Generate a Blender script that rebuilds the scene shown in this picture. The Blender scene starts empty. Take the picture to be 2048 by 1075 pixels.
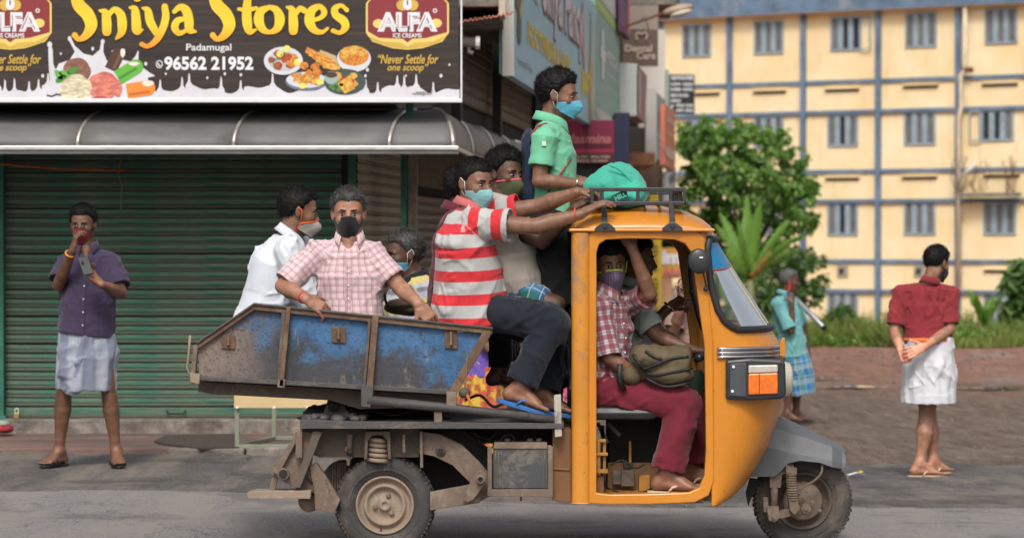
import bpy, math, random
import numpy as np
from mathutils import Vector, Matrix
random.seed(7); rng = np.random.default_rng(7)
sc = bpy.context.scene
R = math.radians
# ---------------------------------------------------------------- camera, sky, sun, exposure
CAM_H = 1.575; FPX = 6000.0; HOR = 480.0
cam_d = bpy.data.cameras.new('camera'); cam = bpy.data.objects.new('camera', cam_d)
sc.collection.objects.link(cam); sc.camera = cam
cam_d.sensor_width = 36.0; cam_d.lens = FPX / 2048 * 36.0
cam.location = (0, 0, CAM_H)
cam.rotation_euler = (R(90) - math.atan(57.5 / FPX), 0, 0)
cam_d.clip_start = 0.3; cam_d.clip_end = 2000
cam_d.dof.use_dof = True; cam_d.dof.focus_distance = 15.3; cam_d.dof.aperture_fstop = 4.0
world = bpy.data.worlds.new('World'); sc.world = world; world.use_nodes = True
wn = world.node_tree.nodes; wl = world.node_tree.links
for n in list(wn): wn.remove(n)
sky = wn.new('ShaderNodeTexSky'); sky.sky_type = 'NISHITA'; sky.sun_disc = False
SUN_EL, SUN_AZ = R(48), R(186)          # azimuth measured from +Y clockwise: behind the camera
sky.sun_elevation = SUN_EL; sky.sun_rotation = SUN_AZ
sky.air_density = 1.0; sky.dust_density = 6.0; sky.ozone_density = 0.6
hs = wn.new('ShaderNodeHueSaturation'); hs.inputs['Saturation'].default_value = 0.35
bgn = wn.new('ShaderNodeBackground'); bgn.inputs['Strength'].default_value = 0.135
wo = wn.new('ShaderNodeOutputWorld')
wl.new(sky.outputs[0], hs.inputs['Color']); wl.new(hs.outputs[0], bgn.inputs[0]); wl.new(bgn.outputs[0], wo.inputs[0])
sun_d = bpy.data.lights.new('sun', 'SUN'); sun_o = bpy.data.objects.new('sun', sun_d); sc.collection.objects.link(sun_o)
sun_d.energy = 1.5; sun_d.angle = R(11); sun_d.color = (1.0, 0.95, 0.88)
sd = Vector((math.sin(SUN_AZ) * math.cos(SUN_EL), math.cos(SUN_AZ) * math.cos(SUN_EL), math.sin(SUN_EL)))
sun_o.rotation_euler = sd.to_track_quat('Z', 'Y').to_euler(); sun_o.location = (0, 0, 30)
sc.view_settings.view_transform = 'Standard'; sc.view_settings.look = 'None'
sc.view_settings.exposure = 0.12; sc.view_settings.gamma = 1.0
try: sc.view_settings.use_curve_mapping = False
except Exception: pass

# ---------------------------------------------------------------- helpers
def W(px, py, Y):
    "world point seen at photo pixel (px,py) that stands at distance Y"
    return Vector(((px - 1024.0) / FPX * Y, Y, CAM_H - (py - HOR) / FPX * Y))
def link(o): sc.collection.objects.link(o); return o
def base_of(parent):
    p = parent
    while p.parent is not None: p = p.parent
    return p.location
def thing(name, label, cat, loc=(0, 0, 0), group=None):
    o = bpy.data.objects.new(name, None); o.location = Vector(loc); o.empty_display_size = 0.1
    link(o); o['label'] = label; o['category'] = cat
    if group: o['group'] = group
    return o
def finish(o, parent, label=None, kind=None, bevel=0, seg=2):
    if parent is not None: o.parent = parent
    if label: o['label'] = label
    if kind: o['kind'] = kind
    if bevel:
        m = o.modifiers.new('bevel', 'BEVEL'); m.width = bevel; m.segments = seg; m.limit_method = 'ANGLE'; m.angle_limit = R(35)
        m.harden_normals = False
    return o
def mesh_obj(name, verts, faces, mat, parent=None, smooth=False, label=None, kind=None, bevel=0, mats=None, midx=None, shift=True):
    verts = np.asarray(verts, dtype=np.float64).reshape(-1, 3)
    if parent is not None and shift: verts = verts - np.array(base_of(parent))
    me = bpy.data.meshes.new(name)
    me.from_pydata(verts.tolist(), [], [tuple(f) for f in faces])
    for m in (mats or [mat]): me.materials.append(m)
    if midx is not None: me.polygons.foreach_set('material_index', np.asarray(midx, dtype=np.int32))
    if smooth: me.polygons.foreach_set('use_smooth', np.ones(len(me.polygons), dtype=bool))
    me.update()
    o = bpy.data.objects.new(name, me); link(o)
    return finish(o, parent, label, kind, bevel)

class MB:
    "collects boxes, tubes, prisms into one mesh"
    def __init__(s): s.v = []; s.f = []
    def add(s, v, f):
        n = len(s.v); s.v.extend([tuple(x) for x in v]); s.f.extend([tuple(i + n for i in q) for q in f]); return s
    def box(s, x0, x1, y0, y1, z0, z1):
        v = [(x, y, z) for z in (z0, z1) for y in (y0, y1) for x in (x0, x1)]
        return s.add(v, [(0, 2, 3, 1), (4, 5, 7, 6), (0, 1, 5, 4), (2, 6, 7, 3), (0, 4, 6, 2), (1, 3, 7, 5)])
    def boxo(s, c, ax, ay, az):
        c = Vector(c); ax = Vector(ax); ay = Vector(ay); az = Vector(az)
        v = [c + ax * i + ay * j + az * k for k in (-1, 1) for j in (-1, 1) for i in (-1, 1)]
        return s.add(v, [(0, 2, 3, 1), (4, 5, 7, 6), (0, 1, 5, 4), (2, 6, 7, 3), (0, 4, 6, 2), (1, 3, 7, 5)])
    def beam(s, a, b, w, h, up=(0, 0, 1)):
        a = Vector(a); b = Vector(b); d = b - a; L = d.length; d.normalize(); up = Vector(up)
        side = d.cross(up)
        if side.length < 1e-4: side = d.cross(Vector((0, 1, 0)))
        side.normalize(); u2 = side.cross(d).normalized()
        return s.boxo((a + b) / 2, d * L / 2, side * w / 2, u2 * h / 2)
    def prism(s, pts, y0, y1):
        "pts: (x,z) polygon, extruded in y"
        n = len(pts); a = sum(pts[i][0] * pts[(i + 1) % n][1] - pts[(i + 1) % n][0] * pts[i][1] for i in range(n))
        if a > 0: pts = list(reversed(pts))
        v = [(p[0], y0, p[1]) for p in pts] + [(p[0], y1, p[1]) for p in pts]
        f = [tuple(range(n - 1, -1, -1)), tuple(range(n, 2 * n))] + [(i, (i + 1) % n, (i + 1) % n + n, i + n) for i in range(n)]
        return s.add(v, f)
    def prism_px(s, pts, Y, depth, Yref=None):
        "outline given in photo pixels at distance Y, extruded straight back by depth"
        q = [W(p[0], p[1], Yref or Y) for p in pts]
        return s.prism([(p.x, p.z) for p in q], Y, Y + depth)
    def tube(s, pts, r, n=8, cap=True, closed=False):
        pts = [Vector(p) for p in pts]; m = len(pts); rr = r if hasattr(r, '__len__') else [r] * m
        rings = []; prev = None
        for i, p in enumerate(pts):
            if closed: t = pts[(i + 1) % m] - pts[i - 1]
            elif i == 0: t = pts[1] - p
            elif i == m - 1: t = p - pts[i - 1]
            else: t = (pts[i + 1] - p).normalized() + (p - pts[i - 1]).normalized()
            t.normalize()
            if prev is None:
                u = t.cross(Vector((0, 0, 1)))
                if u.length < 0.1: u = t.cross(Vector((1, 0, 0)))
            else: u = prev - t * prev.dot(t)
            u.normalize(); prev = u; w = t.cross(u)
            rings.append([p + u * math.cos(2 * math.pi * k / n) * rr[i] + w * math.sin(2 * math.pi * k / n) * rr[i] for k in range(n)])
        v = [x for rg in rings for x in rg]; f = []
        for i in range(m if closed else m - 1):
            j = (i + 1) % m
            for k in range(n):
                f.append((i * n + k, i * n + (k + 1) % n, j * n + (k + 1) % n, j * n + k))
        if cap and not closed: f.append(tuple(range(n - 1, -1, -1))); f.append(tuple((m - 1) * n + k for k in range(n)))
        return s.add(v, f)
    def lathe(s, prof, c, axis='Y', n=40, cap=False):
        "prof: (offset along axis, radius)"
        c = Vector(c); v = []; f = []
        for (o, r) in prof:
            for k in range(n):
                a = 2 * math.pi * k / n; ca, sa = math.cos(a) * r, math.sin(a) * r
                v.append(c + (Vector((ca, o, sa)) if axis == 'Y' else Vector((ca, sa, o)) if axis == 'Z' else Vector((o, ca, sa))))
        for i in range(len(prof) - 1):
            for k in range(n): f.append((i * n + k, (i + 1) * n + k, (i + 1) * n + (k + 1) % n, i * n + (k + 1) % n))
        if cap: f.append(tuple(range(n))); f.append(tuple(reversed([(len(prof) - 1) * n + k for k in range(n)])))
        return s.add(v, f)
    def ell(s, c, r, n=12, m=8, M=None):
        c = Vector(c); v = []; f = []
        for i in range(m + 1):
            th = math.pi * i / m
            for k in range(n):
                a = 2 * math.pi * k / n
                p = Vector((math.sin(th) * math.cos(a) * r[0], math.sin(th) * math.sin(a) * r[1], math.cos(th) * r[2]))
                v.append(c + (M @ p if M else p))
        for i in range(m):
            for k in range(n): f.append((i * n + k, (i + 1) * n + k, (i + 1) * n + (k + 1) % n, i * n + (k + 1) % n))
        return s.add(v, f)
    def build(s, name, mat, parent=None, **k): return mesh_obj(name, s.v, s.f, mat, parent, **k)

# ---------------------------------------------------------------- materials
def newmat(name):
    m = bpy.data.materials.new(name); m.use_nodes = True
    nt = m.node_tree; return m, nt, nt.nodes['Principled BSDF']
def nd(nt, t, **k):
    n = nt.nodes.new(t)
    for a, b in k.items():
        if a.startswith('_'): setattr(n, a[1:], b)
        else:
            key = a.replace('__', ' ')
            n.inputs[int(key[1:]) if key[0] == 'i' and key[1:].isdigit() else key].default_value = b
    return n
def c4(c): return (c[0], c[1], c[2], 1.0)
def coords(nt, scale=(1, 1, 1), kind='Object', rot=(0, 0, 0)):
    tc = nd(nt, 'ShaderNodeTexCoord'); mp = nd(nt, 'ShaderNodeMapping'); mp.inputs['Scale'].default_value = scale
    mp.inputs['Rotation'].default_value = rot
    nt.links.new(tc.outputs[kind], mp.inputs[0]); return mp.outputs[0]
def noise(nt, vec, scale, detail=5, rough=0.6, dist=0.0):
    n = nd(nt, 'ShaderNodeTexNoise', Scale=scale, Detail=detail, Roughness=rough, Distortion=dist)
    nt.links.new(vec, n.inputs['Vector']); return n.outputs['Fac']
def ramp(nt, fac, stops, interp='LINEAR'):
    r = nd(nt, 'ShaderNodeValToRGB'); r.color_ramp.interpolation = interp; e = r.color_ramp.elements
    while len(e) < len(stops): e.new(0.5)
    for i, (p, c) in enumerate(stops):
        e[i].position = p; e[i].color = c4(c) if hasattr(c, '__len__') else (c, c, c, 1)
    nt.links.new(fac, r.inputs[0]); return r.outputs[0]
def mixc(nt, fac, a, b, mode='MIX'):
    m = nt.nodes.new('ShaderNodeMix'); m.data_type = 'RGBA'; m.blend_type = mode
    for s, x in ((0, fac), (6, a), (7, b)):
        if hasattr(x, 'is_linked') or hasattr(x, 'links'): nt.links.new(x, m.inputs[s])
        elif hasattr(x, '__len__'): m.inputs[s].default_value = c4(x)
        else: m.inputs[s].default_value = x
    return m.outputs[2]
def math_(nt, op, a, b=0.0, c=None, clamp=False):
    m = nd(nt, 'ShaderNodeMath', _operation=op); m.use_clamp = clamp
    for s, x in ((0, a), (1, b)) + (((2, c),) if c is not None else ()):
        if hasattr(x, 'links'): nt.links.new(x, m.inputs[s])
        else: m.inputs[s].default_value = x
    return m.outputs[0]
def bump(nt, bs, h, strength=0.3, dist=0.01):
    b = nd(nt, 'ShaderNodeBump', Strength=strength, Distance=dist); nt.links.new(h, b.inputs['Height'])
    nt.links.new(b.outputs[0], bs.inputs['Normal']); return b
_mc = {}
def mat(name, col, rough=0.6, var=0.25, scale=6, bumpd=0.002, bscale=None, metal=0.0, spec=0.5, dirt=None, dirt_amt=0.5, dirt_scale=3, coat=0.0, stretch=(1, 1, 1), sss=0.0):
    if name in _mc: return _mc[name]
    m, nt, bs = newmat(name); _mc[name] = m
    v = coords(nt, stretch)
    n1 = noise(nt, v, scale, 6, 0.65)
    dark = [c * (1 - var) for c in col]; light = [min(1, c * (1 + var)) for c in col]
    cc = ramp(nt, n1, [(0.3, dark), (0.7, light)])
    if dirt is not None:
        n2 = noise(nt, v, dirt_scale, 9, 0.75, 0.3)
        f = ramp(nt, n2, [(max(0, 0.62 - dirt_amt * 0.35), 0.0), (min(1, 0.80 - dirt_amt * 0.25), 1.0)])
        cc = mixc(nt, f, cc, dirt)
        rr = ramp(nt, n2, [(0.35, rough), (0.7, min(1, rough + 0.3))]); nt.links.new(rr, bs.inputs['Roughness'])
    else:
        rr = ramp(nt, n1, [(0.3, max(0.02, rough - 0.08)), (0.7, min(1, rough + 0.08))]); nt.links.new(rr, bs.inputs['Roughness'])
    nt.links.new(cc, bs.inputs['Base Color'])
    bs.inputs['Metallic'].default_value = metal; bs.inputs['Specular IOR Level'].default_value = spec
    bs.inputs['Coat Weight'].default_value = coat; bs.inputs['Coat Roughness'].default_value = 0.15
    if bumpd:
        nb = noise(nt, v, bscale or scale * 6, 5, 0.7); bump(nt, bs, nb, 0.5, bumpd)
    return m

# ---------------------------------------------------------------- numpy noise
_P = rng.random((64, 64, 64)).astype(np.float32)
def vnoise(p):
    "smooth value noise -1..1, p (n,3)"
    p = np.asarray(p, dtype=np.float64); i = np.floor(p).astype(int); f = p - i; f = f * f * (3 - 2 * f); i &= 63; j = (i + 1) & 63
    x0, y0, z0 = i.T; x1, y1, z1 = j.T; fx, fy, fz = f.T
    def L(a, b, t): return a + (b - a) * t
    a = L(L(_P[x0, y0, z0], _P[x1, y0, z0], fx), L(_P[x0, y1, z0], _P[x1, y1, z0], fx), fy)
    b = L(L(_P[x0, y0, z1], _P[x1, y0, z1], fx), L(_P[x0, y1, z1], _P[x1, y1, z1], fx), fy)
    return L(a, b, fz) * 2 - 1
def fbm(p, o=3):
    s = 0; a = 1
    for k in range(o): s = s + a * vnoise(np.asarray(p) * 2 ** k + 17.3 * k); a *= 0.5
    return s / 1.75
def sstep(a, b, x):
    t = np.clip((x - a) / (b - a), 0, 1); return t * t * (3 - 2 * t)

# ---------------------------------------------------------------- implicit surfaces (smooth union of tapered limbs) and surface nets
class Prim:
    __slots__ = ('p0', 'p1', 'U', 'V', 'Wd', 'L', 'a0', 'b0', 'a1', 'b1', 'c', 'k', 'op', 'v0', 'uv')
def frame(w, ref):
    w = np.array(w, float); w /= (np.linalg.norm(w) + 1e-12); u = np.array(ref, float); u = u - w * u.dot(w)
    if np.linalg.norm(u) < 1e-3:
        u = np.array((0.0, 1.0, 0.0)) if abs(w[1]) < 0.9 else np.array((1.0, 0, 0)); u = u - w * u.dot(w)
    u /= np.linalg.norm(u); return u, np.cross(w, u), w
class Field:
    def __init__(s): s.pr = []; s.axis = None
    def seg(s, p0, p1, r0, r1=None, ref=(1, 0, 0), k=0.02, cap=None, op='+', v0=0.0, uv=True):
        if r1 is None: r1 = r0
        if not hasattr(r0, '__len__'): r0 = (r0, r0)
        if not hasattr(r1, '__len__'): r1 = (r1, r1)
        q = Prim(); q.p0 = np.array(p0, float); q.p1 = np.array(p1, float); d = q.p1 - q.p0; q.L = np.linalg.norm(d)
        if q.L < 1e-6: d = np.array((0, 0, 1.0)); q.L = 0.0
        q.U, q.V, q.Wd = frame(d, ref); q.a0, q.b0 = r0; q.a1, q.b1 = r1
        q.c = cap if cap is not None else min(max(r0), max(r1)) * 1.0; q.k = k; q.op = op; q.v0 = v0; q.uv = uv
        s.pr.append(q); return q
    def ell(s, c, r, M=None, k=0.015, op='+'):
        q = Prim(); q.p0 = np.array(c, float); q.p1 = q.p0.copy(); q.L = 0.0
        if M is None: M = np.eye(3)
        q.U, q.V, q.Wd = M[:, 0], M[:, 1], M[:, 2]; q.a0 = q.a1 = r[0]; q.b0 = q.b1 = r[1]; q.c = r[2]; q.k = k; q.op = op; q.v0 = 0; q.uv = False
        s.pr.append(q); return q
    def chain(s, pts, rs, **k):
        L = 0.0
        for i in range(len(pts) - 1):
            s.seg(pts[i], pts[i + 1], rs[i], rs[i + 1], v0=L, **k); L += np.linalg.norm(np.array(pts[i + 1], float) - np.array(pts[i], float))
    @staticmethod
    def ev(q, X):
        d = X - q.p0
        if q.L > 0: t = np.clip((d @ q.Wd) / q.L, 0, 1)
        else: t = np.zeros(d.shape[:-1])
        e = d - t[..., None] * (q.Wd * q.L)
        u = e @ q.U; v = e @ q.V; w = e @ q.Wd
        a = q.a0 + (q.a1 - q.a0) * t; b = q.b0 + (q.b1 - q.b0) * t
        x, y, z = u / a, v / b, w / q.c
        k0 = np.sqrt(x * x + y * y + z * z); k1 = np.sqrt((x / a) ** 2 + (y / b) ** 2 + (z / q.c) ** 2) + 1e-9
        return np.where(k0 < 1e-3, -np.minimum(a, b), k0 * (k0 - 1) / k1), t, u, v, w
    def mesh(s, vox):
        lo = np.full(3, 1e9); hi = np.full(3, -1e9); bb = []
        for q in s.pr:
            r = max(q.a0, q.b0, q.a1, q.b1, q.c) + q.k + 2.5 * vox
            l = np.minimum(q.p0, q.p1) - r; h = np.maximum(q.p0, q.p1) + r; bb.append((l, h))
            if q.op == '+': lo = np.minimum(lo, l); hi = np.maximum(hi, h)
        n = np.ceil((hi - lo) / vox).astype(int) + 2
        g = np.full(n, 0.5, dtype=np.float32)
        axs = [lo[i] + vox * np.arange(n[i]) for i in range(3)]
        for q, (l, h) in zip(s.pr, bb):
            i0 = np.clip(np.floor((l - lo) / vox).astype(int), 0, n); i1 = np.clip(np.ceil((h - lo) / vox).astype(int) + 1, 0, n)
            if np.any(i1 <= i0): continue
            X = np.stack(np.meshgrid(axs[0][i0[0]:i1[0]], axs[1][i0[1]:i1[1]], axs[2][i0[2]:i1[2]], indexing='ij'), -1)
            d = Field.ev(q, X)[0].astype(np.float32)
            G = g[i0[0]:i1[0], i0[1]:i1[1], i0[2]:i1[2]]
            if q.op == '+':
                hh = np.maximum(q.k - np.abs(G - d), 0) / q.k if q.k > 0 else 0
                G[...] = np.minimum(G, d) - hh * hh * q.k * 0.25
            else:
                d = -d; hh = np.maximum(q.k - np.abs(G - d), 0) / q.k if q.k > 0 else 0
                G[...] = np.maximum(G, d) + hh * hh * q.k * 0.25
        ins = g < 0
        c = np.zeros(np.array(g.shape) - 1, dtype=np.int8)
        for a in (0, 1):
            for b in (0, 1):
                for d in (0, 1): c += ins[a:a + c.shape[0], b:b + c.shape[1], d:d + c.shape[2]]
        act = np.argwhere((c > 0) & (c < 8)); idx = np.full(c.shape, -1, dtype=np.int32); idx[tuple(act.T)] = np.arange(len(act))
        acc = np.zeros((len(act), 3)); cnt = np.zeros(len(act))
        cor = [np.array((a, b, d)) for a in (0, 1) for b in (0, 1) for d in (0, 1)]
        for A in cor:
            for ax in range(3):
                if A[ax]: continue
                Bc = A.copy(); Bc[ax] = 1
                ga = g[tuple((act + A).T)]; gb = g[tuple((act + Bc).T)]
                m = (ga < 0) != (gb < 0); t = np.where(m, ga / (ga - gb + 1e-12), 0)
                p = A + t[:, None] * (Bc - A); acc += np.where(m[:, None], p, 0); cnt += m
        V = lo + (act + acc / cnt[:, None]) * vox
        F = []
        for ax in range(3):
            o1, o2 = [(1, 2), (2, 0), (0, 1)][ax]
            sl0 = [slice(1, -1)] * 3; sl0[ax] = slice(0, -1); sl1 = list(sl0); sl1[ax] = slice(1, None)
            A = ins[tuple(sl0)]; Bq = ins[tuple(sl1)]
            for flip, mm in ((False, A & ~Bq), (True, ~A & Bq)):
                e = np.argwhere(mm)
                off = np.ones(3, int); off[ax] = 0; e = e + off
                d1 = np.zeros(3, int); d1[o1] = 1; d2 = np.zeros(3, int); d2[o2] = 1
                q4 = [idx[tuple((e - d1 - d2).T)], idx[tuple((e - d2).T)], idx[tuple(e.T)], idx[tuple((e - d1).T)]]
                if flip: q4 = q4[::-1]
                F.append(np.stack(q4, 1))
        F = np.concatenate(F); F = F[(F >= 0).all(1)]
        return V, F
    def clothuv(s, V):
        best = np.full(len(V), 1e9); out = np.zeros((len(V), 3))
        for i, q in enumerate(s.pr):
            if q.op != '+' or not q.uv: continue
            d, t, u, v, w = Field.ev(q, V)
            m = d < best; a = (q.a0 + q.a1) / 2; b = (q.b0 + q.b1) / 2
            ang = np.arctan2(v / b, u / a)
            best = np.where(m, d, best)
            out[m, 0] = (ang * (a + b) / 2)[m]; out[m, 1] = (q.v0 + t * q.L + w)[m]; out[m, 2] = i
            if getattr(s, 'axis', None) is not None and i < s.axis[2]: out[m, 1] = ((V - s.axis[0]) @ s.axis[1])[m]
        return out
def vnormals(V, F):
    n = np.cross(V[F[:, 2]] - V[F[:, 0]], V[F[:, 3]] - V[F[:, 1]]); N = np.zeros_like(V)
    for k in range(4): np.add.at(N, F[:, k], n)
    return N / (np.linalg.norm(N, axis=1)[:, None] + 1e-12)
def relax(V, F, it=1, f=0.5):
    for _ in range(it):
        S = np.zeros_like(V); c = np.zeros(len(V))
        for k in range(4):
            np.add.at(S, F[:, k], V[F[:, (k + 1) % 4]]); np.add.at(c, F[:, k], 1)
            np.add.at(S, F[:, k], V[F[:, (k + 3) % 4]]); np.add.at(c, F[:, k], 1)
        V = V + f * (S / np.maximum(c, 1)[:, None] - V)
    return V
def np_obj(name, V, F, mat, parent, attr=None, smooth=True, label=None, col=None):
    V = V - np.array(base_of(parent)) if parent is not None else V
    me = bpy.data.meshes.new(name); me.vertices.add(len(V)); me.vertices.foreach_set('co', V.astype(np.float32).ravel())
    me.loops.add(F.size); me.loops.foreach_set('vertex_index', F.astype(np.int32).ravel())
    me.polygons.add(len(F)); me.polygons.foreach_set('loop_start', np.arange(0, F.size, F.shape[1], dtype=np.int32))
    me.polygons.foreach_set('loop_total', np.full(len(F), F.shape[1], dtype=np.int32))
    me.polygons.foreach_set('use_smooth', np.full(len(F), smooth, dtype=bool))
    me.update(calc_edges=True); me.validate()
    me.materials.append(mat)
    if attr is not None:
        a = me.attributes.new('cloth', 'FLOAT_VECTOR', 'POINT'); a.data.foreach_set('vector', attr.astype(np.float32).ravel())
    if col is not None:
        a = me.attributes.new('tint', 'FLOAT', 'POINT'); a.data.foreach_set('value', col.astype(np.float32).ravel())
    o = bpy.data.objects.new(name, me); link(o)
    return finish(o, parent, label)
# ---------------------------------------------------------------- people
def V3(a): return np.array(a, float)
def skin_mat(name, col):
    m, nt, bs = newmat(name)
    v = coords(nt); n1 = noise(nt, v, 22, 5, 0.6); n2 = noise(nt, v, 5, 2, 0.5)
    c = ramp(nt, n1, [(0.38, [x * 0.78 for x in col]), (0.62, [min(1, x * 1.2) for x in col])])
    c = mixc(nt, ramp(nt, n2, [(0.4, 0.0), (0.75, 0.35)]), c, (col[0] * 1.05, col[1] * 0.82, col[2] * 0.8))
    at = nd(nt, 'ShaderNodeAttribute', _attribute_name='tint')
    dk = math_(nt, 'MAXIMUM', at.outputs['Fac'], 0.0); lt = math_(nt, 'MAXIMUM', math_(nt, 'MULTIPLY', at.outputs['Fac'], -1.0), 0.0)
    c = mixc(nt, dk, c, (0.012, 0.010, 0.009)); c = mixc(nt, lt, c, (min(1, col[0] * 2.3), col[1] * 2.0, col[2] * 2.0))
    nt.links.new(c, bs.inputs['Base Color']); nt.links.new(ramp(nt, n1, [(.35, .36), (.65, .52)]), bs.inputs['Roughness']); bs.inputs['Specular IOR Level'].default_value = 0.5
    bs.inputs['Subsurface Weight'].default_value = 0.06; bs.inputs['Subsurface Radius'].default_value = (0.6, 0.25, 0.15); bs.inputs['Subsurface Scale'].default_value = 0.01
    bump(nt, bs, math_(nt, 'ADD', noise(nt, v, 160, 4, 0.7), noise(nt, v, 40, 3, .6)), 0.5, 0.003); return m
SK_B = skin_mat('skin_deep_brown', (0.145, 0.072, 0.044)); SK_D = skin_mat('skin_dark', (0.105, 0.052, 0.033)); SK_M = skin_mat('skin_brown', (0.20, 0.100, 0.060)); SK_L = skin_mat('skin_warm', (0.33, 0.170, 0.108))
def cloth(name, col, pattern=None, rough=0.85, bsc=90, sheen=0.15, fuzz=0.0006):
    "pattern(nt,u,v,base)->colour socket, where u,v are metres across and along the garment"
    if name in _mc: return _mc[name]
    m, nt, bs = newmat(name); _mc[name] = m
    at = nd(nt, 'ShaderNodeAttribute', _attribute_name='cloth'); sp = nd(nt, 'ShaderNodeSeparateXYZ'); nt.links.new(at.outputs['Vector'], sp.inputs[0])
    v = coords(nt); n1 = noise(nt, v, 5, 5, 0.6)
    b = ramp(nt, n1, [(0.3, [x * 0.88 for x in col]), (0.72, [min(1, x * 1.1) for x in col])])
    if pattern: b = pattern(nt, sp.outputs[0], sp.outputs[1], b)
    weave = noise(nt, v, 420, 2, 0.8); b = mixc(nt, 0.18, b, ramp(nt, weave, [(0.3, 0.25), (0.7, 1.0)]), 'MULTIPLY')
    nt.links.new(b, bs.inputs['Base Color']); bs.inputs['Roughness'].default_value = rough; bs.inputs['Specular IOR Level'].default_value = 0.2
    bs.inputs['Sheen Weight'].default_value = sheen; bs.inputs['Sheen Roughness'].default_value = 0.5
    rn = nd(nt, 'ShaderNodeTexNoise', Scale=16.0, Detail=2.0, Roughness=.45, Distortion=.5); rn.noise_type = 'RIDGED_MULTIFRACTAL'; nt.links.new(coords(nt, (1, 1, .28), rot=(.25, .45, .1)), rn.inputs['Vector'])
    h = math_(nt, 'MULTIPLY', rn.outputs['Fac'], .22); h2 = math_(nt, 'ADD', math_(nt, 'ADD', h, math_(nt, 'MULTIPLY', noise(nt, coords(nt, (1, 1, .5)), 34, 4, .6, .8), .5)), math_(nt, 'MULTIPLY', weave, 0.05)); bump(nt, bs, h2, 0.5, 0.009)
    return m
def lines(nt, x, period, width, soft=0.12, off=0.0):
    "1 on a line of given width (fraction of period)"
    f = math_(nt, 'FRACT', math_(nt, 'ADD', math_(nt, 'DIVIDE', x, period), 100.0 + off))
    d = math_(nt, 'ABSOLUTE', math_(nt, 'SUBTRACT', f, 0.5))
    r = nd(nt, 'ShaderNodeMapRange'); r.inputs[1].default_value = width / 2 - soft * width; r.inputs[2].default_value = width / 2 + soft * width
    r.inputs[3].default_value = 1; r.inputs[4].default_value = 0; nt.links.new(d, r.inputs[0]); return r.outputs[0]
def pat_stripes(col2, period, width, off=0.0):
    return lambda nt, u, v, b: mixc(nt, lines(nt, v, period, width, 0.03, off), b, col2)
def pat_check(specs):
    "specs: (axis, period, width, colour, strength, offset)"
    def f(nt, u, v, b):
        for ax, pe, wd, c, st, of in specs:
            b = mixc(nt, math_(nt, 'MULTIPLY', lines(nt, u if ax == 'u' else v, pe, wd, 0.1, of), st), b, c)
        return b
    return f
def head_M(yaw, pitch=0, roll=0):
    y, p, r = R(yaw), R(pitch), R(roll)
    f = V3((math.cos(y) * math.cos(p), math.sin(y) * math.cos(p), math.sin(p)))
    l = np.cross((0, 0, 1), f); l /= np.linalg.norm(l); u = np.cross(f, l)
    l, u = l * math.cos(r) + u * math.sin(r), u * math.cos(r) - l * math.sin(r)
    return np.stack([f, l, u], 1)
def add_head(F, c, M, s=1.0, nose=1.0):
    def P(x, y, z): return c + M @ (V3((x, y, z)) * s)
    def E(x, y, z, r, k=0.02, op='+', rot=None): F.ell(P(x, y, z), [q * s for q in r], M if rot is None else M @ rot, k * s, op)
    E(-.012, 0, .034, (.098, .077, .084), .02)
    E(.026, 0, -.035, (.062, .060, .080), .03); E(.048, 0, -.088, (.034, .034, .026), .03)
    E(-.005, 0, -.062, (.05, .057, .035), .03)
    for sg in (-1, 1):
        E(.052, .036 * sg, -.022, (.030, .026, .026), .02); E(.070, .027 * sg, .021, (.018, .026, .010), .012)
        E(.094, .031 * sg, .003, (.018, .019, .0095), .010, '-')
        rot = np.array(Matrix.Rotation(R(22) * -sg, 3, 'Z')) @ np.array(Matrix.Rotation(R(-12), 3, 'Y'))
        E(-.008, .081 * sg, -.003, (.021, .0075, .033), .006, '+', rot)
        E(.0, .090 * sg, .002, (.011, .006, .017), .004, '-', rot)
        F.ell(P(.094, .0135 * sg, -.036), (.011 * s, .0085 * s, .009 * s), M, .008 * s)
    F.seg(P(.082, 0, .012), P(.106, 0, -.030), .009 * s * nose, .0125 * s * nose, k=.012 * s)
    E(.084, 0, -.060, (.014, .023, .0065), .006); E(.082, 0, -.070, (.014, .020, .0075), .006); E(.098, 0, -.0645, (.012, .03, .0022), .003, '-')
def add_hand(F, wr, d, n, curl=(.35, .5, .4), side=1, s=1.0, spread=0.06, thumb=(0.75, 0.7, 0.35)):
    d = V3(d) / np.linalg.norm(d); n = V3(n); n = n - d * n.dot(d); n /= np.linalg.norm(n); a = np.cross(d, n) * side
    wr = V3(wr)
    F.seg(wr, wr + d * .03 * s, (.027 * s, .020 * s), (.033 * s, .018 * s), ref=a, k=.015)
    F.seg(wr + d * .03 * s, wr + d * .082 * s, (.035 * s, .0165 * s), (.040 * s, .0135 * s), ref=a, k=.012, cap=.012)
    tips = []
    for i, (L, off) in enumerate(((.95, 1.5), (1.06, .5), (1.0, -.5), (.80, -1.5))):
        p = wr + d * (.088 - abs(off) * .003) * s + a * off * .0205 * s; ang = 0.0
        dd = d * math.cos(spread * off) + a * math.sin(spread * off)
        for j, (l, r0, r1) in enumerate(((.043, .0092, .0085), (.027, .0085, .0078), (.022, .0078, .0064))):
            ang += curl[j]; dirv = dd * math.cos(ang) + n * math.sin(ang); q = p + dirv * l * L * s
            F.seg(p, q, r0 * s, r1 * s, k=.003, cap=r1 * s); p = q
        tips.append(p)
    p = wr + d * .022 * s + a * .026 * s; v = d * thumb[0] + a * thumb[1] + n * thumb[2]; v /= np.linalg.norm(v)
    q = p + v * .046 * s; F.seg(p, q, .0150 * s, .0105 * s, k=.012)
    v2 = v * .75 + d * .45 + n * .25; v2 /= np.linalg.norm(v2); F.seg(q, q + v2 * .032 * s, .0100 * s, .0078 * s, k=.004)
    return tips
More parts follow.
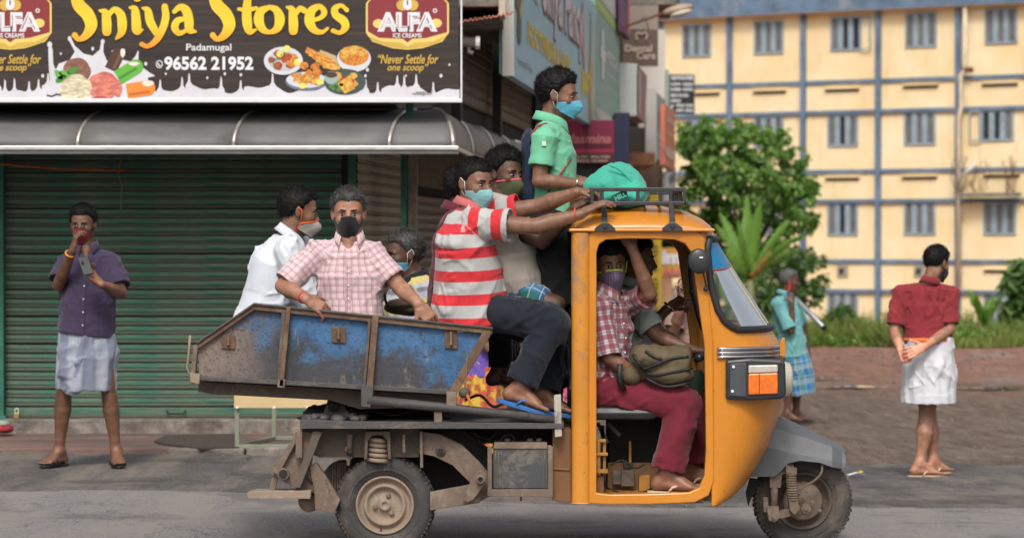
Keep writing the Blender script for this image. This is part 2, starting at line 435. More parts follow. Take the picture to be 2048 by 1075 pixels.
def add_foot(F, an, d, s=1.0, up=(0, 0, 1)):
    d = V3(d); d /= np.linalg.norm(d); up = V3(up); up = up - d * d.dot(up); up /= np.linalg.norm(up); a = np.cross(up, d); an = V3(an)
    heel = an - d * .045 * s - up * .048 * s; ball = an + d * .115 * s - up * .062 * s
    F.seg(an + up * .02 * s, heel, .036 * s, .032 * s, k=.02); F.seg(an, ball + up * .005 * s, (.034 * s, .038 * s), (.046 * s, .019 * s), ref=a, k=.03, cap=.02)
    F.seg(heel, ball, (.031 * s, .028 * s), (.046 * s, .017 * s), ref=a, k=.02, cap=.02)
    for i in range(5):
        o = (-1.75 + i * .9) * .0185 * s; b = ball + a * o + d * (.012 - .008 * abs(i - 1) * .5) * s
        r = (.0125 if i == 0 else .0085) * s
        F.seg(b, b + d * (.045 - .006 * i) * s - up * .006 * s, r * 1.05, r, k=.005)
    return heel, ball, a, up, d
def fold(V, d, fa, fc, s, sharp=2.0):
    "long creases running along direction d: fa cycles/m along, fc across"
    d = V3(d) / np.linalg.norm(d); a = V @ d; P = (V - np.outer(a, d)) * fc + np.outer(a, d) * fa + s
    n = vnoise(P + .5 * np.stack([vnoise(V * 5 + s)] * 3, 1)); return np.clip(1 - np.abs(n) * sharp, 0, 1) ** 1.6
def wrinkle(V, F, at, amp, freq=1.0, seed=0.0, it=1, dirs=None):
    N = vnormals(V, F); s = seed * 13.7; dirs = dirs or ((.35, .1, 1), (-.5, .2, .9), (.9, 0, .45))
    w1 = sstep(-.3, .5, vnoise(V * 5 + s)); w2 = sstep(-.3, .5, vnoise(V * 5 + s + 40)); w3_ = sstep(.0, .6, vnoise(V * 6 + s + 80))
    d = .9 * w1 * fold(V, dirs[0], 3.0 * freq, 15 * freq, s) + .8 * w2 * fold(V, dirs[1], 3.5 * freq, 18 * freq, s + 9, 2.4) + .7 * w3_ * fold(V, dirs[2], 4 * freq, 22 * freq, s + 21, 2.6)
    d = amp * 2.1 * (d + .42 * vnoise(V * 9 * freq + s) + .12 * vnoise(V * 40 + s) - .35)
    return relax(V + N * np.maximum(d, -.0045)[:, None], F, it, 0.15)
def garment(name, F, mt, parent, vox=.009, amp=.006, freq=1.0, seed=0.0, label=None, pleat=None):
    V, Q = F.mesh(vox); V = relax(V, Q, 1, .4); at = F.clothuv(V)
    if pleat:
        N = vnormals(V, Q); V = V + N * (pleat[0] * np.sin(at[:, 0] * pleat[1] + 4 * vnoise(V * 4 + seed)) * pleat[2](at[:, 1]))[:, None]
    dm = np.ones(len(V))
    for q in F.pr:
        if q.op == '-': dm = np.minimum(dm, .15 + .85 * sstep(.004, .035, np.abs(Field.ev(q, V)[0])))
    V = wrinkle(V, Q, at, amp * dm, freq, seed)
    return np_obj(name, V, Q, mt, parent, attr=at, label=label)
def hair_obj(c, M, s, mt, parent, style='short', seed=0, line=0.0, volume=1.0):
    P = 84; T = 52; th = np.linspace(0.02, math.pi * 0.86, T); ph = np.linspace(0, 2 * math.pi, P, endpoint=False)
    TH, PH = np.meshgrid(th, ph, indexing='ij')
    D = np.stack([np.sin(TH) * np.cos(PH), np.sin(TH) * np.sin(PH), np.cos(TH)], -1).reshape(-1, 3)
    base = D * np.array((.100, .079, .087)) + np.array((-.012, 0, .034))
    x, z = base[:, 0], base[:, 2]
    y_ = np.abs(base[:, 1]); hl = np.interp(x, [-.11, -.06, -.035, -.012, .012, .022, .045, .07, .1], [-.055, -.052, -.03, .018, .002, .034, .052, .064, .068]) + line * sstep(.0, .06, x) + .010 * np.exp(-((y_ - .045) / .018) ** 2) * sstep(.02, .05, x) + 0.005 * vnoise(D * 12 + seed)
    m = sstep(-.006, .010, z - hl); m2 = sstep(-.004, .040, z - hl)
    curly = {'short': .0045, 'curly': .009, 'wavy': .007, 'crop': .0025}[style]
    thick = {'short': .009, 'curly': .020, 'wavy': .013, 'crop': .005}[style] * volume
    topw = 0.55 + 0.75 * sstep(.0, .1, z) + 0.25 * sstep(.03, .08, x) * (1 if style != 'crop' else 0)
    fr = {'short': 26, 'curly': 16, 'wavy': 14, 'crop': 30}[style]
    n = vnoise(D * fr + seed * 3) * curly + vnoise(D * fr * 2.3 + seed) * curly * 0.6
    r = m * (.003 + m2 * (thick * topw + n)) - (1 - m) * .012
    rad = base - np.array((-.012, 0, .034)); L = np.linalg.norm(rad, axis=1)[:, None]
    V = base + rad / L * r[:, None]
    V = c + (V * s) @ M.T
    f = []
    for i in range(T - 1):
        for k in range(P): f.append((i * P + k, (i + 1) * P + k, (i + 1) * P + (k + 1) % P, i * P + (k + 1) % P))
    f.append(tuple(reversed(range(P))))
    verts = V.tolist(); rs = np.random.default_rng(int(seed * 10) + 3)
    cand = np.where(m > 0.75)[0]
    Nn = (rad / L) @ M.T; up = M[:, 2]; fw = M[:, 0]
    ln = {'short': .020, 'curly': .022, 'wavy': .030, 'crop': .010}[style] * s
    for i in rs.choice(cand, 3400):
        b = V[i] + rs.normal(0, .003, 3); dirv = Nn[i] * rs.uniform(.1, .8) + rs.normal(0, .45, 3) - up * .25 * (style == 'wavy') + fw * .25 * (1 if style in ('wavy', 'short') else 0)
        dirv /= np.linalg.norm(dirv); a = np.cross(dirv, rs.normal(0, 1, 3)); a /= np.linalg.norm(a) + 1e-9; w = .00095 * s
        b = b - dirv * .003; k = len(verts); l = ln * rs.uniform(.5, 1.2); mid = b + dirv * l * .55; dv2 = dirv + rs.normal(0, .5, 3)
        verts += [tuple(b - a * w), tuple(b + a * w), tuple(mid + a * w * .8), tuple(mid - a * w * .8), tuple(mid + dv2 * l * .4)]
        f += [(k, k + 1, k + 2, k + 3), (k + 3, k + 2, k + 4)]
    return mesh_obj('hair', verts, f, mt, parent, smooth=True)
def face_mask(c, M, s, mt, parent, kind='cloth', trim=None, drop=0.0, strapm=None, label=None):
    "kind cloth or surgical; drop lowers it on the nose"
    nu, nv = 25, 13; V = []; A = []
    for j in range(nv):
        v = j / (nv - 1)
        for i in range(nu):
            u = -1 + 2 * i / (nu - 1); th = u * R(80); cu = math.cos(th)
            zt = -.004 - .024 * abs(u) ** 1.3 - drop; zb = -.118 + .040 * abs(u) ** 1.6 - drop * .4
            if kind == 'surgical': zt = -.008 - .020 * abs(u) - drop; zb = -.114 + .044 * abs(u) ** 1.3 - drop * .4
            z = zt + (zb - zt) * v
            a = .088 + .028 * math.sin(math.pi * min(1, v * 1.0 + .12)) * cu ** 3 + .004; b = .074 - .016 * v
            if kind == 'surgical': a += .004 + .002 * math.sin(v * 26)
            nz = math.exp(-(u / .22) ** 2) * (.014 * math.exp(-((v - .25) / .35) ** 2))
            x = (a + nz) * cu - .004 - .010 * v * abs(u); y = b * math.sin(th) * (1.0 + .04)
            y += .0008 * math.sin(v * 9 + u * 14)
            V.append(c + M @ (V3((x, y, z)) * s)); A.append((u * .1, v * .1, 0))
    F = [(j * nu + i, j * nu + i + 1, (j + 1) * nu + i + 1, (j + 1) * nu + i) for j in range(nv - 1) for i in range(nu - 1)]
    V = np.array(V); F = np.array(F)
    o = np_obj('face_mask', V, F, mt, parent, attr=np.array(A), label=label)
    sm = o.modifiers.new('thickness', 'SOLIDIFY'); sm.thickness = .003 * s; sm.offset = 0
    def L(x, y, z): return c + M @ (V3((x, y, z)) * s)
    if strapm or kind == 'surgical':
        b = MB()
        for sg in (0, nu - 1):
            y = -1 if sg == 0 else 1
            b.tube([V[sg], L(.01, .083 * y, .012), L(-.014, .090 * y, .030), L(-.026, .088 * y, .008), L(-.014, .084 * y, -.024), V[(nv - 1) * nu + sg]], .0020 * s, 6)
        b.build('ear_loop', strapm or M_WHITE, o, smooth=True)
    if trim is not None:
        b = MB(); b.tube([V[i] for i in range(nu)], .0048 * s, 6)
        if trim[1]:
            b.tube([V[j * nu] for j in range(nv)], .004 * s, 6); b.tube([V[j * nu + nu - 1] for j in range(nv)], .004 * s, 6)
            for y, e in ((-1, V[0]), (1, V[nu - 1])): b.tube([e, L(.01, .083 * y, .008), L(-.012, .090 * y, .026)], .0035 * s, 6)
        b.build('mask_trim', trim[0], o, smooth=True)
    return o
M_WHITE = mat('elastic_white', (.75, .75, .73), .7, .05, 10, 0)
M_EYEW = mat('eye_white', (.30, .26, .23), .3, .05, 30, 0); M_IRIS = mat('iris', (.010, .006, .004), .15, .1, 30, 0)
H_BLACK = mat('hair_black', (.0075, .0068, .0065), .62, .35, 60, .001, spec=.22); H_GREY = mat('hair_grey', (.12, .115, .11), .7, .8, 90, .001, spec=.2)
H_MIX = mat('hair_greying', (.055, .052, .050), .5, .7, 60, .001, spec=.35); H_WHITE = mat('hair_white_grey', (.26, .25, .24), .6, .4, 70, .001)
def face_bits(c, M, s, parent, brow=H_BLACK, eyes=True):
    def L(x, y, z): return c + M @ (V3((x, y, z)) * s)
    for sg in (-1, 1):
        rot = M @ np.array(Matrix.Rotation(R(20) * sg, 3, 'Z')); RM = Matrix(rot.tolist())
        if eyes:
            b = MB(); b.ell(L(.0775, .0315 * sg, .002), (.0085 * s, .0140 * s, .0050 * s), 14, 8, RM); n0 = len(b.f)
            b.ell(L(.0822, .0308 * sg, .002), (.0052 * s, .0070 * s, .0052 * s), 12, 8, RM)
            mesh_obj('eye', b.v, b.f, None, parent, smooth=True, mats=[M_EYEW, M_IRIS], midx=[0] * n0 + [1] * (len(b.f) - n0))
            b = MB(); b.tube([L(.079 - .016 * abs(t) ** 2 * (1 if t > 0 else .4), (.0315 + .0175 * t) * sg, .0085 - .005 * t * t) for t in (-1, -.5, 0, .5, 1)], [.001 * s, .0022 * s, .0026 * s, .0022 * s, .001 * s], 6)
            b.build('eyelid', M_IRIS, parent, smooth=True)
        b = MB(); b.tube([L(.0885 - .022 * t * t * (1 if t > -0.2 else .1), (.030 + .022 * t) * sg, .0215 + .004 * (1 - (t - .2) ** 2)) for t in (-.9, -.5, 0, .5, 1)], [.003 * s, .0045 * s, .0045 * s, .0035 * s, .001 * s], 6)
        b.build('eyebrow', brow, parent, smooth=True)
def collar(name, N, axis, fwd, r, mt, parent, h=.036, open_=0.5, flare=.016):
    "shirt collar round the neck: N centre, axis up the neck, fwd to the throat"
    ax = V3(axis) / np.linalg.norm(axis); f = V3(fwd); f = f - ax * f.dot(ax); f /= np.linalg.norm(f); l = np.cross(ax, f); V = []; nn = 29
    for j, (dz, dr) in enumerate(((-.012, -.001), (h * .55, .0), (h, -.001), (h * 1.02, .005), (h * .45, flare * .6), (-.008, flare + .004))):
        for i in range(nn):
            u = -1 + 2 * i / (nn - 1); th = u * (math.pi - open_ * .5); e = abs(u) ** 4
            rr = r + dr; lift = -.030 * e * (1 if j >= 3 else .5) - (.018 * e if j == 5 else 0); fo = .014 * e * (j >= 3)
            V.append(V3(N) + (f * math.cos(th) + l * math.sin(th)) * -1 * 0 + (-f * math.cos(th) * (rr * 1.12) + l * math.sin(th) * rr * 1.0) + f * fo + ax * (dz + lift + .012 * math.cos(th)))
    F = np.array([(j * nn + i, j * nn + i + 1, (j + 1) * nn + i + 1, (j + 1) * nn + i) for j in range(5) for i in range(nn - 1)])
    at = np.array([(0.02 * (k % nn), .01 * (k // nn), 0) for k in range(len(V))])
    o = np_obj(name, np.array(V), F, mt, parent, attr=at); sm = o.modifiers.new('thickness', 'SOLIDIFY'); sm.thickness = .003; sm.offset = 0
    return o
def slipper(an, d, mt, strapm, parent, s=1.0, up=(0, 0, 1), kind='thong', th=.014, name='slipper'):
    d = V3(d); d /= np.linalg.norm(d); up = V3(up); up = up - d * d.dot(up); up /= np.linalg.norm(up); a = np.cross(up, d); an = V3(an)
    o0 = an - up * .082 * s; out = []
    for t in np.linspace(0, 1, 26, endpoint=False):
        an_ = 2 * math.pi * t; xx = .048 + .142 * math.cos(an_); w = .040 + .012 * math.cos(an_) + .004 * math.sin(2 * an_); out.append((xx, w * math.sin(an_)))
    b = MB(); v = [o0 + d * (x * s) + a * (y * s) + up * z for z in (0, -th) for x, y in out]; n = len(out)
    b.add(v, [tuple(range(n)), tuple(reversed(range(n, 2 * n)))] + [(i, i + n, (i + 1) % n + n, (i + 1) % n) for i in range(n)])
    o = b.build(name, mt, parent, bevel=.003)
    b = MB(); P = lambda x, y, z: o0 + d * (x * s) + a * (y * s) + up * (z * s)
    if kind == 'thong':
        for sg in (-1, 1): b.tube([P(.135, -.012, .004), P(.125, -.010 + .008 * sg, .030), P(.085, .026 * sg, .040), P(.03, .040 * sg, .020), P(.012, .044 * sg, -.002)], [.004, .006, .007, .007, .006], 7)
    else:
        for x0, hh in ((.125, .030), (.085, .045), (.045, .058)): b.tube([P(x0, .050 * c, max(-.002, hh * (1 - c * c) ** .5)) for c in (-1, -.85, -.5, 0, .5, .85, 1)], .008, 6)
        b.tube([P(.085, 0, .045), P(.125, -.005, .030)], .007, 6); b.tube([P(-.02, -.042, .0), P(-.045, -.02, .03), P(-.052, 0, .035), P(-.045, .02, .03), P(-.02, .042, .0)], .006, 6)
    b.build('strap', strapm, o, smooth=True)
    return o
def person(label, J, skin, hair=('short', H_BLACK, 0.0, 1.0), build=1.0, vox=.0065, beard=0.0, mask=None, shirt=None, lower=None, feet=None, group=None,
           hs=1.0, seed=1.0, eyes=True, core=.075, belly=0.0, nose=1.0, fth=.014):
    """J: head (pos,yaw,pitch,roll), neck, chest, pelvis, sh, el, wr (pairs), hip, knee, an (pairs), fd (pair), hand (pair of dicts or None)"""
    g = {k: (V3(v) if k in ('neck', 'chest', 'pelvis') else v) for k, v in J.items()}
    base = Vector(g['pelvis']); base.z = min(float(a[2]) for a in g['an']) - .08
    T = thing('person', label, 'person', base, group)
    hp, yaw, pitch = g['head'][0], g['head'][1], g['head'][2]; roll = g['head'][3] if len(g['head']) > 3 else 0
    M = head_M(yaw, pitch, roll); hp = V3(hp); bb = build
    sh = [V3(x) for x in g['sh']]; el = [V3(x) for x in g['el']]; wr = [V3(x) for x in g['wr']]
    hip = [V3(x) for x in g['hip']]; kn = [V3(x) for x in g['knee']]; an = [V3(x) for x in g['an']]
    N, C, Pv = g['neck'], g['chest'], g['pelvis']; sv = sh[1] - sh[0]; hv = hip[1] - hip[0]
    fwd = np.cross(sv, N - Pv); fwd /= np.linalg.norm(fwd)
    if fwd.dot(M[:, 0]) < 0 and abs(fwd.dot(M[:, 0])) > .35: fwd = -fwd
    if 'fwd' in g: fwd = V3(g['fwd'])
    F = Field(); add_head(F, hp, M, hs, nose)
    F.seg(hp + M @ V3((-.022, 0, -.05)) * hs, N + (C - N) * .12, (.052 * hs, .055 * hs), (.062, .060), ref=M[:, 1], k=.03)
    F.seg(N + (C - N) * .25, C, (.085 * bb, .055), (.11 * bb, core), ref=sv, k=.03); F.seg(C, Pv, (.11 * bb, core), (.105 * bb, core), ref=hv, k=.03)
    up_ = (sh[0] + sh[1]) / 2
    for i in (0, 1):
        F.seg(up_ * .6 + sh[i] * .4, sh[i], .045, .043 * bb, k=.03)
        m = sh[i] * .55 + el[i] * .45; q = el[i] * .68 + wr[i] * .32
        F.seg(sh[i], m, .045 * bb, .046 * bb, k=.02); F.seg(m, el[i], .046 * bb, .036 * bb, k=.006)
        F.seg(el[i], q, .037 * bb, .040 * bb, k=.008); F.seg(q, wr[i], .040 * bb, .0255, k=.006)
        h = g['hand'][i]
        if h: add_hand(F, wr[i], h['d'], h['n'], h.get('curl', (.35, .5, .4)), h.get('side', 1), h.get('s', 1.0), h.get('spread', .06), h.get('thumb', (.75, .7, .35)))
        F.seg(Pv * .5 + hip[i] * .5, hip[i], .08, .07, k=.03)
        tk = (lower or {}).get('leg', 1.0)
        m = hip[i] * .6 + kn[i] * .4; F.seg(hip[i], m, .072 * tk * bb, .072 * tk * bb, k=.02); F.seg(m, kn[i], .072 * tk * bb, .053 * tk, k=.006)
        q = kn[i] * .66 + an[i] * .34; cb = V3(g.get('calf', (0, 0, 0))) * .012
        F.seg(kn[i], q + cb, .050 * tk, .055 * tk * bb, k=.008); F.seg(q + cb, an[i] + (kn[i] - an[i]) * .2, .055 * tk * bb, .036, k=.006); F.seg(an[i] + (kn[i] - an[i]) * .2, an[i], .036, .034, k=.006)
        add_foot(F, an[i], g['fd'][i], g.get('fs', 1.0), g.get('fup', ((0, 0, 1),) * 2)[i])
    if shirt and shirt.get('vopen'):
        ax_ = (N - C) / np.linalg.norm(N - C); F.seg(N + fwd * .045 - ax_ * .0, N + fwd * (.084 + .3 * belly) - ax_ * (.10 + shirt['vopen'] * .04), .036, .010, k=.02)
    V, Q = F.mesh(vox); V = relax(V, Q, 1, .5)
    X = (V - hp) @ M / hs; near = (np.linalg.norm(X, axis=1) < .17)
    tint = np.zeros(len(V))
    if beard: tint = np.maximum(tint, near * beard * sstep(-.012, -.042, X[:, 2] + .25 * (X[:, 0] - .03)) * sstep(-.03, .0, X[:, 0]) * sstep(-.16, -.11, X[:, 2]) * (1 - .8 * np.exp(-((X[:, 2] + .065) / .011) ** 2) * np.exp(-(X[:, 1] / .022) ** 2)) * (0.75 + .25 * vnoise(V * 300)))
    tint = np.maximum(tint, near * .9 * sstep(.0, .02, X[:, 2] - np.interp(X[:, 0], [-.1, -.05, -.012, .02, .05, .1], [-.05, -.04, .025, .03, .055, .085])))
    tint = np.maximum(tint, near * .32 * np.exp(-(((np.abs(X[:, 1]) - .031) / .017) ** 2 + ((X[:, 2] - .002) / .011) ** 2)) * (X[:, 0] > .05))  # eye sockets darkened: brow shadow put into the skin tint
    for i in (0, 1):
        h = g['hand'][i]
        if h:
            nn = vnormals(V, Q); near_h = sstep(.20, .14, np.linalg.norm(V - (wr[i] + V3(h['d']) / np.linalg.norm(h['d']) * .08), axis=1))
            tint = tint - .55 * near_h * sstep(.1, .7, nn @ (V3(h['n']) / np.linalg.norm(h['n'])))
        fd_ = V3(g['fd'][i]); nf = sstep(.2, .1, np.linalg.norm(V - an[i], axis=1)); tint = tint - .18 * nf
    np_obj('body', V, Q, skin, T, col=tint)
    hair_obj(hp, M, hs, hair[1], T, hair[0], seed, hair[2], hair[3]); face_bits(hp, M, hs, T, H_BLACK if hair[1] is not H_WHITE else H_GREY, eyes)
    if mask: face_mask(hp, M, hs, parent=T, **mask)
    if shirt:
        S = Field(); w = shirt.get('w', 1.0) * bb; d = shirt.get('d', 1.0); ease = shirt.get('ease', 0.0); hem = V3(shirt['hem']) if 'hem' in shirt else Pv + (Pv - C) * .25; P2 = Pv if (hem - Pv).dot(Pv - C) > .02 * np.linalg.norm(Pv - C) else hem + (C - hem) * .22
        Ws = (P2 + C) / 2 + fwd * belly * .4
        wd = lambda a, b: (a * w + ease, b * d + ease)
        pts = [hem, P2, Ws, C, N * .62 + C * .38]; rs = [wd(.182, .145 + belly), wd(.178, .142 + belly), wd(.164, .128 + belly * 1.1), wd(.170, .126), wd(.118, .092)]
        L = 0.0; S.axis = (hem, (N - hem) / np.linalg.norm(N - hem), 5)
        for k in range(4):
            S.seg(pts[k], pts[k + 1], rs[k], rs[k + 1], ref=hv if k < 2 else sv, k=.010, cap=.02 if k < 3 else .05, v0=L); L += np.linalg.norm(pts[k + 1] - pts[k])
        S.seg(pts[4], N, (.085, .072), (.060, .062), ref=sv, k=.04, cap=.012, v0=L)
        for i in (0, 1):
            S.seg(pts[4] * .5 + C * 0 + sh[i] * .5, sh[i], (.058 + ease * .5, .066 + ease * .5), (.054 + ease * .5, .056 + ease * .5), k=.045, uv=False)
            fr_ = shirt.get('sleeve', .78); fr_ = fr_[i] if hasattr(fr_, '__len__') else fr_
            if fr_ <= 1.0:
                e = sh[i] + (el[i] - sh[i]) * fr_; r0 = .056 * bb + ease * .6; r1 = shirt.get('cuff', .064) * bb + ease * .4
                S.seg(sh[i], e, r0, r1, k=.03, cap=.004, v0=0.0); dn = (el[i] - sh[i]) / np.linalg.norm(el[i] - sh[i])
                S.seg(e - dn * .014, e + dn * .09, r1 - .0125, r1 - .0115, k=.003, cap=.01, op='-')
            else:
                t = fr_ - 1; e = el[i] + (wr[i] - el[i]) * t; r0 = .060 * bb + ease * .5; r1 = .054 * bb + ease * .4; r2 = shirt.get('cuff', .048)
                S.seg(sh[i], el[i], r0, r1, k=.03, v0=0.0); S.seg(el[i], e, r1, r2, k=.010, cap=.004, v0=np.linalg.norm(el[i] - sh[i])); dn = (wr[i] - el[i]) / np.linalg.norm(wr[i] - el[i])
                S.seg(e - dn * .014, e + dn * .09, r2 - .0125, r2 - .0115, k=.003, cap=.01, op='-')
        hd = (hem - C); hd = hd / (np.linalg.norm(hd) + 1e-9)
        if shirt.get('open', True): S.seg(hem - hd * .012, hem + hd * .12, (rs[0][0] - .014, rs[0][1] - .014), (rs[0][0] - .013, rs[0][1] - .013), ref=hv, k=.003, cap=.02, op='-')
        S.seg(N + (C - N) * .12, N + (N - C) * .4, .056, .054, ref=sv, k=.004, op='-', cap=.02)
        go = garment(shirt.get('name', 'shirt'), S, shirt['mat'], T, shirt.get('vox', .0082), shirt.get('amp', .007), shirt.get('freq', 1.0), seed, shirt.get('label'))
        if shirt.get('placket'):
            gv = np.empty(len(go.data.vertices) * 3); go.data.vertices.foreach_get('co', gv); gv = gv.reshape(-1, 3) + np.array(T.location); lat = sv / np.linalg.norm(sv); ax_ = (N - C) / np.linalg.norm(N - C); row = []
            for t in np.linspace(0.04, 1.0, 22):
                c_ = (N - ax_ * .11) * (1 - t) + hem * t; rel = gv - c_; mk = (np.abs(rel @ lat) < .022) & (np.abs(rel @ ax_) < .012)
                if mk.any(): f_ = (rel[mk] @ fwd).max(); row.append(c_ + fwd * (f_ + .002))
            if len(row) > 4:
                row = relax_line(row); Vp = []; Fp = []
                for p in row: Vp += [p - lat * .014, p - lat * .012 + fwd * .003, p + lat * .012 + fwd * .003, p + lat * .014]
                for q in range(len(row) - 1): Fp += [(4 * q + r, 4 * q + r + 1, 4 * q + r + 5, 4 * q + r + 4) for r in range(3)]
                np_obj('placket', np.array(Vp), np.array(Fp), shirt['mat'], T, attr=np.array([(.1 + .01 * (q % 4), .02 * (q // 4), 0) for q in range(len(Vp))]))
                for q in range(2, len(row) - 1, 4): b_ = MB(); b_.ell(row[q] + fwd * .005, (.0055, .0055, .0055), 8, 6); b_.build('button', M_WHITE, T, smooth=True)
        if shirt.get('collar', True): collar('collar', N + (N - C) / np.linalg.norm(N - C) * .006, (N - C) * .7 + (hp - N) * .3, fwd, .064, shirt.get('collar_mat', shirt['mat']), T, h=shirt.get('ch', .036), flare=.017, open_=shirt.get('vopen', .5) * 2.2 if shirt.get('vopen') else .5)
    if lower:
        S = Field(); kd = lower['kind']; w = lower.get('w', 1.0) * bb
        if kd == 'pants' or kd == 'shorts':
            wa = Pv + (C - Pv) * .30; S.seg(wa, Pv, (.128 * w, .095), (.145 * w, .108), ref=hv, k=.03, cap=.01, uv=False)
            for i in (0, 1):
                r = lower.get('r', (.092, .085, .072, .062, .066)); r = [x * w for x in r]; e = kn[i] + (an[i] - kn[i]) * lower.get('len', .93)
                if kd == 'shorts': e = kn[i] + (hip[i] - kn[i]) * (1 - lower.get('len', .9))
                S.seg(Pv * .4 + hip[i] * .6, hip[i], r[0], r[0], k=.04, uv=False)
                if kd == 'pants':
                    S.seg(hip[i], kn[i], r[0], r[2], k=.02, v0=0); S.seg(kn[i], kn[i] * .5 + e * .5, r[2], r[3], k=.012, v0=.45); S.seg(kn[i] * .5 + e * .5, e, r[3], r[4], k=.006, cap=.004, v0=.65)
                    dn = (an[i] - kn[i]) / np.linalg.norm(an[i] - kn[i])
                else: S.seg(hip[i], e, r[0], r[1], k=.035, cap=.004, v0=0); dn = (kn[i] - hip[i]) / np.linalg.norm(kn[i] - hip[i])
                rr = r[4] if kd == 'pants' else r[1]
                S.seg(e - dn * .015, e + dn * .1, rr - .0135, rr - .0125, k=.003, cap=.01, op='-')
            garment('trousers' if kd == 'pants' else 'shorts', S, lower['mat'], T, lower.get('vox', .010), lower.get('amp', .008), lower.get('freq', .9), seed + 2)
        elif kd == 'lungi':       # standing wrap
            pts = [V3(p) for p in lower['pts']]; rs = lower['rs']; L = 0
            for k in range(len(pts) - 1):
                S.seg(pts[k], pts[k + 1], rs[k], rs[k + 1], ref=hv, k=.008, cap=.012, v0=L); L += np.linalg.norm(pts[k + 1] - pts[k])
            dn = (pts[-1] - pts[-2]); dn /= np.linalg.norm(dn)
            for ex in lower.get('extra', ()): S.seg(*ex[:4], ref=hv, k=.03, cap=.02, v0=.3)
            S.seg(pts[-1] - dn * .05, pts[-1] + dn * .12, (rs[-1][0] - .016, rs[-1][1] - .016), (rs[-1][0] - .015, rs[-1][1] - .015), ref=hv, k=.004, cap=.02, op='-')
            Lh = L
            garment('lungi', S, lower['mat'], T, lower.get('vox', .0085), lower.get('amp', .008), .8, seed + 4, pleat=(lower.get('pleat', .006), 70, lambda v: sstep(.0, .3, v)))
        elif kd == 'lap':         # cloth over the thighs of a seated man
            for i in (0, 1): S.seg(hip[i], kn[i] * .72 + hip[i] * .28, .092, .072, k=.05, cap=.02, v0=0)
            S.seg((hip[0] + hip[1]) / 2, ((kn[0] + kn[1]) * .72 + (hip[0] + hip[1]) * .28) / 2, (.14, .08), (.11, .05), ref=hv, k=.05, cap=.03, v0=0)
            S.seg(Pv, Pv * .6 + C * .4, (.165, .13), (.155, .12), ref=hv, k=.04, cap=.02, v0=0)
            garment('lungi', S, lower['mat'], T, .010, .008, .9, seed + 4)
    if feet:
        for i in (0, 1): slipper(an[i], g['fd'][i], feet[0], feet[1], T, g.get('fs', 1.0), g.get('fup', ((0, 0, 1),) * 2)[i], feet[2] if len(feet) > 2 else 'thong', name='slipper', th=fth)
    return T
def relax_line(r, it=3):
    r = [V3(p) for p in r]
    for _ in range(it): r = [r[0]] + [(r[i - 1] + 2 * r[i] + r[i + 1]) / 4 for i in range(1, len(r) - 1)] + [r[-1]]
    return r
def drape(V, x, z, out=.006):
    "front (towards the camera) of mesh points V at world x,z"
    m = np.hypot(V[:, 0] - x, V[:, 2] - z) < .016
    if not m.any(): m = np.hypot(V[:, 0] - x, V[:, 2] - z) < .05
    return V3((x, (V[m, 1].min() if m.any() else V[:, 1].mean()) - out, z))
def ring_band(c, axis, r, t, mt, parent, name='wrist_thread', flat=1.0):
    u, v, w = frame(axis, (0.3, 1, .2)); b = MB()
    b.tube([V3(c) + (u * math.cos(a) + v * math.sin(a)) * r for a in np.linspace(0, 2 * math.pi, 20, endpoint=False)], t, 6, closed=True)
    return b.build(name, mt, parent, smooth=True)
# ---------------------------------------------------------------- ground
YS = [0, 15, 18.4, 21.8, 23.4, 200]; ZS = [0, 0, .035, .05, .06, .06]
YL = [0, 15, 18.4, 22.6, 32, 45, 58, 64, 80, 100, 400]; ZL = [0, 0, -.08, -.20, -.38, -.44, -.46, -.9, -2.2, -3.27, -3.4]
def gz(x, y):
    x = np.asarray(x, float); y = np.asarray(y, float)
    r = sstep(-1.6, 2.4, x - .0877 * (y - 23.6) + .6) * sstep(12, 20, y) + sstep(23, 30, y) * 0
    return np.interp(y, YS, ZS) * (1 - r) + np.interp(y, YL, ZL) * r
def sheet(name, xs, ys, off, mt, kind='structure', rough=0.0, parent=None, shape=None):
    X, Y = np.meshgrid(xs, ys, indexing='ij'); Z = gz(X, Y) + off
    if rough: Z = Z + rough * fbm(np.stack([X * 1.3, Y * .9, X * 0], -1).reshape(-1, 3), 4).reshape(X.shape)
    V = np.stack([X, Y, Z], -1).reshape(-1, 3); n, m = X.shape
    I = (np.arange(n - 1)[:, None] * m + np.arange(m - 1)[None, :]).ravel()
    F = np.stack([I, I + m, I + m + 1, I + 1], 1)
    if shape is not None: F = F[shape(V[F].mean(1))]
    o = np_obj(name, V, F, mt, parent)
    if kind: o['kind'] = kind
    return o
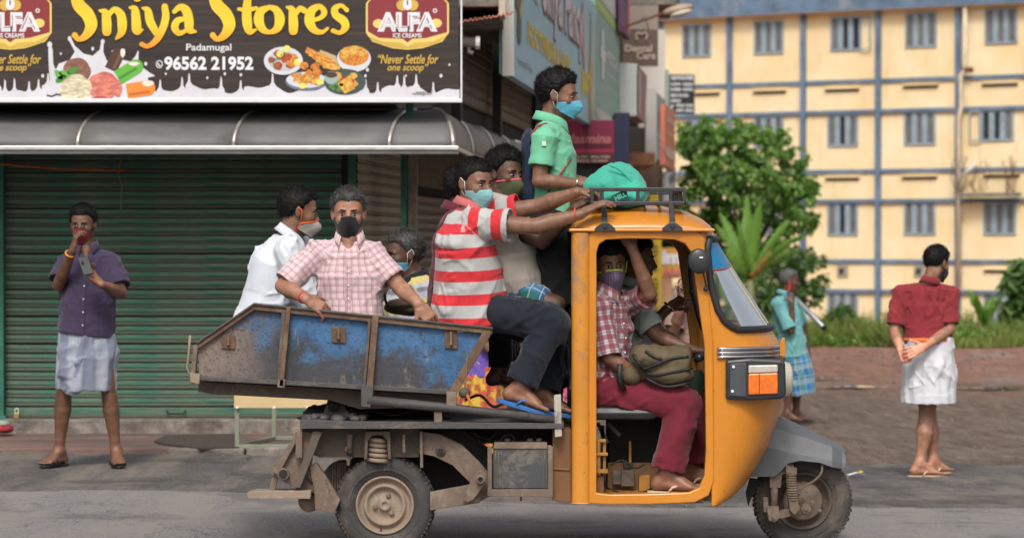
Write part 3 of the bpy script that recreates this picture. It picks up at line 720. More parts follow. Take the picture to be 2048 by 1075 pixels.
def ground_mat():
    m, nt, bs = newmat('ground_earth'); v = coords(nt)
    sp = nd(nt, 'ShaderNodeSeparateXYZ'); nt.links.new(v, sp.inputs[0])
    w = noise(nt, coords(nt, (1, .45, 1)), .35, 4, .6)
    yy = math_(nt, 'ADD', sp.outputs[1], math_(nt, 'MULTIPLY', math_(nt, 'SUBTRACT', w, .5), 9.0))
    g1 = ramp(nt, noise(nt, coords(nt, (1, .14, 1)), 7, 9, .8), [(.36, (.090, .058, .040)), (.5, (.185, .128, .092)), (.64, (.30, .225, .17))])
    g2 = ramp(nt, noise(nt, coords(nt, (1, .14, 1)), 5, 8, .75), [(.4, (.25, .115, .078)), (.6, (.38, .21, .15))])
    f = nd(nt, 'ShaderNodeMapRange'); f.inputs[1].default_value = 37; f.inputs[2].default_value = 45; nt.links.new(yy, f.inputs[0])
    c = mixc(nt, f.outputs[0], g1, g2)
    wet = ramp(nt, noise(nt, coords(nt, (1, .30, 1)), .6, 7, .62), [(.54, 0.0), (.60, 1.0)])
    c = mixc(nt, ramp(nt, noise(nt, coords(nt, (1, .35, 1)), .5, 5, .6), [(.56, 0.0), (.60, .5)]), c, (.34, .30, .27)); c = mixc(nt, math_(nt, 'MULTIPLY', wet, .45), c, (.095, .078, .066))
    sand = ramp(nt, noise(nt, coords(nt, (1, .16, 1)), 1.8, 8, .7), [(.54, 0.0), (.62, .4)]); c = mixc(nt, sand, c, (.25, .205, .17))
    c = mixc(nt, ramp(nt, noise(nt, coords(nt, (1, .12, 1)), 42, 3, .8), [(.58, 0.0), (.68, .35)]), c, (.30, .26, .23))
    nt.links.new(c, bs.inputs['Base Color']); bs.inputs['Roughness'].default_value = .9
    bump(nt, bs, noise(nt, v, 16, 9, .8), .9, .05); return m
def asphalt(name, lo, hi, dust, spots=None):
    m, nt, bs = newmat(name); v = coords(nt)
    a = ramp(nt, noise(nt, coords(nt, (1, .11, 1)), 95, 5, .85), [(.38, lo), (.62, hi)])
    b = ramp(nt, noise(nt, coords(nt, (1, .22, 1)), 2.2, 10, .75), [(.44, 0.0), (.58, .8)]); c = mixc(nt, b, a, dust)
    st = ramp(nt, noise(nt, coords(nt, (.5, .6, 1)), 1.7, 7, .65), [(.54, 0.0), (.62, .5)]); c = mixc(nt, st, c, [x * .5 for x in lo])
    cr = math_(nt, 'ABSOLUTE', math_(nt, 'SUBTRACT', noise(nt, coords(nt, (1, .35, 1)), 1.3, 8, .62), .5)); cm_ = ramp(nt, noise(nt, coords(nt, (1, .3, 1), rot=(0, 0, 1)), .45, 3, .5), [(.50, 0.0), (.58, .7)]); c = mixc(nt, math_(nt, 'MULTIPLY', cm_, ramp(nt, cr, [(.0015, 1.0), (.005, 0.0)])), c, (.04, .037, .035))
    g = ramp(nt, noise(nt, coords(nt, (1, .12, 1)), 170, 2, .9), [(.60, 0.0), (.70, .5)]); c = mixc(nt, g, c, (.36, .34, .31))
    nt.links.new(c, bs.inputs['Base Color']); bs.inputs['Roughness'].default_value = .85
    bump(nt, bs, noise(nt, coords(nt, (1, .35, 1)), 90, 6, .8), .8, .014); return m
M_ROAD = asphalt('asphalt_worn', (.17, .163, .16), (.30, .285, .28), (.29, .26, .235)); M_SHO = asphalt('asphalt_old', (.055, .052, .052), (.13, .12, .115), (.22, .19, .16))
xs = np.concatenate([np.linspace(-80, -8, 25), np.linspace(-7.5, 12, 118), np.linspace(13, 90, 30)]); ys = np.concatenate([np.linspace(2, 17, 16), np.linspace(17.2, 60, 190), np.linspace(61, 120, 60), np.linspace(130, 400, 10)])
M_GROUND = ground_mat()
sheet('ground', xs, ys, -.02, M_GROUND)
def wob(x, s): return .10 * vnoise(np.stack([x * 1.3, x * 0 + s, x * 0], -1)) + .05 * vnoise(np.stack([x * 5, x * 0 + s, x * 0], -1))
X2 = np.linspace(-30, 30, 400)
sheet('road_shoulder', X2, np.linspace(17.6, 25, 75), -.004, M_SHO, shape=lambda c: (c[:, 1] < np.interp(c[:, 0], [-6, -1.0, .5, 2.2, 7], [21.75, 21.7, 23.5, 24.1, 24.2]) + wob(c[:, 0], 3) * 2.2))
sheet('road', X2, np.linspace(2, 18.7, 168), 0.0, M_ROAD, shape=lambda c: (c[:, 1] < 18.45 + wob(c[:, 0], 9) * .25))
# puddles on the lot
def puddle_mat():
    m, nt, bs = newmat('puddle_water'); bs.inputs['Base Color'].default_value = (.22, .17, .12, 1); bs.inputs['Roughness'].default_value = .04
    bs.inputs['Specular IOR Level'].default_value = 1.0; bs.inputs['Metallic'].default_value = .0; bs.inputs['Coat Weight'].default_value = 1; bs.inputs['Coat Roughness'].default_value = .02
    return m
M_PUD = puddle_mat()
def puddle(px, py, wpx, z, hy, lab):
    Y = (CAM_H - z) * FPX / (py - HOR); c = W(px, py, Y); hw = wpx / 2 / FPX * Y; n = 60; v = []
    for k in range(n):
        a = 2 * math.pi * k / n; rr = 1 + .28 * math.sin(3 * a + px) + .14 * math.sin(7 * a + py) + .07 * math.sin(13 * a)
        v.append((c.x + hw * math.cos(a) * rr, c.y + hy * math.sin(a) * rr, 0))
    zz = float(np.mean(gz([q[0] for q in v], [q[1] for q in v]))) + .012
    o = mesh_obj('puddle', [(q[0], q[1], zz) for q in v], [tuple(range(n))], M_PUD); o['kind'] = 'structure'
for a in ((1700, 771, 120, -.40, .22), (1985, 774, 150, -.40, .22), (1655, 756, 90, -.42, .16)): puddle(*a, '')
# pavement and shop plinth
M_CONC = mat('old_concrete', (.25, .22, .19), .9, .45, 9, .006, dirt=(.09, .075, .065), dirt_amt=.6, dirt_scale=4)
M_PAVE = mat('pavement_red', (.19, .115, .095), .9, .4, 7, .006, dirt=(.09, .07, .06), dirt_amt=.6, stretch=(.4, 1, 1))
XW = W(708, 600, 23.6).x                      # corner of the shop
b = MB(); b.box(-12, XW + .35, 21.75, 23.42, .02, .068)
b.build('pavement', M_PAVE, kind='structure', bevel=.01)
for i in range(16):                            # uneven kerb slabs along the pavement's edge
    x0 = -9.2 + i * .56
    sl = MB().box(x0, x0 + .548, 21.60 + .05 * math.sin(i * 2.1), 21.745, .0, .074 + .004 * math.sin(i * 5)).build('kerb_stone', M_CONC, kind='structure', bevel=.012) if i > 11 else None
mt_ = thing('floor_mat', 'dark brown worn mat lying on the red pavement left of the sign stand', 'mat', W(395, 890, 22.4)); pv = []
for px, py in ((308, 884), (330, 872), (470, 870), (478, 896), (400, 898), (330, 890)): Yq = (CAM_H - .072) * FPX / (py - HOR); q = W(px, py, Yq); pv.append((q.x, min(q.y, 23.35)))
m_ = MB(); n_ = len(pv); m_.add([(x, y, .070) for x, y in pv] + [(x, y, .084) for x, y in pv], [tuple(range(n_)), tuple(reversed(range(n_, 2 * n_)))] + [(i, (i + 1) % n_, (i + 1) % n_ + n_, i + n_) for i in range(n_)]); m_.build('mat_sheet', mat('mat_brown', (.060, .045, .036), .9, .4, 20, .004), mt_)
sh = thing('corner_shop', 'long shuttered corner shop under the dark curved awning', 'shop', (XW, 23.6, .06))
MB().box(-12, XW + .12, 23.42, 24.2, .0, .178).build('plinth', M_CONC, sh, bevel=.015)
M_DARK = mat('dark_wall', (.030, .027, .025), .9, .4, 4, .004); M_GRNP = mat('green_post_paint', (.02, .13, .09), .55, .3, 8, .001, dirt=(.05, .045, .035), dirt_amt=.3)
MB().box(-12, XW - .02, 23.72, 23.9, .17, 2.6).build('inner_wall', M_DARK, sh)
MB().box(-12, XW + .02, 23.3, 23.9, 2.6, 7.0).build('upper_wall', M_DARK, sh)
# green roller shutter, one object per slat
def shutter_mat(name, col, dust, streak=.5):
    m, nt, bs = newmat(name); v = coords(nt, (.5, 1, 6)); v2 = coords(nt)
    c = ramp(nt, noise(nt, v, 3, 6, .7), [(.3, [x * .7 for x in col]), (.7, [x * 1.3 for x in col])])
    f = ramp(nt, noise(nt, coords(nt, (1.2, 1, 14)), 2.4, 8, .75), [(.42, 0.0), (.60, streak)]); c = mixc(nt, f, c, dust)
    f2 = ramp(nt, noise(nt, v2, 30, 5, .8), [(.66, 0.0), (.72, .6)]); c = mixc(nt, f2, c, [x * .8 for x in dust])
    lip = nd(nt, 'ShaderNodeSeparateXYZ'); nt.links.new(v2, lip.inputs[0]); lm_ = ramp(nt, lip.outputs[2], [(.026, 1.0), (.034, 0.0)]); c = mixc(nt, math_(nt, 'MULTIPLY', lm_, .75), c, [x * .42 for x in dust])
    rst = ramp(nt, noise(nt, coords(nt, (2.2, 1, 1.1)), 1.6, 8, .7), [(.60, 0.0), (.70, .75)]); c = mixc(nt, rst, c, (.10, .045, .022))
    nt.links.new(c, bs.inputs['Base Color']); bs.inputs['Roughness'].default_value = .6; bump(nt, bs, noise(nt, v2, 60, 5, .7), .4, .002); return m
M_SHG = shutter_mat('green_shutter_paint', (.015, .125, .083), (.19, .175, .12), .6); M_SHT = shutter_mat('tan_shutter_paint', (.27, .23, .15), (.40, .36, .26), .5); M_SHB = shutter_mat('brown_shutter_paint', (.17, .115, .075), (.27, .21, .15), .5)
def slat_profile(h):
    "(out, z): flat face, then a rolled lip"
    return [(0, 0), (.004, .004), (.012, .010), (.012, .018), (.004, .024), (.0, .028), (.003, .034), (.006, h * .55), (.004, h * .93), (0, h * .97)]
def slats(par, p0, p1, z0, z1, pitch, mt, name='slat', skip=0):
    "slats between ground points p0,p1 facing the side to the right of p0->p1 turned to the camera"
    p0 = Vector(p0); p1 = Vector(p1); d = (p1 - p0); L = d.length; d.normalize(); nrm = Vector((d.y, -d.x, 0))
    pr = slat_profile(pitch); V = []; n = len(pr); S = 12
    rs = random.Random(int(L * 100))
    for k in range(S + 1):
        for o_, z in pr: q = d * (L * k / S) + nrm * (o_ + .0015 * math.sin(k * 2.3)); V.append((q.x, q.y, z + .001 * math.sin(k * 1.7 + z * 40)))
    F = [(k * n + j, (k + 1) * n + j, (k + 1) * n + j + 1, k * n + j + 1) for k in range(S) for j in range(n - 1)]
    me = None; z = z0; first = None
    while z < z1:
        if first is None:
            first = mesh_obj(name, V, F, mt, par, smooth=False, shift=False); o = first
        else: o = first.copy(); link(o); o.parent = par
        o.location = Vector((p0.x, p0.y + rs.uniform(-.003, .003), z)) - base_of(par); o.location.z += rs.uniform(-.002, .002)
        if abs(d.x) > .9: o.rotation_euler.y = rs.uniform(-.0011, .0011)
        z += pitch
    return first
XL = -9.0; gs = thing('roller_shutter', 'wide green corrugated roller shutter closed over the shop front', 'shutter', (-4, 23.6, .18))
slats(gs, (XL, 23.63, 0), (XW - .10, 23.63, 0), .262, 2.42, .071, M_SHG)
MB().box(XL, XW - .1, 23.585, 23.625, .182, .260).build('bottom_rail', M_SHG, gs, bevel=.004)
b = MB(); c0 = W(352, 823, 23.57); b.tube([c0 + Vector((-.075, 0, .01)), c0 + Vector((-.06, -.02, -.012)), c0 + Vector((.06, -.02, -.012)), c0 + Vector((.075, 0, .01))], .007, 6); b.build('handle', M_DARK, gs, smooth=True)
M_RUST = mat('rusty_iron', (.13, .06, .032), .85, .45, 12, .002); M_BRASS = mat('brass', (.42, .30, .12), .4, .2, 20, .0005, metal=.8)
c0 = W(33, 822, 23.55); pl = thing('padlock', 'small brass padlock hanging at the lower left corner of the green shutter', 'padlock', c0)
MB().box(c0.x - .022, c0.x + .022, c0.y - .012, c0.y + .012, c0.z - .055, c0.z - .01).build('lock_body', M_BRASS, pl, bevel=.004)
MB().tube([c0 + Vector((-.014, 0, -.012)), c0 + Vector((-.014, 0, .014)), c0 + Vector((0, 0, .026)), c0 + Vector((.014, 0, .014)), c0 + Vector((.014, 0, -.012))], .004, 6).build('shackle', M_WHITE, pl, smooth=True)
b = MB(); b.box(-4.25, -4.0, 23.57, 23.582, .285, .30); b.build('hasp', M_RUST, gs)
def post(px0, px1, Y, mt, label, z0=.17, z1=2.35, w=None):
    a = W(px0, 500, Y).x; c = W(px1, 500, Y).x
    t = thing('door_post', label, 'post', ((a + c) / 2, Y, z0)); MB().box(a, c, Y - .05, Y + .05, z0, z1).build('post_shaft', mt, t, bevel=.004)
    MB().box(a - .02, c + .02, Y - .07, Y + .07, z0, z0 + .03).build('post_foot', mt, t, bevel=.004); return t
post(-4, 9, 23.55, M_GRNP, 'dark green channel post at the far left of the green shutter')
post(697, 711, 23.50, M_GRNP, 'green channel post on the corner where green and tan shutters meet')
post(802, 813, 24.7, M_GRNP, 'slim green post in front of the tan shutter', z0=.05)
post(816, 835, 24.9, mat('beige_column_paint', (.30, .26, .18), .8, .3, 5, .003, dirt=(.12, .1, .07)), 'beige concrete post just right of the slim green post', z0=.05)
# side wall running back from the corner
SD = Vector((.0877, 1, 0)).normalized()
def SW(t, out=0.0, z=0.0):
    "point on the side wall, t metres behind the corner, out metres proud of it"
    return Vector((XW, 23.6, 0)) + SD * t + Vector((SD.y, -SD.x, 0)) * out + Vector((0, 0, z))
def side(name, label, cat, t): return thing(name, label, cat, SW(t))
def wallbox(b, t0, t1, o0, o1, z0, z1):
    c = (SW(t0, o0, z0) + SW(t1, o1, z1)) / 2; return b.boxo(c, SD * (t1 - t0) / 2, Vector((SD.y, -SD.x, 0)) * (o1 - o0) / 2, Vector((0, 0, (z1 - z0) / 2)))
rw = side('shop_row', 'row of shuttered shops running back along the side street', 'building', 10)
wallbox(MB(), .3, 55, -3.5, -.12, -.5, 7.5).build('wall', M_DARK, rw); wallbox(MB(), .3, 40, -.10, .58, 2.62, 7.4).build('upper_wall', M_DARK, rw)
wallbox(MB(), 0.3, 55, -.1, .25, -.45, .10).build('plinth', M_CONC, rw)
tn = side('roller_shutter', 'tan roller shutter behind the slim green post on the side street', 'shutter', 1.6)
slats(tn, SW(.15), SW(3.15), .14, 2.45, .082, M_SHT)
bn = side('roller_shutter', 'brown roller shutter with iron grille above it beside the beige post', 'shutter', 5)
slats(bn, SW(3.5), SW(8.6), .10, 1.95, .082, M_SHB)
b = MB()
for k in range(44): wallbox(b, 3.6 + k * .115, 3.62 + k * .115, -.02, .02, 2.08, 2.48)
b.build('grille', M_SHT, bn, kind='stuff')
bn2 = side('roller_shutter', 'long orange brown roller shutter seen behind the passengers farther down the side street', 'shutter', 12)
slats(bn2, SW(8.9), SW(17.5), .05, 2.6, .10, M_SHB2 if 'M_SHB2' in globals() else shutter_mat('orange_shutter', (.26, .13, .07), (.34, .22, .14), .3))
# upper floor shutters above the awning
up = side('roller_shutter', 'dark brown upper shutter half hidden in shade above the side awning', 'shutter', 6)
slats(up, SW(1.0, .62), SW(9.5, .62), 2.75, 4.6, .10, M_SHB)
up2 = side('roller_shutter', 'second dark brown upper shutter farther back under the blue shop sign', 'shutter', 14)
slats(up2, SW(10.2, .62), SW(22, .62), 2.75, 4.6, .10, M_SHB)
M_BLK = mat('black_iron', (.012, .012, .012), .6, .3, 8, .001)
for i, (t, lab) in enumerate(((9.75, 'dark upright post between the two upper shutters'), (1.0, 'dark upright post at the street end of the upper shutter'), (4.6, 'thin dark post crossing the nearer upper shutter'))):
    p = side('wall_post', lab, 'post', t); wallbox(MB(), t, t + .12, .66, .74, 2.55, 4.8).build('post_shaft', M_BLK, p)
cb = side('concrete_ledge', 'weathered concrete ledge above the orange tin roof', 'ledge', 3)
a0 = W(925, -30, 23.9); a1 = W(1006, 28, 23.9); MB().box(a0.x - .3, a1.x, 23.2, 27.5, a1.z, a1.z + .6).build('slab', M_CONC, cb, bevel=.01)
MB().box(a1.x - .03, a1.x + .02, 23.15, 23.2, a1.z - .1, a1.z + .6).build('edge_strip', mat('pale_pole', (.5, .42, .33), .8, .2), cb)
# tin roof sheet with tiles
tr = thing('tin_roof', 'orange rusty tin canopy sheets jutting beside the big signboard', 'canopy', W(970, 50, 24))
M_TIN = mat('orange_tin', (.42, .16, .10), .7, .35, 10, .003, dirt=(.12, .06, .04), dirt_amt=.5)
for k in range(4):
    xa = W(915 + k * 27, 40, 23.9); xb = W(915 + k * 27 + 28, 40, 23.9); b = MB(); V = []; nn = 8
    for i in range(nn + 1):
        for j in range(2):
            V.append((xa.x + (xb.x - xa.x) * i / nn, 23.0 + j * 1.5, W(0, 60 - k * 4 - i * .5, 23.9).z + j * .12 + .012 * math.sin(i * 2.6)))
    F = [(i * 2, i * 2 + 2, i * 2 + 3, i * 2 + 1) for i in range(nn)]
    o = mesh_obj('tin_sheet', V, F, M_TIN, tr); m = o.modifiers.new('th', 'SOLIDIFY'); m.thickness = .012
cc = thing('security_camera', 'beige security camera under the orange tin canopy', 'camera', W(940, 90, 23.2))
M_CAM = mat('camera_grey', (.30, .27, .23), .5, .2); p = W(925, 84, 23.2); q = W(956, 86, 23.2)
MB().tube([p, q], .042, 12).build('camera_body', M_CAM, cc, smooth=True, bevel=.004); MB().tube([W(951, 86, 23.15), W(960, 86, 23.15)], .052, 12).build('hood', M_WHITE, cc)
MB().tube([W(938, 92, 23.2), W(938, 104, 23.2), W(946, 107, 23.2)], .018, 8).build('bracket', M_CAM, cc)
# ---------------------------------------------------------------- awning: curved dark sheets with bright ribs
aw = thing('awning', 'dark curved plastic awning wrapping round the corner shop', 'awning', W(500, 298, 22.4))
m, nt, bs = newmat('awning_sheet'); M_AWN = m
c = ramp(nt, noise(nt, coords(nt, (.6, 1, 2)), 3, 6, .65), [(.3, (.095, .095, .098)), (.7, (.155, .153, .15))])
c = mixc(nt, ramp(nt, noise(nt, coords(nt, (.35, 1, 3.)), 3, 7, .7), [(.56, 0.0), (.74, .4)]), c, (.20, .17, .14)); nt.links.new(c, bs.inputs['Base Color'])
bs.inputs['Roughness'].default_value = .55; bs.inputs['Specular IOR Level'].default_value = .35
m, nt, bs = newmat('awning_sheet_dusty'); M_AWN2 = m
c = ramp(nt, noise(nt, coords(nt, (2, .3, 2)), 3, 6, .65), [(.3, (.13, .105, .085)), (.7, (.26, .215, .18))]); nt.links.new(c, bs.inputs['Base Color']); bs.inputs['Roughness'].default_value = .5
M_ALU = mat('aluminium_strip', (.62, .58, .53), .35, .15, 12, .0005, metal=.6)
YF = 22.45; zt = W(0, 221, 23.35).z; zb = W(0, 293, YF).z; zl = W(0, 300, YF).z
def arc(t): a = t * math.pi / 2; return (23.35 - (23.35 - YF) * math.sin(a), zb + (zt - zb) * math.cos(a))
def rib_x(px): return W(px, 298, YF).x
xr = rib_x(912)
joints = [rib_x(x) for x in (-460, -160, 155, 467, 778)] + [xr - .02]
tops = [rib_x(x) + .17 for x in (-460, -160, 155, 467, 778)] + [W(868, 222, 23.35).x]
N_ = 12
for k in range(5):
    V = []
    for i in range(7):
        for j in range(N_ + 1):
            t = j / N_; y, z = arc(t); f = i / 6; xa = joints[k] + (tops[k] - joints[k]) * (1 - math.sin(t * 1.5)); xb = joints[k + 1] + (tops[k + 1] - joints[k + 1]) * (1 - math.sin(t * 1.5))
            V.append((xa + (xb - xa) * f, y, z + .006 * math.sin(f * 3.1 + k)))
    F = [(i * (N_ + 1) + j, (i + 1) * (N_ + 1) + j, (i + 1) * (N_ + 1) + j + 1, i * (N_ + 1) + j + 1) for i in range(6) for j in range(N_)]
    o = mesh_obj('awning_sheet', V, F, M_AWN, aw, smooth=True); mm = o.modifiers.new('th', 'SOLIDIFY'); mm.thickness = .004
for k in range(6):
    pts = []
    for j in range(N_ + 1):
        t = j / N_; y, z = arc(t); pts.append(Vector((joints[k] + (tops[k] - joints[k]) * (1 - math.sin(t * 1.5)), y - .008, z + .006)))
    MB().tube(pts, .014, 6).build('rib', M_ALU, aw, smooth=True)
MB().box(-9, xr + .02, YF - .03, YF + .012, zb - .026, zb + .004).build('front_lip', M_ALU, aw, bevel=.004)
MB().box(-9, xr + .02, YF - .02, YF + .03, zb - .058, zb - .028).build('front_beam', mat('lip_dark', (.10, .10, .10), .5, .2), aw, bevel=.003)
# side return of the awning
NS = 9; c0 = SW(0); oo = (xr - XW); INN = W(868, 222, 23.35).x - XW
for k in range(NS):
    V = []; t0 = -.9 + k * 2.0; t1 = t0 + 2.0
    if k == 0: t0 = -.1
    for i in range(5):
        tt = t0 + (t1 - t0) * i / 4
        for j in range(N_ + 1):
            a = j / N_ * math.pi / 2; out = INN + (oo - INN) * math.sin(a); z = zb + (zt - zb) * math.cos(a)
            p = SW(tt, out, z)
            if k == 0: yb, zz = arc(j / N_); sft = (1 - i / 4) ; p = p * (1 - sft) + Vector((joints[5] + (tops[5] - joints[5]) * (1 - math.sin(j / N_ * 1.5)) + .012, yb, z)) * sft
            V.append(tuple(p))
    F = [(i * (N_ + 1) + j, (i + 1) * (N_ + 1) + j, (i + 1) * (N_ + 1) + j + 1, i * (N_ + 1) + j + 1) for i in range(4) for j in range(N_)]
    o = mesh_obj('awning_sheet', V, F, M_AWN2, aw, smooth=True); mm = o.modifiers.new('th', 'SOLIDIFY'); mm.thickness = .004
    MB().tube([Vector(V[4 * (N_ + 1) + j]) + Vector((.008, -.006, .004)) for j in range(N_ + 1)], .012, 6).build('rib', M_ALU, aw, smooth=True)
b = MB(); b.beam(Vector((xr, YF, zb - .012)), SW(1.1, oo, zb - .012), .03, .03); b.beam(SW(1.1, oo, zb - .012), SW(17, oo, zb - .012), .03, .03); b.build('side_lip', M_ALU, aw)
for i, (px, z) in enumerate(((3, 2.3),)): pass
M_ORG = mat('orange_tape', (.36, .09, .035), .6, .4, 20, .001)
pp = thing('hanging_rope', 'faded orange plastic rope hung across the top of the green shutter', 'rope', W(120, 335, 23.4))
MB().tube([W(-40, 324, 23.45), W(40, 331, 23.45), W(130, 338, 23.45), W(250, 341, 23.45)], .011, 6).build('rope_strand', M_ORG, pp, smooth=True)
pp = thing('loose_wire', 'thin yellowish wire dangling down the green shutter from the awning', 'wire', W(240, 400, 23.4))
MB().tube([W(246, 308, 23.45), W(241, 325, 23.45), W(236, 350, 23.45), W(245, 372, 23.45), W(241, 400, 23.45), W(243, 420, 23.45)], .0035, 5).build('wire_strand', mat('wire_yellow', (.25, .22, .10), .6), pp, smooth=True)

# ---------------------------------------------------------------- yellow building
BD = Vector((-.838, .546, 0)); BN = Vector((-.546, -.838, 0)); B0 = Vector(((1700 - 1024) / FPX * 103, 103, 0))
def bx(px):
    "distance s along the facade (to the left) where photo column px meets it"
    k = (px - 1024) / FPX; return (B0.x - k * B0.y) / (k * BD.y - BD.x)
def bz(px, py): s = bx(px); Y = B0.y + BD.y * s; return CAM_H - (py - HOR) / FPX * Y
def BP(s, out, z): return B0 + BD * s + BN * out + Vector((0, 0, z))
def bbox_(b, s0, s1, o0, o1, z0, z1):
    c = (BP(s0, o0, z0) + BP(s1, o1, z1)) / 2; return b.boxo(c, BD * (s1 - s0) / 2, BN * (o1 - o0) / 2, Vector((0, 0, (z1 - z0) / 2)))
yb = thing('apartment_building', 'long yellow four storey building with blue bands and blue framed windows', 'building', BP(0, 0, -3.3))
m, nt, bs = newmat('yellow_plaster'); M_YEL = m
c = ramp(nt, noise(nt, coords(nt), .7, 6, .6), [(.35, (.80, .61, .33)), (.65, (.85, .71, .47))])
c = mixc(nt, ramp(nt, noise(nt, coords(nt, (1, 1, .35)), 1.6, 7, .65), [(.55, 0.0), (.85, .5)]), c, (.70, .56, .38)); c = mixc(nt, ramp(nt, noise(nt, coords(nt, (2, 2, .3)), 2.2, 8, .7), [(.56, 0.0), (.72, .38)]), c, (.36, .26, .17))
nt.links.new(c, bs.inputs['Base Color']); bs.inputs['Roughness'].default_value = .9
M_BLU = mat('blue_band_paint', (.115, .175, .26), .8, .35, 1.5, .004, dirt=(.30, .31, .32), dirt_amt=.25, dirt_scale=1.2)
M_FRM = mat('window_frame_blue', (.25, .33, .385), .6, .2, 3, 0); M_PAN = mat('window_glass_grey', (.155, .148, .142), .35, .35, 1.2, 0); M_PAND = mat('window_dark', (.018, .018, .020), .6, .3)
S0, S1 = bx(2330), bx(1240); ztop = bz(1700, 24)
bbox_(MB(), S0, S1, -9, 0, -3.4, ztop).build('wall', M_YEL, yb)
# floor lines (photo rows at column 1700)
rows = [bz(1690, r) for r in (163, 223, 342, 401, 521, 580)]
for i, z in enumerate(rows): bbox_(MB(), S0, S1, 0.0, .13 if i % 2 else .08, z - .085 + (.0 if i % 2 else 0), z + (.045 if i % 2 else .055)).build('string_course', M_BLU, yb, bevel=.01)
z7 = rows[5] - 3.1
bbox_(MB(), S0, S1, -.3, .42, ztop - .02, ztop + .12).build('roof_slab', M_YEL, yb); bbox_(MB(), S0, S1, .30, .45, ztop + .0, ztop + 1.2).build('parapet', M_BLU, yb)
pil = [2072, 1918, 1758, 1608, 1461, 1322]
for px in pil + [2235]: s = bx(px); bbox_(MB(), s - .09, s + .09, .0, .16, -3.4, ztop - .03).build('pilaster', M_BLU, yb, bevel=.01)
pil2 = [2235] + pil
def window(s, z0, z1, w, opened=0, k=0):
    fr = MB(); f = .07; s0, s1 = s - w / 2, s + w / 2
    bbox_(fr, s0, s1, -.02, .06, z0, z0 + f); bbox_(fr, s0, s1, -.02, .06, z1 - f, z1); bbox_(fr, s0, s0 + f, -.02, .058, z0, z1); bbox_(fr, s1 - f, s1, -.02, .058, z0, z1)
    for j in (1, 2): c = s0 + w * j / 3; bbox_(fr, c - .095, c + .095, -.02, .055, z0, z1)
    wn_ = fr.build('window', M_FRM, yb)
    rs = random.Random(k)
    for j in range(3):
        a = s0 + w * j / 3 + .06; dark = (opened == 1 and j == 0) or (k % 5 == 3 and j == 1) or (opened == 2 and j > 0)
        bbox_(MB(), a, a + w / 3 - .12, .004, .012, z0 + .03, z1 - .03).build('pane', M_PAND if dark else M_PAN, wn_)
        if not dark and not opened:
            g = MB()
            for q in range(7): zz = z0 + .12 + q * (z1 - z0 - .2) / 6.5; bbox_(g, a, a + w / 3 - .12, .014, .022, zz, zz + .02)
            g.build('window_bars', M_PAN, wn_, kind='stuff')
    if opened:
        g = MB(); e = s0 if opened == 1 else s1; sg = -1 if opened == 1 else 1; t0, t1 = e, e + sg * .40; lo, hi = min(t0, t1), max(t0, t1)
        bbox_(g, lo, hi, .10, .14, z0, z0 + .05); bbox_(g, lo, hi, .10, .14, z1 - .05, z1); bbox_(g, lo, lo + .045, .10, .14, z0, z1); bbox_(g, hi - .045, hi, .10, .14, z0, z1); g.build('open_casement', M_FRM, wn_)
wins = {0: [(2002, 17, 88, 0), (1842, 26, 95, 0), (1692, 34, 102, 1), (1538, 42, 108, 0), (1394, 49, 114, 0)],
        1: [(1995, 220, 282, 2), (1840, 224, 290, 0), (1686, 229, 293, 0), (1538, 233, 296, 0), (1400, 238, 300, 0)],
        2: [(2000, 404, 469, 0), (1840, 404, 469, 0), (1686, 405, 470, 0), (1540, 407, 471, 0)],
        3: [(2000, 585, 652, 0), (1840, 585, 650, 0), (1686, 584, 650, 0), (1540, 584, 650, 0)]}
kk = 0
for r, L in wins.items():
    for px, t, bt, op in L: kk += 1; window(bx(px), bz(px, bt), bz(px, t), 1.16, op, kk)
for r, (ps, y0) in enumerate(((( (2000, 170), (1842, 174), (1685, 181), (1540, 185), (1408, 189)), 0), (((2004, 352), (1840, 356), (1686, 358), (1540, 362)), 0), (((2005, 542),), 1))):
    for px, py in ps:
        s = bx(px); z = bz(px, py); vent = MB(); bbox_(vent, s - .62, s + .62, -.02, .05, z - .035, z + .035); vo = vent.build('air_slot', M_PAND, yb); bbox_(MB(), s - .66, s + .66, .0, .14, z + .05, z + .09).build('slot_shade', M_YEL, yb)
for px, py in ((1686, 541), (1840, 541), (1540, 541)):
    s = bx(px); z = bz(px, py); bbox_(MB(), s - .2, s + .2, 0, .06, z - .2, z + .2).build('vent_box', M_CAM, yb); b = MB(); c = BP(s, .07, z); b.ell(c, (.11, .04, .11), 14, 8); b.build('fan_hole', M_PAND, yb, smooth=True)
dp = thing('drain_pipe', 'pale drain pipe running down the yellow building at the right', 'pipe', BP(bx(1935), .3, -3))
pts = [BP(bx(1937), .30, bz(1937, 10)), BP(bx(1937), .30, bz(1937, 138)), BP(bx(1930), .35, bz(1930, 152)), BP(bx(1931), .35, bz(1931, 215)), BP(bx(1926), .35, bz(1926, 235)), BP(bx(1926), .35, bz(1926, 580))]
MB().tube(pts, .075, 8).build('pipe_run', mat('pipe_cream', (.62, .52, .38), .6, .2, 2, 0), dp, smooth=True)
MB().beam(BP(bx(1932), .4, bz(1932, 352)), BP(bx(1962), .4, bz(1962, 328)), .1, .1).build('pipe_elbow', M_WHITE, dp)
MB().tube([BP(bx(1932), .3, bz(1932, 140)), BP(bx(1952), .3, bz(1952, 141))], .09, 8).build('pipe_joint', M_RUST, dp)
lm = thing('window_ledge_plants', 'dry vines hanging from a grey ledge on the yellow building', 'vines', BP(bx(1985), .5, bz(1985, 393)))
bbox_(MB(), bx(2048), bx(1937), .2, .7, bz(1990, 393), bz(1990, 386)).build('ledge', M_CONC, lm)
b = MB(); rs = random.Random(5)
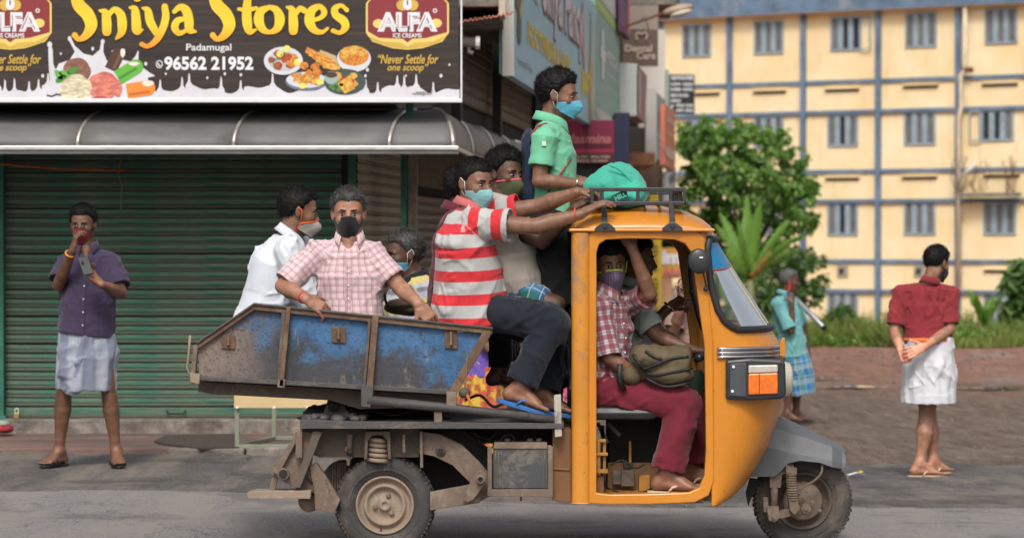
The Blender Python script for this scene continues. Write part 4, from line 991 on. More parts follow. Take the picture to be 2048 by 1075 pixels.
for k in range(26):
    px = rs.choice((1935, 1970, 2030)) + rs.uniform(-10, 10); pts = []; py = 385
    for j in range(6): pts.append(BP(bx(px), .5 + rs.uniform(0, .1), bz(px, py))); px += rs.uniform(-9, 9); py -= rs.uniform(6, 18)
    b.tube(pts, .012, 4)
b.build('twig', M_RUST, lm, kind='stuff')
# ---------------------------------------------------------------- lettering and signs
def flat(name, col, rough=.5, var=.04, noise_s=8):
    return mat(name, col, rough, var, noise_s, 0)
def text(s, p0, ex, ez, width, height, mt, parent, bold=.0, shear=0.0, align='L', depth=.002, name='lettering', label=None):
    "p0: left bottom of the words; ex, ez unit axes; fitted to width x height"
    cu = bpy.data.curves.new('txt', 'FONT'); cu.body = s; cu.size = 1.0; cu.offset = bold; cu.shear = shear; cu.resolution_u = 3; cu.fill_mode = 'FRONT' if hasattr(cu, 'fill_mode') else 'BOTH'
    o = bpy.data.objects.new('txt', cu); sc.collection.objects.link(o); bpy.context.view_layer.update()
    me = bpy.data.meshes.new_from_object(o.evaluated_get(bpy.context.evaluated_depsgraph_get())); bpy.data.objects.remove(o)
    n = len(me.vertices)
    if n == 0: return None
    co = np.empty(n * 3); me.vertices.foreach_get('co', co); co = co.reshape(-1, 3); lo = co.min(0); hi = co.max(0)
    sx = width / (hi[0] - lo[0]); sz = height / (hi[1] - lo[1]) if height else sx
    P0 = V3(p0); ex = V3(ex); ez = V3(ez); nn = np.cross(ex, ez); nn /= np.linalg.norm(nn)
    V = P0 + np.outer((co[:, 0] - lo[0]) * sx, ex) + np.outer((co[:, 1] - lo[1]) * sz, ez)
    F = [tuple(p.vertices) for p in me.polygons]; bpy.data.meshes.remove(me)
    return mesh_obj(name, V, F, mt, parent, label=label)
EX = Vector((1, 0, 0)); EZ = Vector((0, 0, 1))
def tpx(s, px0, px1, py0, py1, Y, mt, parent, **k):
    "words filling photo rectangle px0..px1, py0(top)..py1(bottom) on a board that faces the camera at distance Y"
    p = W(px0, py1, Y); q = W(px1, py0, Y); return text(s, p, EX, EZ, q.x - p.x, q.z - p.z, mt, parent, **k)
def poly_px(pts, Y, mt, parent, name, **k):
    return mesh_obj(name, [W(p[0], p[1], Y) for p in pts], [tuple(range(len(pts)))[::-1]], mt, parent, **k)
def crom(P, n=8):
    P = [np.array(p, float) for p in P]; P = [2 * P[0] - P[1]] + P + [2 * P[-1] - P[-2]]; out = []
    for i in range(1, len(P) - 2):
        for t in np.linspace(0, 1, n, endpoint=False):
            a, b, c, d = P[i - 1:i + 3]; out.append(.5 * ((2 * b) + (c - a) * t + (2 * a - 5 * b + 4 * c - d) * t * t + (3 * b - a - 3 * c + d) * t ** 3))
    out.append(P[-2]); return out
def ribbon_px(strokes, Y, mt, parent, name, fat=1.0):
    V = []; F = []
    for st in strokes:
        C = crom(st); base = len(V); n = len(C)
        for i, c in enumerate(C):
            t = C[min(i + 1, n - 1)] - C[max(i - 1, 0)]; l = math.hypot(t[0], t[1]) + 1e-9; nx, ny = -t[1] / l, t[0] / l; w = max(c[2], 2) / 2 * fat
            V += [W(c[0] + nx * w, c[1] + ny * w, Y - 3e-5 * i), W(c[0] - nx * w, c[1] - ny * w, Y - 3e-5 * i)]
        F += [(base + 2 * i, base + 2 * i + 1, base + 2 * i + 3, base + 2 * i + 2) for i in range(n - 1)]
        for e in (0, n - 1):
            c = C[e]; b0 = len(V); r = max(c[2], 2) / 2 * fat; V += [W(c[0] + r * math.cos(a), c[1] + r * math.sin(a), Y - .0019 - .0001 * (e > 0)) for a in np.linspace(0, 2 * math.pi, 12, endpoint=False)]; F.append(tuple(range(b0, b0 + 12)))
        Y -= .0007
    return mesh_obj(name, V, F, mt, parent)
def disc_px(px, py, rx, ry, Y, mt, parent, name, n=28, wob_=0.0, seed=0, rot=0.0):
    pts = []
    for k in range(n):
        a = 2 * math.pi * k / n; r = 1 + wob_ * math.sin(5 * a + seed) + wob_ * .6 * math.sin(9 * a + seed * 2)
        x, y = rx * math.cos(a) * r, ry * math.sin(a) * r; pts.append((px + x * math.cos(rot) - y * math.sin(rot), py + x * math.sin(rot) + y * math.cos(rot)))
    return poly_px(pts, Y, mt, parent, name)
# ---- the big signboard
YB = 22.5; bb_ = thing('signboard', 'big printed shop signboard reading Sniya Stores above the awning', 'sign', W(450, 203, YB))
m, nt, bs = newmat('printed_wood'); v = coords(nt, (.25, 1, 5.5))
c = ramp(nt, noise(nt, v, 4.5, 8, .7, .6), [(.32, (.014, .010, .009)), (.55, (.040, .026, .021)), (.72, (.085, .05, .035)), (.80, (.20, .10, .055))])
nt.links.new(c, bs.inputs['Base Color']); bs.inputs['Roughness'].default_value = .35; M_WOODP = m
l = W(-420, 203, YB); r_ = W(923, -90, YB)
MB().box(l.x, r_.x - .02, YB, YB + .06, l.z + .02, r_.z).build('board', M_WOODP, bb_)
b = MB(); b.box(l.x, r_.x + .006, YB - .012, YB + .07, l.z - .008, l.z + .022); b.box(r_.x - .008, r_.x + .006, YB - .0115, YB + .069, l.z + .0225, r_.z); b.build('frame', mat('sign_frame_white', (.70, .71, .73), .4, .05, 5, 0), bb_, bevel=.003)
MB().box(l.x, r_.x - .5, YB + .07, 23.3, l.z - .02, l.z + .2).build('support_beam', M_BLK, bb_)
MB().beam(W(820, 200, YB + .3), W(820, 240, YB + .3), .06, .06).build('support_post', M_GRNP, bb_)
# yellow to orange lettering colour runs down each word
m, nt, bs = newmat('letter_yellow'); v = coords(nt); sp = nd(nt, 'ShaderNodeSeparateXYZ'); nt.links.new(v, sp.inputs[0])
mr = nd(nt, 'ShaderNodeMapRange'); base_z = W(0, 203, YB).z; mr.inputs[1].default_value = W(0, 95, YB).z - base_z; mr.inputs[2].default_value = W(0, -10, YB).z - base_z; nt.links.new(sp.outputs[2], mr.inputs[0])
c = ramp(nt, mr.outputs[0], [(0, (.80, .27, .02)), (.45, (.86, .60, .03)), (1, (.84, .50, .03))]); nt.links.new(c, bs.inputs['Base Color']); bs.inputs['Roughness'].default_value = .4; M_LET = m
M_LETE = flat('letter_edge', (.02, .012, .01)); M_PW = flat('print_white', (.74, .74, .77)); M_PGOLD = flat('print_gold', (.62, .40, .06)); M_PMAR = flat('print_maroon', (.24, .028, .035), .35); M_PY2 = flat('print_gold_light', (.78, .58, .16))
S_ = [(198, -10, 6), (190, -26, 10), (170, -30, 14), (153, -14, 19), (158, 10, 25), (176, 30, 26), (183, 52, 24), (172, 72, 16), (158, 79, 10), (150, 71, 12)]
LT = {'S': [S_], 'n': [[(200, 22, 5), (211, 26, 15), (214, 45, 19), (214, 64, 18)], [(216, 34, 8), (229, 20, 12), (242, 30, 17), (245, 50, 19), (243, 66, 15), (233, 78, 5)]],
      'i': [[(260, 16, 5), (270, 20, 15), (273, 45, 19), (275, 62, 18), (286, 60, 4)], [(274, -4, 16), (276, -3, 15)]],
      'y': [[(286, 17, 5), (296, 22, 14), (301, 44, 17), (313, 66, 14)], [(330, 14, 13), (332, 35, 15), (325, 60, 15), (312, 82, 13), (296, 93, 9), (284, 89, 10)]],
      'a': [[(349, 24, 9), (361, 15, 13), (373, 22, 18), (378, 42, 19), (380, 60, 16), (392, 64, 5)], [(372, 38, 8), (356, 42, 13), (350, 55, 15), (358, 67, 11), (373, 62, 8)]],
      'S ': [[(x + 276, y, w) for x, y, w in S_]], 't': [[(497, -10, 13), (494, 20, 18), (495, 48, 19), (500, 64, 13), (512, 60, 5)], [(478, 19, 7), (494, 21, 9), (513, 17, 8)]],
      'o': [[(539, 15, 9), (522, 24, 17), (518, 42, 20), (526, 59, 15), (540, 65, 9), (555, 57, 16), (560, 38, 20), (553, 21, 15), (540, 15, 9)]],
      'r': [[(574, 15, 5), (584, 20, 14), (587, 42, 19), (587, 62, 18)], [(590, 32, 8), (600, 18, 11), (609, 22, 12)]],
      'e': [[(622, 42, 8), (640, 37, 9), (649, 26, 12), (640, 14, 11), (624, 22, 17), (619, 42, 20), (628, 60, 15), (644, 65, 9), (656, 57, 5)]],
      's': [[(694, 21, 9), (683, 12, 8), (670, 18, 13), (672, 31, 15), (687, 42, 17), (691, 55, 15), (680, 66, 9), (666, 62, 9)]]}
for ch, st in LT.items():
    ribbon_px(st, YB - .004, M_LETE, bb_, 'letter_outline', 1.16); ribbon_px(st, YB - .011, M_LET, bb_, 'letter')
tpx('Padamugal', 373, 463, 88, 106, YB - .004, M_PW, bb_, bold=.012)
tpx('96562 21952', 329, 507, 113, 141, YB - .004, M_PW, bb_, bold=.035)
for k in range(1): MB().tube([W(319 + 6 * math.cos(a), 129 + 7 * math.sin(a), YB - .004) for a in np.linspace(0, 2 * math.pi, 20, endpoint=False)], .004, 5, closed=True).build('phone_icon', M_PW, bb_); MB().tube([W(316, 126, YB - .005), W(318, 131, YB - .005), W(322, 133, YB - .005)], .006, 5).build('phone_icon', M_PW, bb_)
# the milk band and splashes (flat print, white)
M_MILK = mat('print_milk', (.66, .65, .70), .35, .10, 3.5, 0)
rs = random.Random(11); top = []; px = -60
while px < 924:
    y = 178 + 6 * math.sin(px * .045) + 4 * math.sin(px * .11 + 1)
    if rs.random() < .17: top += [(px, y), (px + 4, y - 6), (px + 5.5, y - 20 - rs.random() * 6), (px + 8, y - 21), (px + 9, y - 6), (px + 13, y)]; px += 14
    else: top.append((px, y)); px += 5
for i in range(len(top) - 1):
    pass
V = []; F = []
for p in top: V += [W(min(p[0], 922), p[1], YB - .003), W(min(p[0], 922), 201.5, YB - .003)]
F = [(2 * i, 2 * i + 1, 2 * i + 3, 2 * i + 2) for i in range(len(top) - 1)]
mesh_obj('milk_print', V, F, M_MILK, bb_)
poly_px([(96, 196), (100, 160), (98, 130), (97, 98), (103, 92), (106, 100), (107, 128), (112, 140), (118, 128), (140, 120), (150, 104), (140, 84), (137, 76), (143, 76), (150, 92), (168, 108), (186, 112), (200, 100), (203, 84), (208, 84), (207, 104), (214, 122), (238, 118), (262, 124), (272, 112), (276, 102), (278, 104), (277, 122), (284, 134), (300, 146), (311, 152), (296, 156), (300, 180), (260, 200), (110, 200)], YB - .0035, M_MILK, bb_, 'splash_print')
for x, y, r in ((86, 152, 3), (122, 108, 2), (186, 98, 3), (226, 104, 2.4), (292, 128, 3), (100, 90, 5), (140, 78, 4), (206, 84, 4), (415, 156, 2), (450, 148, 2.5), (482, 150, 2.5), (332, 148, 2), (610, 160, 2), (735, 140, 3), (731, 152, 2.5), (812, 152, 2), (882, 152, 3), (899, 130, 2), (700, 158, 2)): disc_px(x, y, r, r * 1.3, YB - .004, M_MILK, bb_, 'splash_drop', 10)
def scoopm(n, c, d): return mat(n, c, .6, .55, 14, 0, stretch=(1, 1, 3), dirt=d, dirt_amt=.35, dirt_scale=12)
disc_px(154, 143, 28, 27, YB - .0045, scoopm('scoop_choc', (.24, .11, .07), (.09, .035, .02)), bb_, 'scoop_print', 30, .025, 1)
sv_ = scoopm('scoop_vanilla', (.68, .60, .42), (.45, .36, .2)); sr_ = scoopm('scoop_pink', (.68, .20, .15), (.42, .06, .05))
disc_px(208, 172, 32, 28, YB - .005, sr_, bb_, 'scoop_print', 30, .03, 2); disc_px(236, 178, 9, 17, YB - .0052, sr_, bb_, 'scoop_print', 16, .05, 2); disc_px(200, 198, 18, 5, YB - .0052, mat('print_red', (.45, .03, .02), .5), bb_, 'scoop_print', 16)
disc_px(153, 176, 31, 27, YB - .0056, sv_, bb_, 'scoop_print', 30, .03, 3); disc_px(128, 184, 8, 15, YB - .0057, sv_, bb_, 'scoop_print', 16, .05, 3)
def bar_px(x0, y0, x1, y1, w, mt, name, Y):
    dx, dy = x1 - x0, y1 - y0; L = math.hypot(dx, dy); ux, uy = dx / L, dy / L; pts = []
    for k in range(9): a = -math.pi / 2 + math.pi * k / 8; pts.append((x1 + (ux * math.cos(a) - uy * math.sin(a)) * w, y1 + (uy * math.cos(a) + ux * math.sin(a)) * w))
    pts += [(x0 - uy * w, y0 + ux * w), (x0 + uy * w, y0 - ux * w)]
    poly_px(pts, Y, mt, bb_, name)
G1 = flat('print_green', (.12, .42, .04)); G2 = flat('print_green_dark', (.05, .25, .03)); O1 = flat('print_orange', (.80, .25, .03)); O2 = flat('print_orange_dark', (.55, .14, .02)); CH = flat('print_choc', (.075, .028, .018)); CR = flat('print_cream', (.75, .70, .60))
bar_px(222, 140, 236, 110, 13, CH, 'ice_bar_print', YB - .0046); bar_px(228, 138, 240, 112, 3, flat('print_choc2', (.16, .07, .045)), 'ice_bar_print', YB - .0049); disc_px(246, 106, 5, 9, YB - .005, CR, bb_, 'bite_print', 12, .1)
bar_px(236, 156, 272, 134, 15, G1, 'ice_bar_print', YB - .0060); bar_px(238, 158, 272, 138, 3, G2, 'ice_bar_print', YB - .0063); disc_px(268, 128, 11, 4, YB - .0065, CR, bb_, 'bite_print', 12, .1)
bar_px(254, 183, 296, 176, 15, O1, 'ice_bar_print', YB - .0067); bar_px(258, 190, 298, 184, 3, O2, 'ice_bar_print', YB - .0069); disc_px(296, 167, 12, 6, YB - .0071, CR, bb_, 'bite_print', 12, .1)
for x, y, a in ((130, 148, .3), (122, 158, -.5), (146, 142, -.4), (118, 150, .9)): disc_px(x, y, 12, 6, YB - .0075, G2 if a < 0 else G1, bb_, 'mint_leaf_print', 14, .05, 0, a)
MB().tube([W(94, 190, YB - .006), W(104, 193, YB - .006), (W(114, 188, YB - .006)), W(122, 190, YB - .006)], .006, 5).build('vanilla_pod_print', CH, bb_)
# plates of snacks
PLW = flat('plate_white', (.62, .64, .68)); PLD = flat('plate_dark', (.05, .07, .06)); FR = mat('food_orange', (.70, .25, .03), .5, .5, 60, 0, dirt=(.35, .08, .01), dirt_amt=.5, dirt_scale=40); FR2 = mat('food_gold', (.75, .42, .07), .5, .45, 60, 0, dirt=(.5, .16, .02), dirt_amt=.5, dirt_scale=40); FRR = mat('food_red', (.45, .08, .02), .5, .6, 60, 0, dirt=(.16, .02, .01), dirt_amt=.5, dirt_scale=40); LEM = flat('print_lemon', (.85, .70, .15)); HRB = flat('print_herb', (.08, .25, .04))
def snack(cx, cy, n, rx, ry, mts, sz, Y, seed, tri=False):
    rr = random.Random(seed)
    for k in range(n):
        a = rr.uniform(0, 6.28); q = rr.random() ** .5; x, y = cx + rx * q * math.cos(a), cy + ry * q * math.sin(a)
        if tri: poly_px([(x + sz * math.cos(a + t) * rr.uniform(.8, 1.2), y + sz * .8 * math.sin(a + t)) for t in (0, 2.1, 4.2)], Y - k * .00012, rr.choice(mts), bb_, 'snack_print')
        else: disc_px(x, y, sz * rr.uniform(.7, 1.2), sz * rr.uniform(.6, 1.0), Y - k * .00012, rr.choice(mts), bb_, 'snack_print', 12, .08, k)
disc_px(567, 122, 39, 28, YB - .0045, PLW, bb_, 'plate_print'); disc_px(567, 122, 31, 21, YB - .005, flat('plate_inner', (.5, .52, .55)), bb_, 'plate_print'); snack(566, 121, 12, 24, 15, [FRR, FRR, FR], 9, YB - .0052, 1)
for x, y in ((595, 125), (574, 98), (560, 108)): disc_px(x, y, 7, 7, YB - .0072, LEM, bb_, 'lemon_print', 14)
snack(566, 121, 12, 24, 15, [HRB], 2.0, YB - .0075, 2)
poly_px([(640, 100), (672, 112), (676, 132), (640, 130)], YB - .0045, flat('box_tan', (.55, .40, .20)), bb_, 'snack_box_print')
for k in range(6): bar_px(612 + k * 7, 100 + k * 6, 650 + k * 5, 116 + k * 4, 6, FR2 if k % 2 else FR, 'snack_print', YB - .0050 - k * .0002)
disc_px(613, 163, 42, 19, YB - .0058, flat('plate_blue', (.14, .17, .25)), bb_, 'plate_print'); disc_px(613, 160, 40, 16, YB - .0060, PLW, bb_, 'plate_print'); snack(612, 155, 13, 32, 12, [FR2, FR], 14, YB - .0063, 4, True); snack(622, 138, 9, 22, 10, [FR], 8, YB - .0080, 5)
for x, y in ((605, 172), (640, 164)): disc_px(x, y, 8, 6, YB - .0095, LEM, bb_, 'lemon_print', 14)
disc_px(708, 118, 34, 26, YB - .0048, PLW, bb_, 'bowl_print'); disc_px(708, 112, 30, 20, YB - .0050, FR, bb_, 'snack_print'); snack(708, 110, 15, 24, 16, [FR, FR2], 9, YB - .0054, 7)
disc_px(690, 164, 42, 26, YB - .0060, PLD, bb_, 'plate_print'); snack(690, 158, 10, 28, 14, [FR2, FR2, FRR], 10, YB - .0064, 8); snack(676, 172, 12, 24, 10, [HRB], 4, YB - .0080, 9); poly_px([(675, 168), (700, 150), (710, 178), (690, 188)], YB - .0092, FR2, bb_, 'snack_print')
disc_px(663, 156, 14, 13, YB - .0096, flat('bowl_cyan', (.30, .42, .38)), bb_, 'bowl_print', 20); disc_px(663, 150, 12, 6, YB - .0100, CH, bb_, 'sauce_print', 20)
# ALFA plaque, twice
def alfa(cx, Y, s=1.0):
    def o(pts, Yq, mt, n): poly_px([(cx + x * s, y) for x, y in pts], Yq, mt, bb_, n)
    out = [(-83, 8), (-70, -8), (0, -22), (70, -8), (83, 8), (83, 66), (70, 84), (30, 97), (0, 100), (-30, 97), (-70, 84), (-83, 66)]
    o(out, Y, M_PY2, 'logo_gold'); o([(x * .955, y * .97 if y < 50 else y * .93) for x, y in [(-83, 8), (-70, -8), (0, -22), (70, -8), (83, 8), (83, 70), (40, 82), (10, 84), (0, 92), (-10, 84), (-60, 82), (-83, 68)]], Y - .001, M_PMAR, 'logo_field')
    o([(-80, 72), (-50, 84), (-12, 86), (0, 94), (14, 86), (50, 84), (80, 70), (66, 84), (30, 95), (0, 98), (-30, 95), (-66, 84)], Y - .0014, M_PGOLD, 'logo_ribbon')
    for x in (-10, 10): disc_px(cx + x, 11, 12, 11, Y - .002, M_PGOLD, bb_, 'logo_fruit', 18)
    disc_px(cx, 9, 9, 12, Y - .0025, M_PW, bb_, 'logo_cone', 18); disc_px(cx, 6, 1.6, 6, Y - .003, M_PMAR, bb_, 'logo_mark', 8); disc_px(cx, -3, 2, 2, Y - .003, M_PMAR, bb_, 'logo_mark', 8)
    for x, y in ((-58, 48), (58, 47)): disc_px(cx + x, y, 11, 9, Y - .002, M_PY2, bb_, 'logo_drop', 18)
    disc_px(cx + 55, 22, 4.5, 4.5, Y - .002, M_PW, bb_, 'logo_dot', 14); disc_px(cx + 55, 22, 2.5, 2.5, Y - .0024, M_PMAR, bb_, 'logo_dot', 12)
    tpx('ALFA', cx - 60, cx + 60, 25, 64, Y - .003, M_PW, bb_, bold=.075); tpx('ALFA', cx - 54, cx + 54, 30, 59, Y - .0045, M_PMAR, bb_, bold=.008); tpx('ALFA', cx - 53, cx + 55, 29, 60, Y - .006, M_PW, bb_, bold=-.004)
    tpx('ICE CREAMS', cx - 29, cx + 28, 67, 76, Y - .003, M_PW, bb_, bold=.02)
    tpx('\u201cNever Settle for', cx - 59, cx + 62, 109, 128, Y, M_PGOLD, bb_, bold=.015, shear=.3); tpx('one scoop\u201d', cx - 40, cx + 42, 128, 146, Y, M_PGOLD, bb_, bold=.015, shear=.3)
alfa(815, YB - .004); alfa(21, YB - .004)
tpx('\u0d2a\u0d1f\u0d2e\u0d41\u0d17\u0d7e', 825, 866, 181, 192, YB - .006, M_BLK, bb_, bold=.01)
# ---- the blue fancy-shop sign on the side street, standing 1 m off the wall
SO = -W(1017, 0, 25.7).x
def signpt(px, py):
    "point on the vertical plane through the sign row that photo pixel (px,py) sees"
    k = (px - 1024) / FPX; x0 = W(1017, 0, 25.7).x; Y = (x0 - .0877 * 25.7) / (k - .0877); return W(px, py, Y)
def plane_sign(name, label, pxs, zlo, zhi, mt, thick=.08, off=0.0, cat='sign'):
    a = signpt(pxs[0], 200); b_ = signpt(pxs[1], 200); t = thing(name, label, cat, (a.x, a.y, zlo)); n = Vector((1, -.0877, 0)).normalized()
    if off: a = a + n * off; b_ = b_ + n * off
    m = MB(); c = (a + b_) / 2; c.z = (zlo + zhi) / 2; d = b_ - a; d.z = 0; m.boxo(c - n * thick / 2, d / 2, n * thick / 2, Vector((0, 0, (zhi - zlo) / 2))); m.build('panel', mt, t, bevel=.004)
    return t, a, b_, d.normalized(), n
def on_sign(S, u0, v0, u1, v1, s, mt, **k):
    "words on a plane sign: fractions of length u, heights v in metres"
    t, a, b_, d, n = S; L = (Vector((b_.x, b_.y, 0)) - Vector((a.x, a.y, 0))).length; p = Vector((a.x, a.y, v0)) + d * L * u0 + n * .006
    return text(s, p, d, EZ, L * (u1 - u0), v1 - v0, mt, t, **k)
M_SKY = mat('sign_pale_blue', (.33, .54, .64), .5, .12, 1.5, 0); zl_ = signpt(1017, 148).z
S1_ = plane_sign('shop_sign', 'pale blue shop sign with pink and yellow lettering along the side street', (1017, 1190), zl_, zl_ + 1.55, M_SKY)
M_PNK = flat('letter_pink_white', (.72, .60, .62)); M_YL = flat('letter_sign_yellow', (.72, .52, .05)); M_SHD = flat('letter_shadow', (.10, .08, .09))
on_sign(S1_, .30, zl_ + .62, .80, zl_ + 1.42, 'Sinya Fancy', M_SHD, bold=.06, name='letter_shadow'); S1b = (S1_[0], S1_[1] + S1_[4] * .006, S1_[2] + S1_[4] * .006, S1_[3], S1_[4]); on_sign(S1b, .295, zl_ + .65, .79, zl_ + 1.44, 'Sinya Fancy', M_PNK, bold=.03)
on_sign(S1_, .16, zl_ + .38, .62, zl_ + .60, 'FOOTWEAR & BAGS', M_YL, bold=.05); on_sign(S1_, .07, zl_ + .12, .2, zl_ + .2, 'Fancy & Toys', M_SHD); on_sign(S1_, .78, zl_ + .30, .90, zl_ + .62, 'BAG', M_YL, bold=.08)
def sign_poly(S, pts, mt, name, lift=.01):
    t, a, b_, d, n = S; L = (Vector((b_.x, b_.y, 0)) - Vector((a.x, a.y, 0))).length
    return mesh_obj(name, [Vector((a.x, a.y, zl_ + v)) + d * L * u + n * lift for u, v in pts], [tuple(range(len(pts)))], mt, t)
sign_poly(S1_, [(.045, .62), (.06, .80), (.10, 1.02), (.115, .95), (.11, .74), (.10, .62), (.095, .36), (.08, .30), (.065, .40), (.07, .60)], flat('print_shoe', (.10, .085, .075)), 'shoe_print'); sign_poly(S1_, [(.06, .78), (.09, .98), (.085, .80), (.07, .72)], M_YL, 'shoe_print', .013); sign_poly(S1_, [(.08, .62), (.105, .80), (.10, .66), (.085, .52)], M_YL, 'shoe_print', .013)
sign_poly(S1_, [(.05, 1.12), (.09, 1.5), (.075, 1.14)], M_YL, 'strap_print'); sign_poly(S1_, [(.09, 1.1), (.13, 1.5), (.115, 1.1)], M_YL, 'strap_print')
sign_poly(S1_, [(.185, .88), (.185, 1.5), (.26, 1.5), (.26, .82)], flat('print_bottle', (.45, .60, .52)), 'bottle_print'); sign_poly(S1_, [(.225, 1.1), (.225, 1.5), (.25, 1.5), (.25, 1.12)], flat('print_bottle2', (.05, .10, .07)), 'bottle_print', .013)
sign_poly(S1_, [(.76, .95), (.79, 1.38), (.80, 1.40), (.83, .72), (.82, .55)], flat('print_brush', (.5, .28, .2)), 'brush_print'); sign_poly(S1_, [(.90, 0.03), (.895, .75), (.91, .90), (.915, 1.38), (.925, 1.4), (.935, .90), (.96, .72), (.955, 0.03)], mat('print_gold2', (.55, .38, .10), .5, .4, 4, 0), 'perfume_print')
fr2 = flat('pale_edge', (.6, .58, .53)); t, a, b_, d, n = S1_; MB().boxo(Vector((a.x, a.y, zl_ + .77)) + n * .0 - d * .02, d * .02, n * .05, Vector((0, 0, .79))).build('edge_strip', fr2, t)
S2_ = plane_sign('shop_sign', 'pale green and white clinic sign next beyond the pale blue shop sign', (1191, 1239), zl_ + .02, zl_ + 3.0, mat('sign_mint', (.24, .42, .36), .5, .1, 1.5, 0))
t, a, b_, d, n = S2_; L = (b_ - a).length
def s2(u0, u1, v0, v1, mt, nm, lift=.006, sk=0): mesh_obj(nm, [Vector((a.x, a.y, zl_ + v)) + d * L * u + n * lift for u, v in ((u0, v0), (u1, v0 + sk), (u1, v1 + sk), (u0, v1))], [(0, 1, 2, 3)], mt, t)
s2(0, 1, .03, .28, flat('sign_cream', (.58, .54, .48)), 'cream_band'); s2(0, 1, 1.72, 2.95, flat('sign_offwhite', (.62, .64, .60)), 'white_area'); s2(0, 1, 1.55, 1.68, flat('sign_lime', (.42, .55, .12)), 'lime_band')
for q, (u0, u1, v0, v1) in enumerate(((.2, .30, .7, 1.35), (.15, .36, .95, 1.1))): s2(u0, u1, v0, v1, M_PW, 'cross_print', .009 + q * .003)
on_sign(S2_, .42, zl_ + 1.0, .92, zl_ + 1.18, 'MEDICAL', M_PW, bold=.03); on_sign(S2_, .42, zl_ + .8, .85, zl_ + .88, 'laboratory', M_PW); on_sign(S2_, .42, zl_ + .6, .9, zl_ + .68, 'x-ray scan', M_PW); on_sign(S2_, .1, zl_ + .1, .9, zl_ + .17, 'open all days', M_SHD)
S2c = plane_sign('shop_sign', 'narrow purple and pink sign rising above the pale green sign', (1230, 1243), zl_ + 1.55, zl_ + 4.2, flat('sign_purple', (.10, .04, .10)), off=.12)
t, a, b_, d, n = S2c; L = (b_ - a).length
mesh_obj('pink_strip', [Vector((a.x, a.y, zl_ + v)) + d * L * u + n * .006 for u, v in ((.6, 1.6), (.95, 1.6), (.95, 4.1), (.6, 4.1))], [(0, 1, 2, 3)], flat('sign_pink', (.70, .12, .18)), t)
# blue metal window frames above the pale blue sign
wf = thing('balcony_window', 'brown window with thin teal frame above the pale blue sign', 'window', SW(10, .6, 4.4))
wallbox(MB(), 6, 24, .3, .34, 4.55, 6.6).build('pane', mat('window_brown', (.16, .095, .06), .5, .3), wf); b = MB(); [wallbox(b, t_, t_ + .08, .34, .40, 4.5, 6.6) for t_ in np.arange(6, 24, 1.5)]; wallbox(b, 6, 24, .34, .39, 4.9, 4.97); b.build('window_frame', flat('frame_teal', (.25, .40, .42)), wf)
# magenta sign facing the street, navy pillar, boxes beyond
def facing(name, label, px0, px1, py0, py1, Y, mt, depth=.12, cat='sign'):
    p = W(px0, py1, Y); q = W(px1, py0, Y); t = thing(name, label, cat, ((p.x + q.x) / 2, Y, p.z)); MB().box(p.x, q.x, Y, Y + depth, p.z, q.z).build('panel', mt, t, bevel=.006); return t
t = facing('shop_sign', 'dark magenta shop sign with curly pink lettering behind the standing man', 1090, 1229, 240, 327, 37, flat('sign_magenta', (.16, .005, .035)))
poly_px([(1095, 306), (1228, 306), (1228, 325), (1095, 325)], 36.995, flat('sign_maroon_dark', (.05, .01, .015)), t, 'lower_band'); poly_px([(1095, 298), (1228, 298), (1228, 305), (1095, 305)], 36.995, flat('sign_red2', (.30, .008, .05)), t, 'red_band')
tpx('Jasmina', 1135, 1222, 268, 292, 36.99, flat('letter_rose', (.42, .14, .14)), t, bold=.02, shear=.3); tpx('BEAUTY PARLOUR COSMETICS', 1148, 1222, 289, 296, 36.988, flat('letter_dk', (.06, .01, .01)), t, bold=.03)
for k, (x0, x1, y0) in enumerate(((1146, 1176, 311), (1182, 1220, 311), (1150, 1215, 319))): tpx('BRIDAL WORKS', x0, x1, y0, y0 + 5, 36.99, flat('letter_cream2', (.45, .30, .24)), t, bold=.03)
facing('shop_wall', 'dark green shop wall below the magenta sign', 1085, 1230, 327, 470, 37.2, flat('green_dk_wall', (.014, .03, .025)), .2, 'wall')
facing('pillar', 'navy blue painted pillar right of the magenta sign', 1229, 1259, 225, 470, 38, flat('navy', (.008, .013, .045)), 1.0, 'pillar')
t = thing('sign_box', 'grey box sign with a purple printed side, hung high past the green sign', 'sign', W(1265, 235, 44))
for (pts, Y, mt, nm) in (([(1239, 126), (1274, 128), (1274, 232), (1239, 232)], 44, flat('box_grey', (.46, .48, .46)), 'box_front'),):
    MB().prism_px(pts, Y, .5).build(nm, mt, t, bevel=.01)
V = [W(1274, 128, 44), W(1274, 232, 44), W(1290, 247, 50), W(1294, 152, 50)]; o = mesh_obj('side_panel', V, [(0, 1, 2, 3)], flat('print_purple', (.28, .11, .20)), t); V = [W(1277, 140, 43.95), W(1277, 225, 43.95), W(1281, 229, 45.5), W(1281, 145, 45.5)]; mesh_obj('pale_strip', V, [(0, 1, 2, 3)], flat('box_cream', (.6, .52, .44)), t)
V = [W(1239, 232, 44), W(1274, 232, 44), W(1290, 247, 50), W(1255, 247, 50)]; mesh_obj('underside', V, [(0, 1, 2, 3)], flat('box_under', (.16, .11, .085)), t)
t = facing('shop_sign', 'brown dental clinic sign with cream lettering', 1244, 1316, 60, 132, 46, flat('sign_brown', (.115, .075, .055)), .15)
poly_px([(1244, 11), (1316, 11), (1316, 59), (1244, 59)], 45.99, flat('sign_beige', (.30, .24, .20)), t, 'upper_panel')
tpx('Dental', 1250, 1304, 90, 104, 45.98, flat('letter_cream', (.52, .42, .34)), t, bold=.02); tpx('Care', 1273, 1311, 104, 119, 45.98, flat('letter_cream', (.52, .42, .34)), t, bold=.02)
